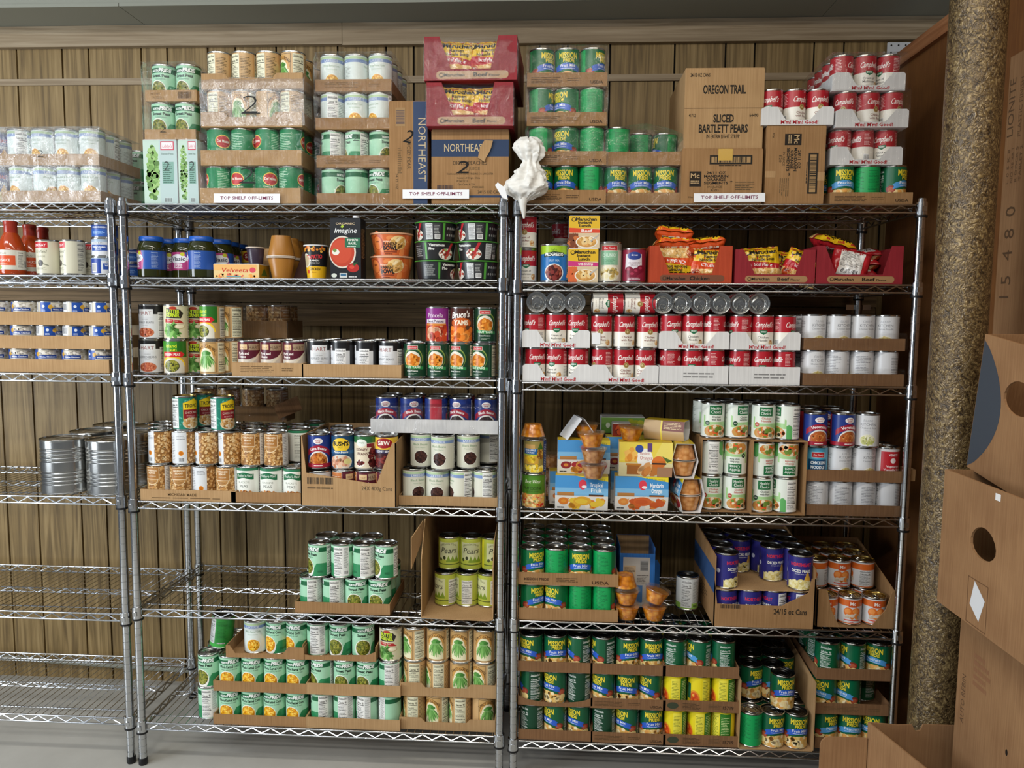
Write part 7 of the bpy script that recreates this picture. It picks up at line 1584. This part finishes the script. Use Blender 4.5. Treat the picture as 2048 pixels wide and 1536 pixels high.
xl, xr = Xat(1478, -.004, z+.1), Xat(1629, -.004, z+.1); w = xr-xl; a = w/2; t = .003; d = .36
o = thing('open_carton', 'dark open-front carton of fruit cans on the lowest shelf', 'carton', ((xl+xr)/2, -.006, z))
m = MB(); m.box(-a, a, 0, d, 0, t); link('bottom_panel', m.mesh('b', ['kraft_light'], smooth=False), o)
for s, n_ in ((-1, 0), (1, 1)): m = MB(); m.prism([(0, 0), (d, 0), (d, .26), (0, .225)], lambda y, zz_, x: (x, y, zz_), *sorted((s*a, s*(a-t)))); link('side_panel', m.mesh('s', ['kraft_light'], smooth=False), o)
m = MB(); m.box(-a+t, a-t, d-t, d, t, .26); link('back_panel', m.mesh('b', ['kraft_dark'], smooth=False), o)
for i, (px, ro) in enumerate(((1506, 178), (1550, 16), (1597, 6))):
    single('fruit' if i == 0 else 'fruitd', px, z+.0034, .034, ro, 'in the dark carton, front row, '+ORD[i]+' from left')
    for j in (1, 2, 3):
        single('fruitd', px, z+.0034, .034+j*.0768, 40*i+50*j, 'in the dark carton, lower level, '+ROWN[j]+' row, '+ORD[i]+' from left')
        if (i, j) not in ((2, 1),): single('fruitd' if i != 1 or j > 1 else 'peach', px-(0 if i < 2 else 26), z+.0034+.1114, .050+j*.0768, (30, 20, 4)[i] if j < 3 else 80, 'in the dark carton, upper level, '+ROWN[j]+' row, '+ORD[i]+' from left')
single('fruitd', 1571, z+.0034+.1114, .066, 6, 'in the dark carton, nearest of the upper level')
zz = z
for q, (pl, pr_, ks, ro, wh, skip) in enumerate(((1632, 1782, 'peach', [26, -2, -40], 'lowest tray beside end post', ()), (1632, 1780, 'peach', [-46, -58, 160], 'middle tray beside end post', ((2, 0),)), (1634, 1796, 'peach', [-160, -92, -46], 'topmost tray beside end post', ()))):
    zz, bx = case(pl, pr_, zz, 3, ks, ro, wh, rows=3, back='LR' if q < 2 else 'all', y0=0.016, tr=('plain', 'kraft_dark', 0.036), tlab='cardboard fruit '+wh, skip=skip, prn=pr_some if q == 1 else None)

# ================================================================== CARTONS BY THE COLUMN
def holed_panel(m, outer, holes, fn, t0, t1):
    loops = [outer]+holes; flat = [p for l in loops for p in l]
    tris = tessellate_polygon([[Vector((a, b, 0)) for a, b in l] for l in loops]); n = len(m.v); k = len(flat)
    m.v += [tuple(fn(a, b, t0)) for a, b in flat]+[tuple(fn(a, b, t1)) for a, b in flat]
    for t in tris:
        m.f.append((n+t[0], n+t[1], n+t[2])); m.m.append(0); m.f.append((n+k+t[2], n+k+t[1], n+k+t[0])); m.m.append(0)
    s = 0
    for l in loops:
        for i in range(len(l)):
            a, b = s+i, s+(i+1) % len(l); m.f.append((n+a, n+b, n+k+b, n+k+a)); m.m.append(0)
        s += len(l)
def produce_box(frame, L, H, Wd, hole, label, art, material='kraft_big', name='produce_box', top_open=True):
    """frame: (origin at far top corner of the side that faces the shelves, direction along the side, downward direction)"""
    o_, e1, e2 = frame; e3 = e1.cross(-e2); e3.normalize()
    if e3.x < 0: e3 = -e3
    o = thing(name, label, 'box', tuple(o_)); t = .005
    P = lambda a, b, c: e1*a+e2*b+e3*c
    m = MB(); holed_panel(m, [(0, 0), (L, 0), (L, H), (0, H)], [hole] if hole else [], lambda a, b, c: P(a, b, c), 0, t); link('side_panel', m.mesh('side', [material], smooth=False), o)
    m = MB()
    def slab(a0, a1, b0, b1, c0, c1):
        k = len(m.v); m.v += [tuple(P(a, b, c)) for a in (a0, a1) for b in (b0, b1) for c in (c0, c1)]
        for q in ((0, 1, 3, 2), (4, 6, 7, 5), (0, 4, 5, 1), (2, 3, 7, 6), (0, 2, 6, 4), (1, 5, 7, 3)): m.f.append(tuple(k+i for i in q)); m.m.append(0)
    slab(0, t, 0, H, t, Wd); slab(L-t, L, 0, H, t, Wd); slab(t, L-t, 0, H, Wd-t, Wd); slab(t, L-t, H-t, H, t, Wd-t)
    link('box_body', m.mesh('body', [material], smooth=False), o)
    if not top_open:
        m = MB(); slab(0, L, -.003, 0, 0, Wd); link('top_panel', m.mesh('top', [material], smooth=False), o)
    A = Art(17); art(A, L*1000, H*1000)
    mp = lambda u, v, off, iu: (P(u/1000, H-v/1000, -(off+2e-4)), -e3)
    link_print(A, 'printed_lettering', mp, o)
    return o
vY, vZ = Vector((0, -1, 0)), Vector((0, 0, -1)); BX = 2.24
def hand(cx, cy, rx, ry): return [(cx+rx*math.cos(rad(k))*(1+.12*math.sin(rad(k))), cy+ry*math.sin(rad(k))) for k in range(0, 360, 20)]
tl = atX(1890, 938, BX); zb_ = atX(1868, 1197, BX).z; hc = atX(1966, 1088, BX)
H_ = tl.z-zb_
def art_mid(A, w, h):
    a, b = atX(1937, 1150, BX), atX(1972, 1250, BX); u0, u1 = (tl.y-a.y)*1000, (tl.y-b.y)*1000; v1, v0 = (a.z-zb_)*1000, (b.z-zb_)*1000
    v0 = v1-100
    for q in ((u0, u1, v1-2, v1), (u0, u1, v0, v0+2), (u0, u0+2, v0, v1), (u1-2, u1, v0, v1)): A.rect(*q, '6b4c33')
    c = (u0+u1)/2; d = (v0+v1)/2+6; A.poly([(c-26, d-14), (c+10, d-40), (c+28, d+10), (c-12, d+40)], 'd6d8dc')
    w_ = atX(1997, 987, BX); A.rect((tl.y-w_.y)*1000-9, (tl.y-w_.y)*1000+9, h-22, h-8, 'e2e2e2')
mid = produce_box((tl, vY, vZ), .46, H_, .36, hand(tl.y-hc.y, tl.z-hc.z, .046, .034), 'brown produce box with an oval hand hole, middle of the stack by the column', art_mid)
LX = 2.305; lo = Vector((LX, tl.y+.015, zb_-.0035))
def art_low(A, w, h):
    p = atX(1929, 1400, LX); A.text('AUTO REBIN', (lo.y-p.y)*1000, h-(lo.z-p.z)*1000, 15, '5a4230', w=115, rot=90)
    q = atX(2013, 1505, LX); A.ell((lo.y-q.y)*1000, h-(lo.z-q.z)*1000, 4, 7, '1a1512')
    A.fine((lo.y-atX(1950, 1300, LX).y)*1000, (lo.y-atX(1985, 1300, LX).y)*1000, h-170, h-90, 5, '8a6246', .6)
produce_box((lo, vY, vZ), .46, zb_-.0037, .32, None, 'tall brown carton at the bottom of the stack by the column', art_low, top_open=False, name='brown_carton')
p1, p2, p3 = atX(1971, 668, 2.30), atX(2047, 690, 2.30), atX(1931, 932, 2.30)
e1 = (p2-p1).normalized(); e2 = (p3-p1); Hh = e2.length; e2 = e2.normalized(); e2 = (e2-e1*e2.dot(e1)).normalized()
hc = atX(2030, 795, 2.30)-p1
def art_up(A, w, h):
    A.poly([(1, h-12)]+[(1+96*math.sin(rad(k))**.8, h-12-(h-14)*(k/180)) for k in range(10, 180, 10)]+[(1, 3)], '40464f')
produce_box((p1, e1, e2), .46, Hh, .30, hand(hc.dot(e1)+.012, hc.dot(e2), .050, .036), 'tilted brown produce box with a blue curved edge, topmost of the stack', art_up)
# big flat sheet of cardboard against the partition
SX = 2.552; s0 = atX(2024, 115, SX); s1 = atX(1997, 660, SX)
so = thing('cardboard_sheet', 'tall flat cardboard sheet with stencilled figures leaning behind the column', 'cardboard sheet', (SX, s0.y, 0))
link('sheet_body', MB().box(-.003, .003, -1.0, 0, 0, s0.z).mesh('sh', ['kraft_big'], smooth=False), so)
A = Art(19); W_, H_ = 1000, s0.z*1000
for ch, px, py in (('1', 2019, 594), ('5', 2023, 560), ('4', 2026, 510), ('8', 2030, 466), ('0', 2033, 421)):
    p = atX(px, py, SX); A.text(ch, (s0.y-p.y)*1000, p.z*1000, 42, '5a4430', rot=90)
p = atX(2027, 215, SX); A.text('LIONITE', (s0.y-p.y)*1000+10, p.z*1000, 26, '5f4833', w=150, rot=90); p = atX(2040, 215, SX); A.text('PLASTIC FINISH', (s0.y-p.y)*1000+16, p.z*1000, 14, '6a5038', w=150, rot=90)
p = atX(2030, 330, SX)
for i in range(4): A.text(('L 0 5 K 8', 'NO 46 48 1', 'R DOCK 5', 'TABLET 2')[i], (s0.y-p.y)*1000-20+i*18, p.z*1000, 10, '6a5038', w=90, rot=90)
link_print(A, 'printed_lettering', flat_map((-.0032, 0, 0), (0, -1, 0), (0, 0, 1)), so)
# low open box in front of the column
bp = at(1737, 1445, -.5); q = atZ(1850, 1536, bp.z); dv = (q-bp); dv.z = 0; L = .30; dv = dv.normalized(); bz_ = bp.z
o = thing('open_box', 'open brown cardboard box on the floor before the column', 'box', (bp.x, bp.y, 0))
m = MB(); nrm = Vector((-dv.y, dv.x, 0)); t = .004
holed_panel(m, [(0, 0), (L, 0), (L, bz_), (0, bz_)], [], lambda a, b, c: dv*a+nrm*c+Vector((0, 0, b)), 0, t); link('side_panel', m.mesh('s', ['kraft_big'], smooth=False), o)
m = MB(); wb = at(1925, 1450, -.5).x-bp.x; nx = at(1836, 1455, -.5).x-bp.x
holed_panel(m, [(0, 0), (wb, 0), (wb, bz_), (nx+.012, bz_), (nx+.006, bz_-.016), (nx-.006, bz_-.018), (nx-.014, bz_-.002), (nx-.05, bz_-.004), (0, bz_)], [], lambda a, b, c: Vector((a, c, b)), 0, t); link('back_panel', m.mesh('b', ['kraft_big'], smooth=False), o)
m = MB(); fw = .115; fh = at(1700, 1474, -.5).z; r_ = .022
pts = [(-fw, 0), (-.002, 0), (-.002, fh), (-fw+r_, fh)]+[(-fw+r_-r_*math.sin(rad(k)), fh-r_+r_*math.cos(rad(k))) for k in (30, 60, 90)]
holed_panel(m, pts, [], lambda a, b, c: Vector((a, c-.004, b)), 0, t); link('side_flap', m.mesh('f', ['kraft_big'], smooth=False), o)
m = MB(); k = len(m.v); m.v += [(0, 0, .001), tuple(dv*L+Vector((0, 0, .001))), (wb*.9, dv.y*L, .001), (wb*.9, 0, .001)]; m.f.append((k, k+1, k+2, k+3)); m.m.append(0); link('bottom_panel', m.mesh('bt', ['kraft_big'], smooth=False), o)
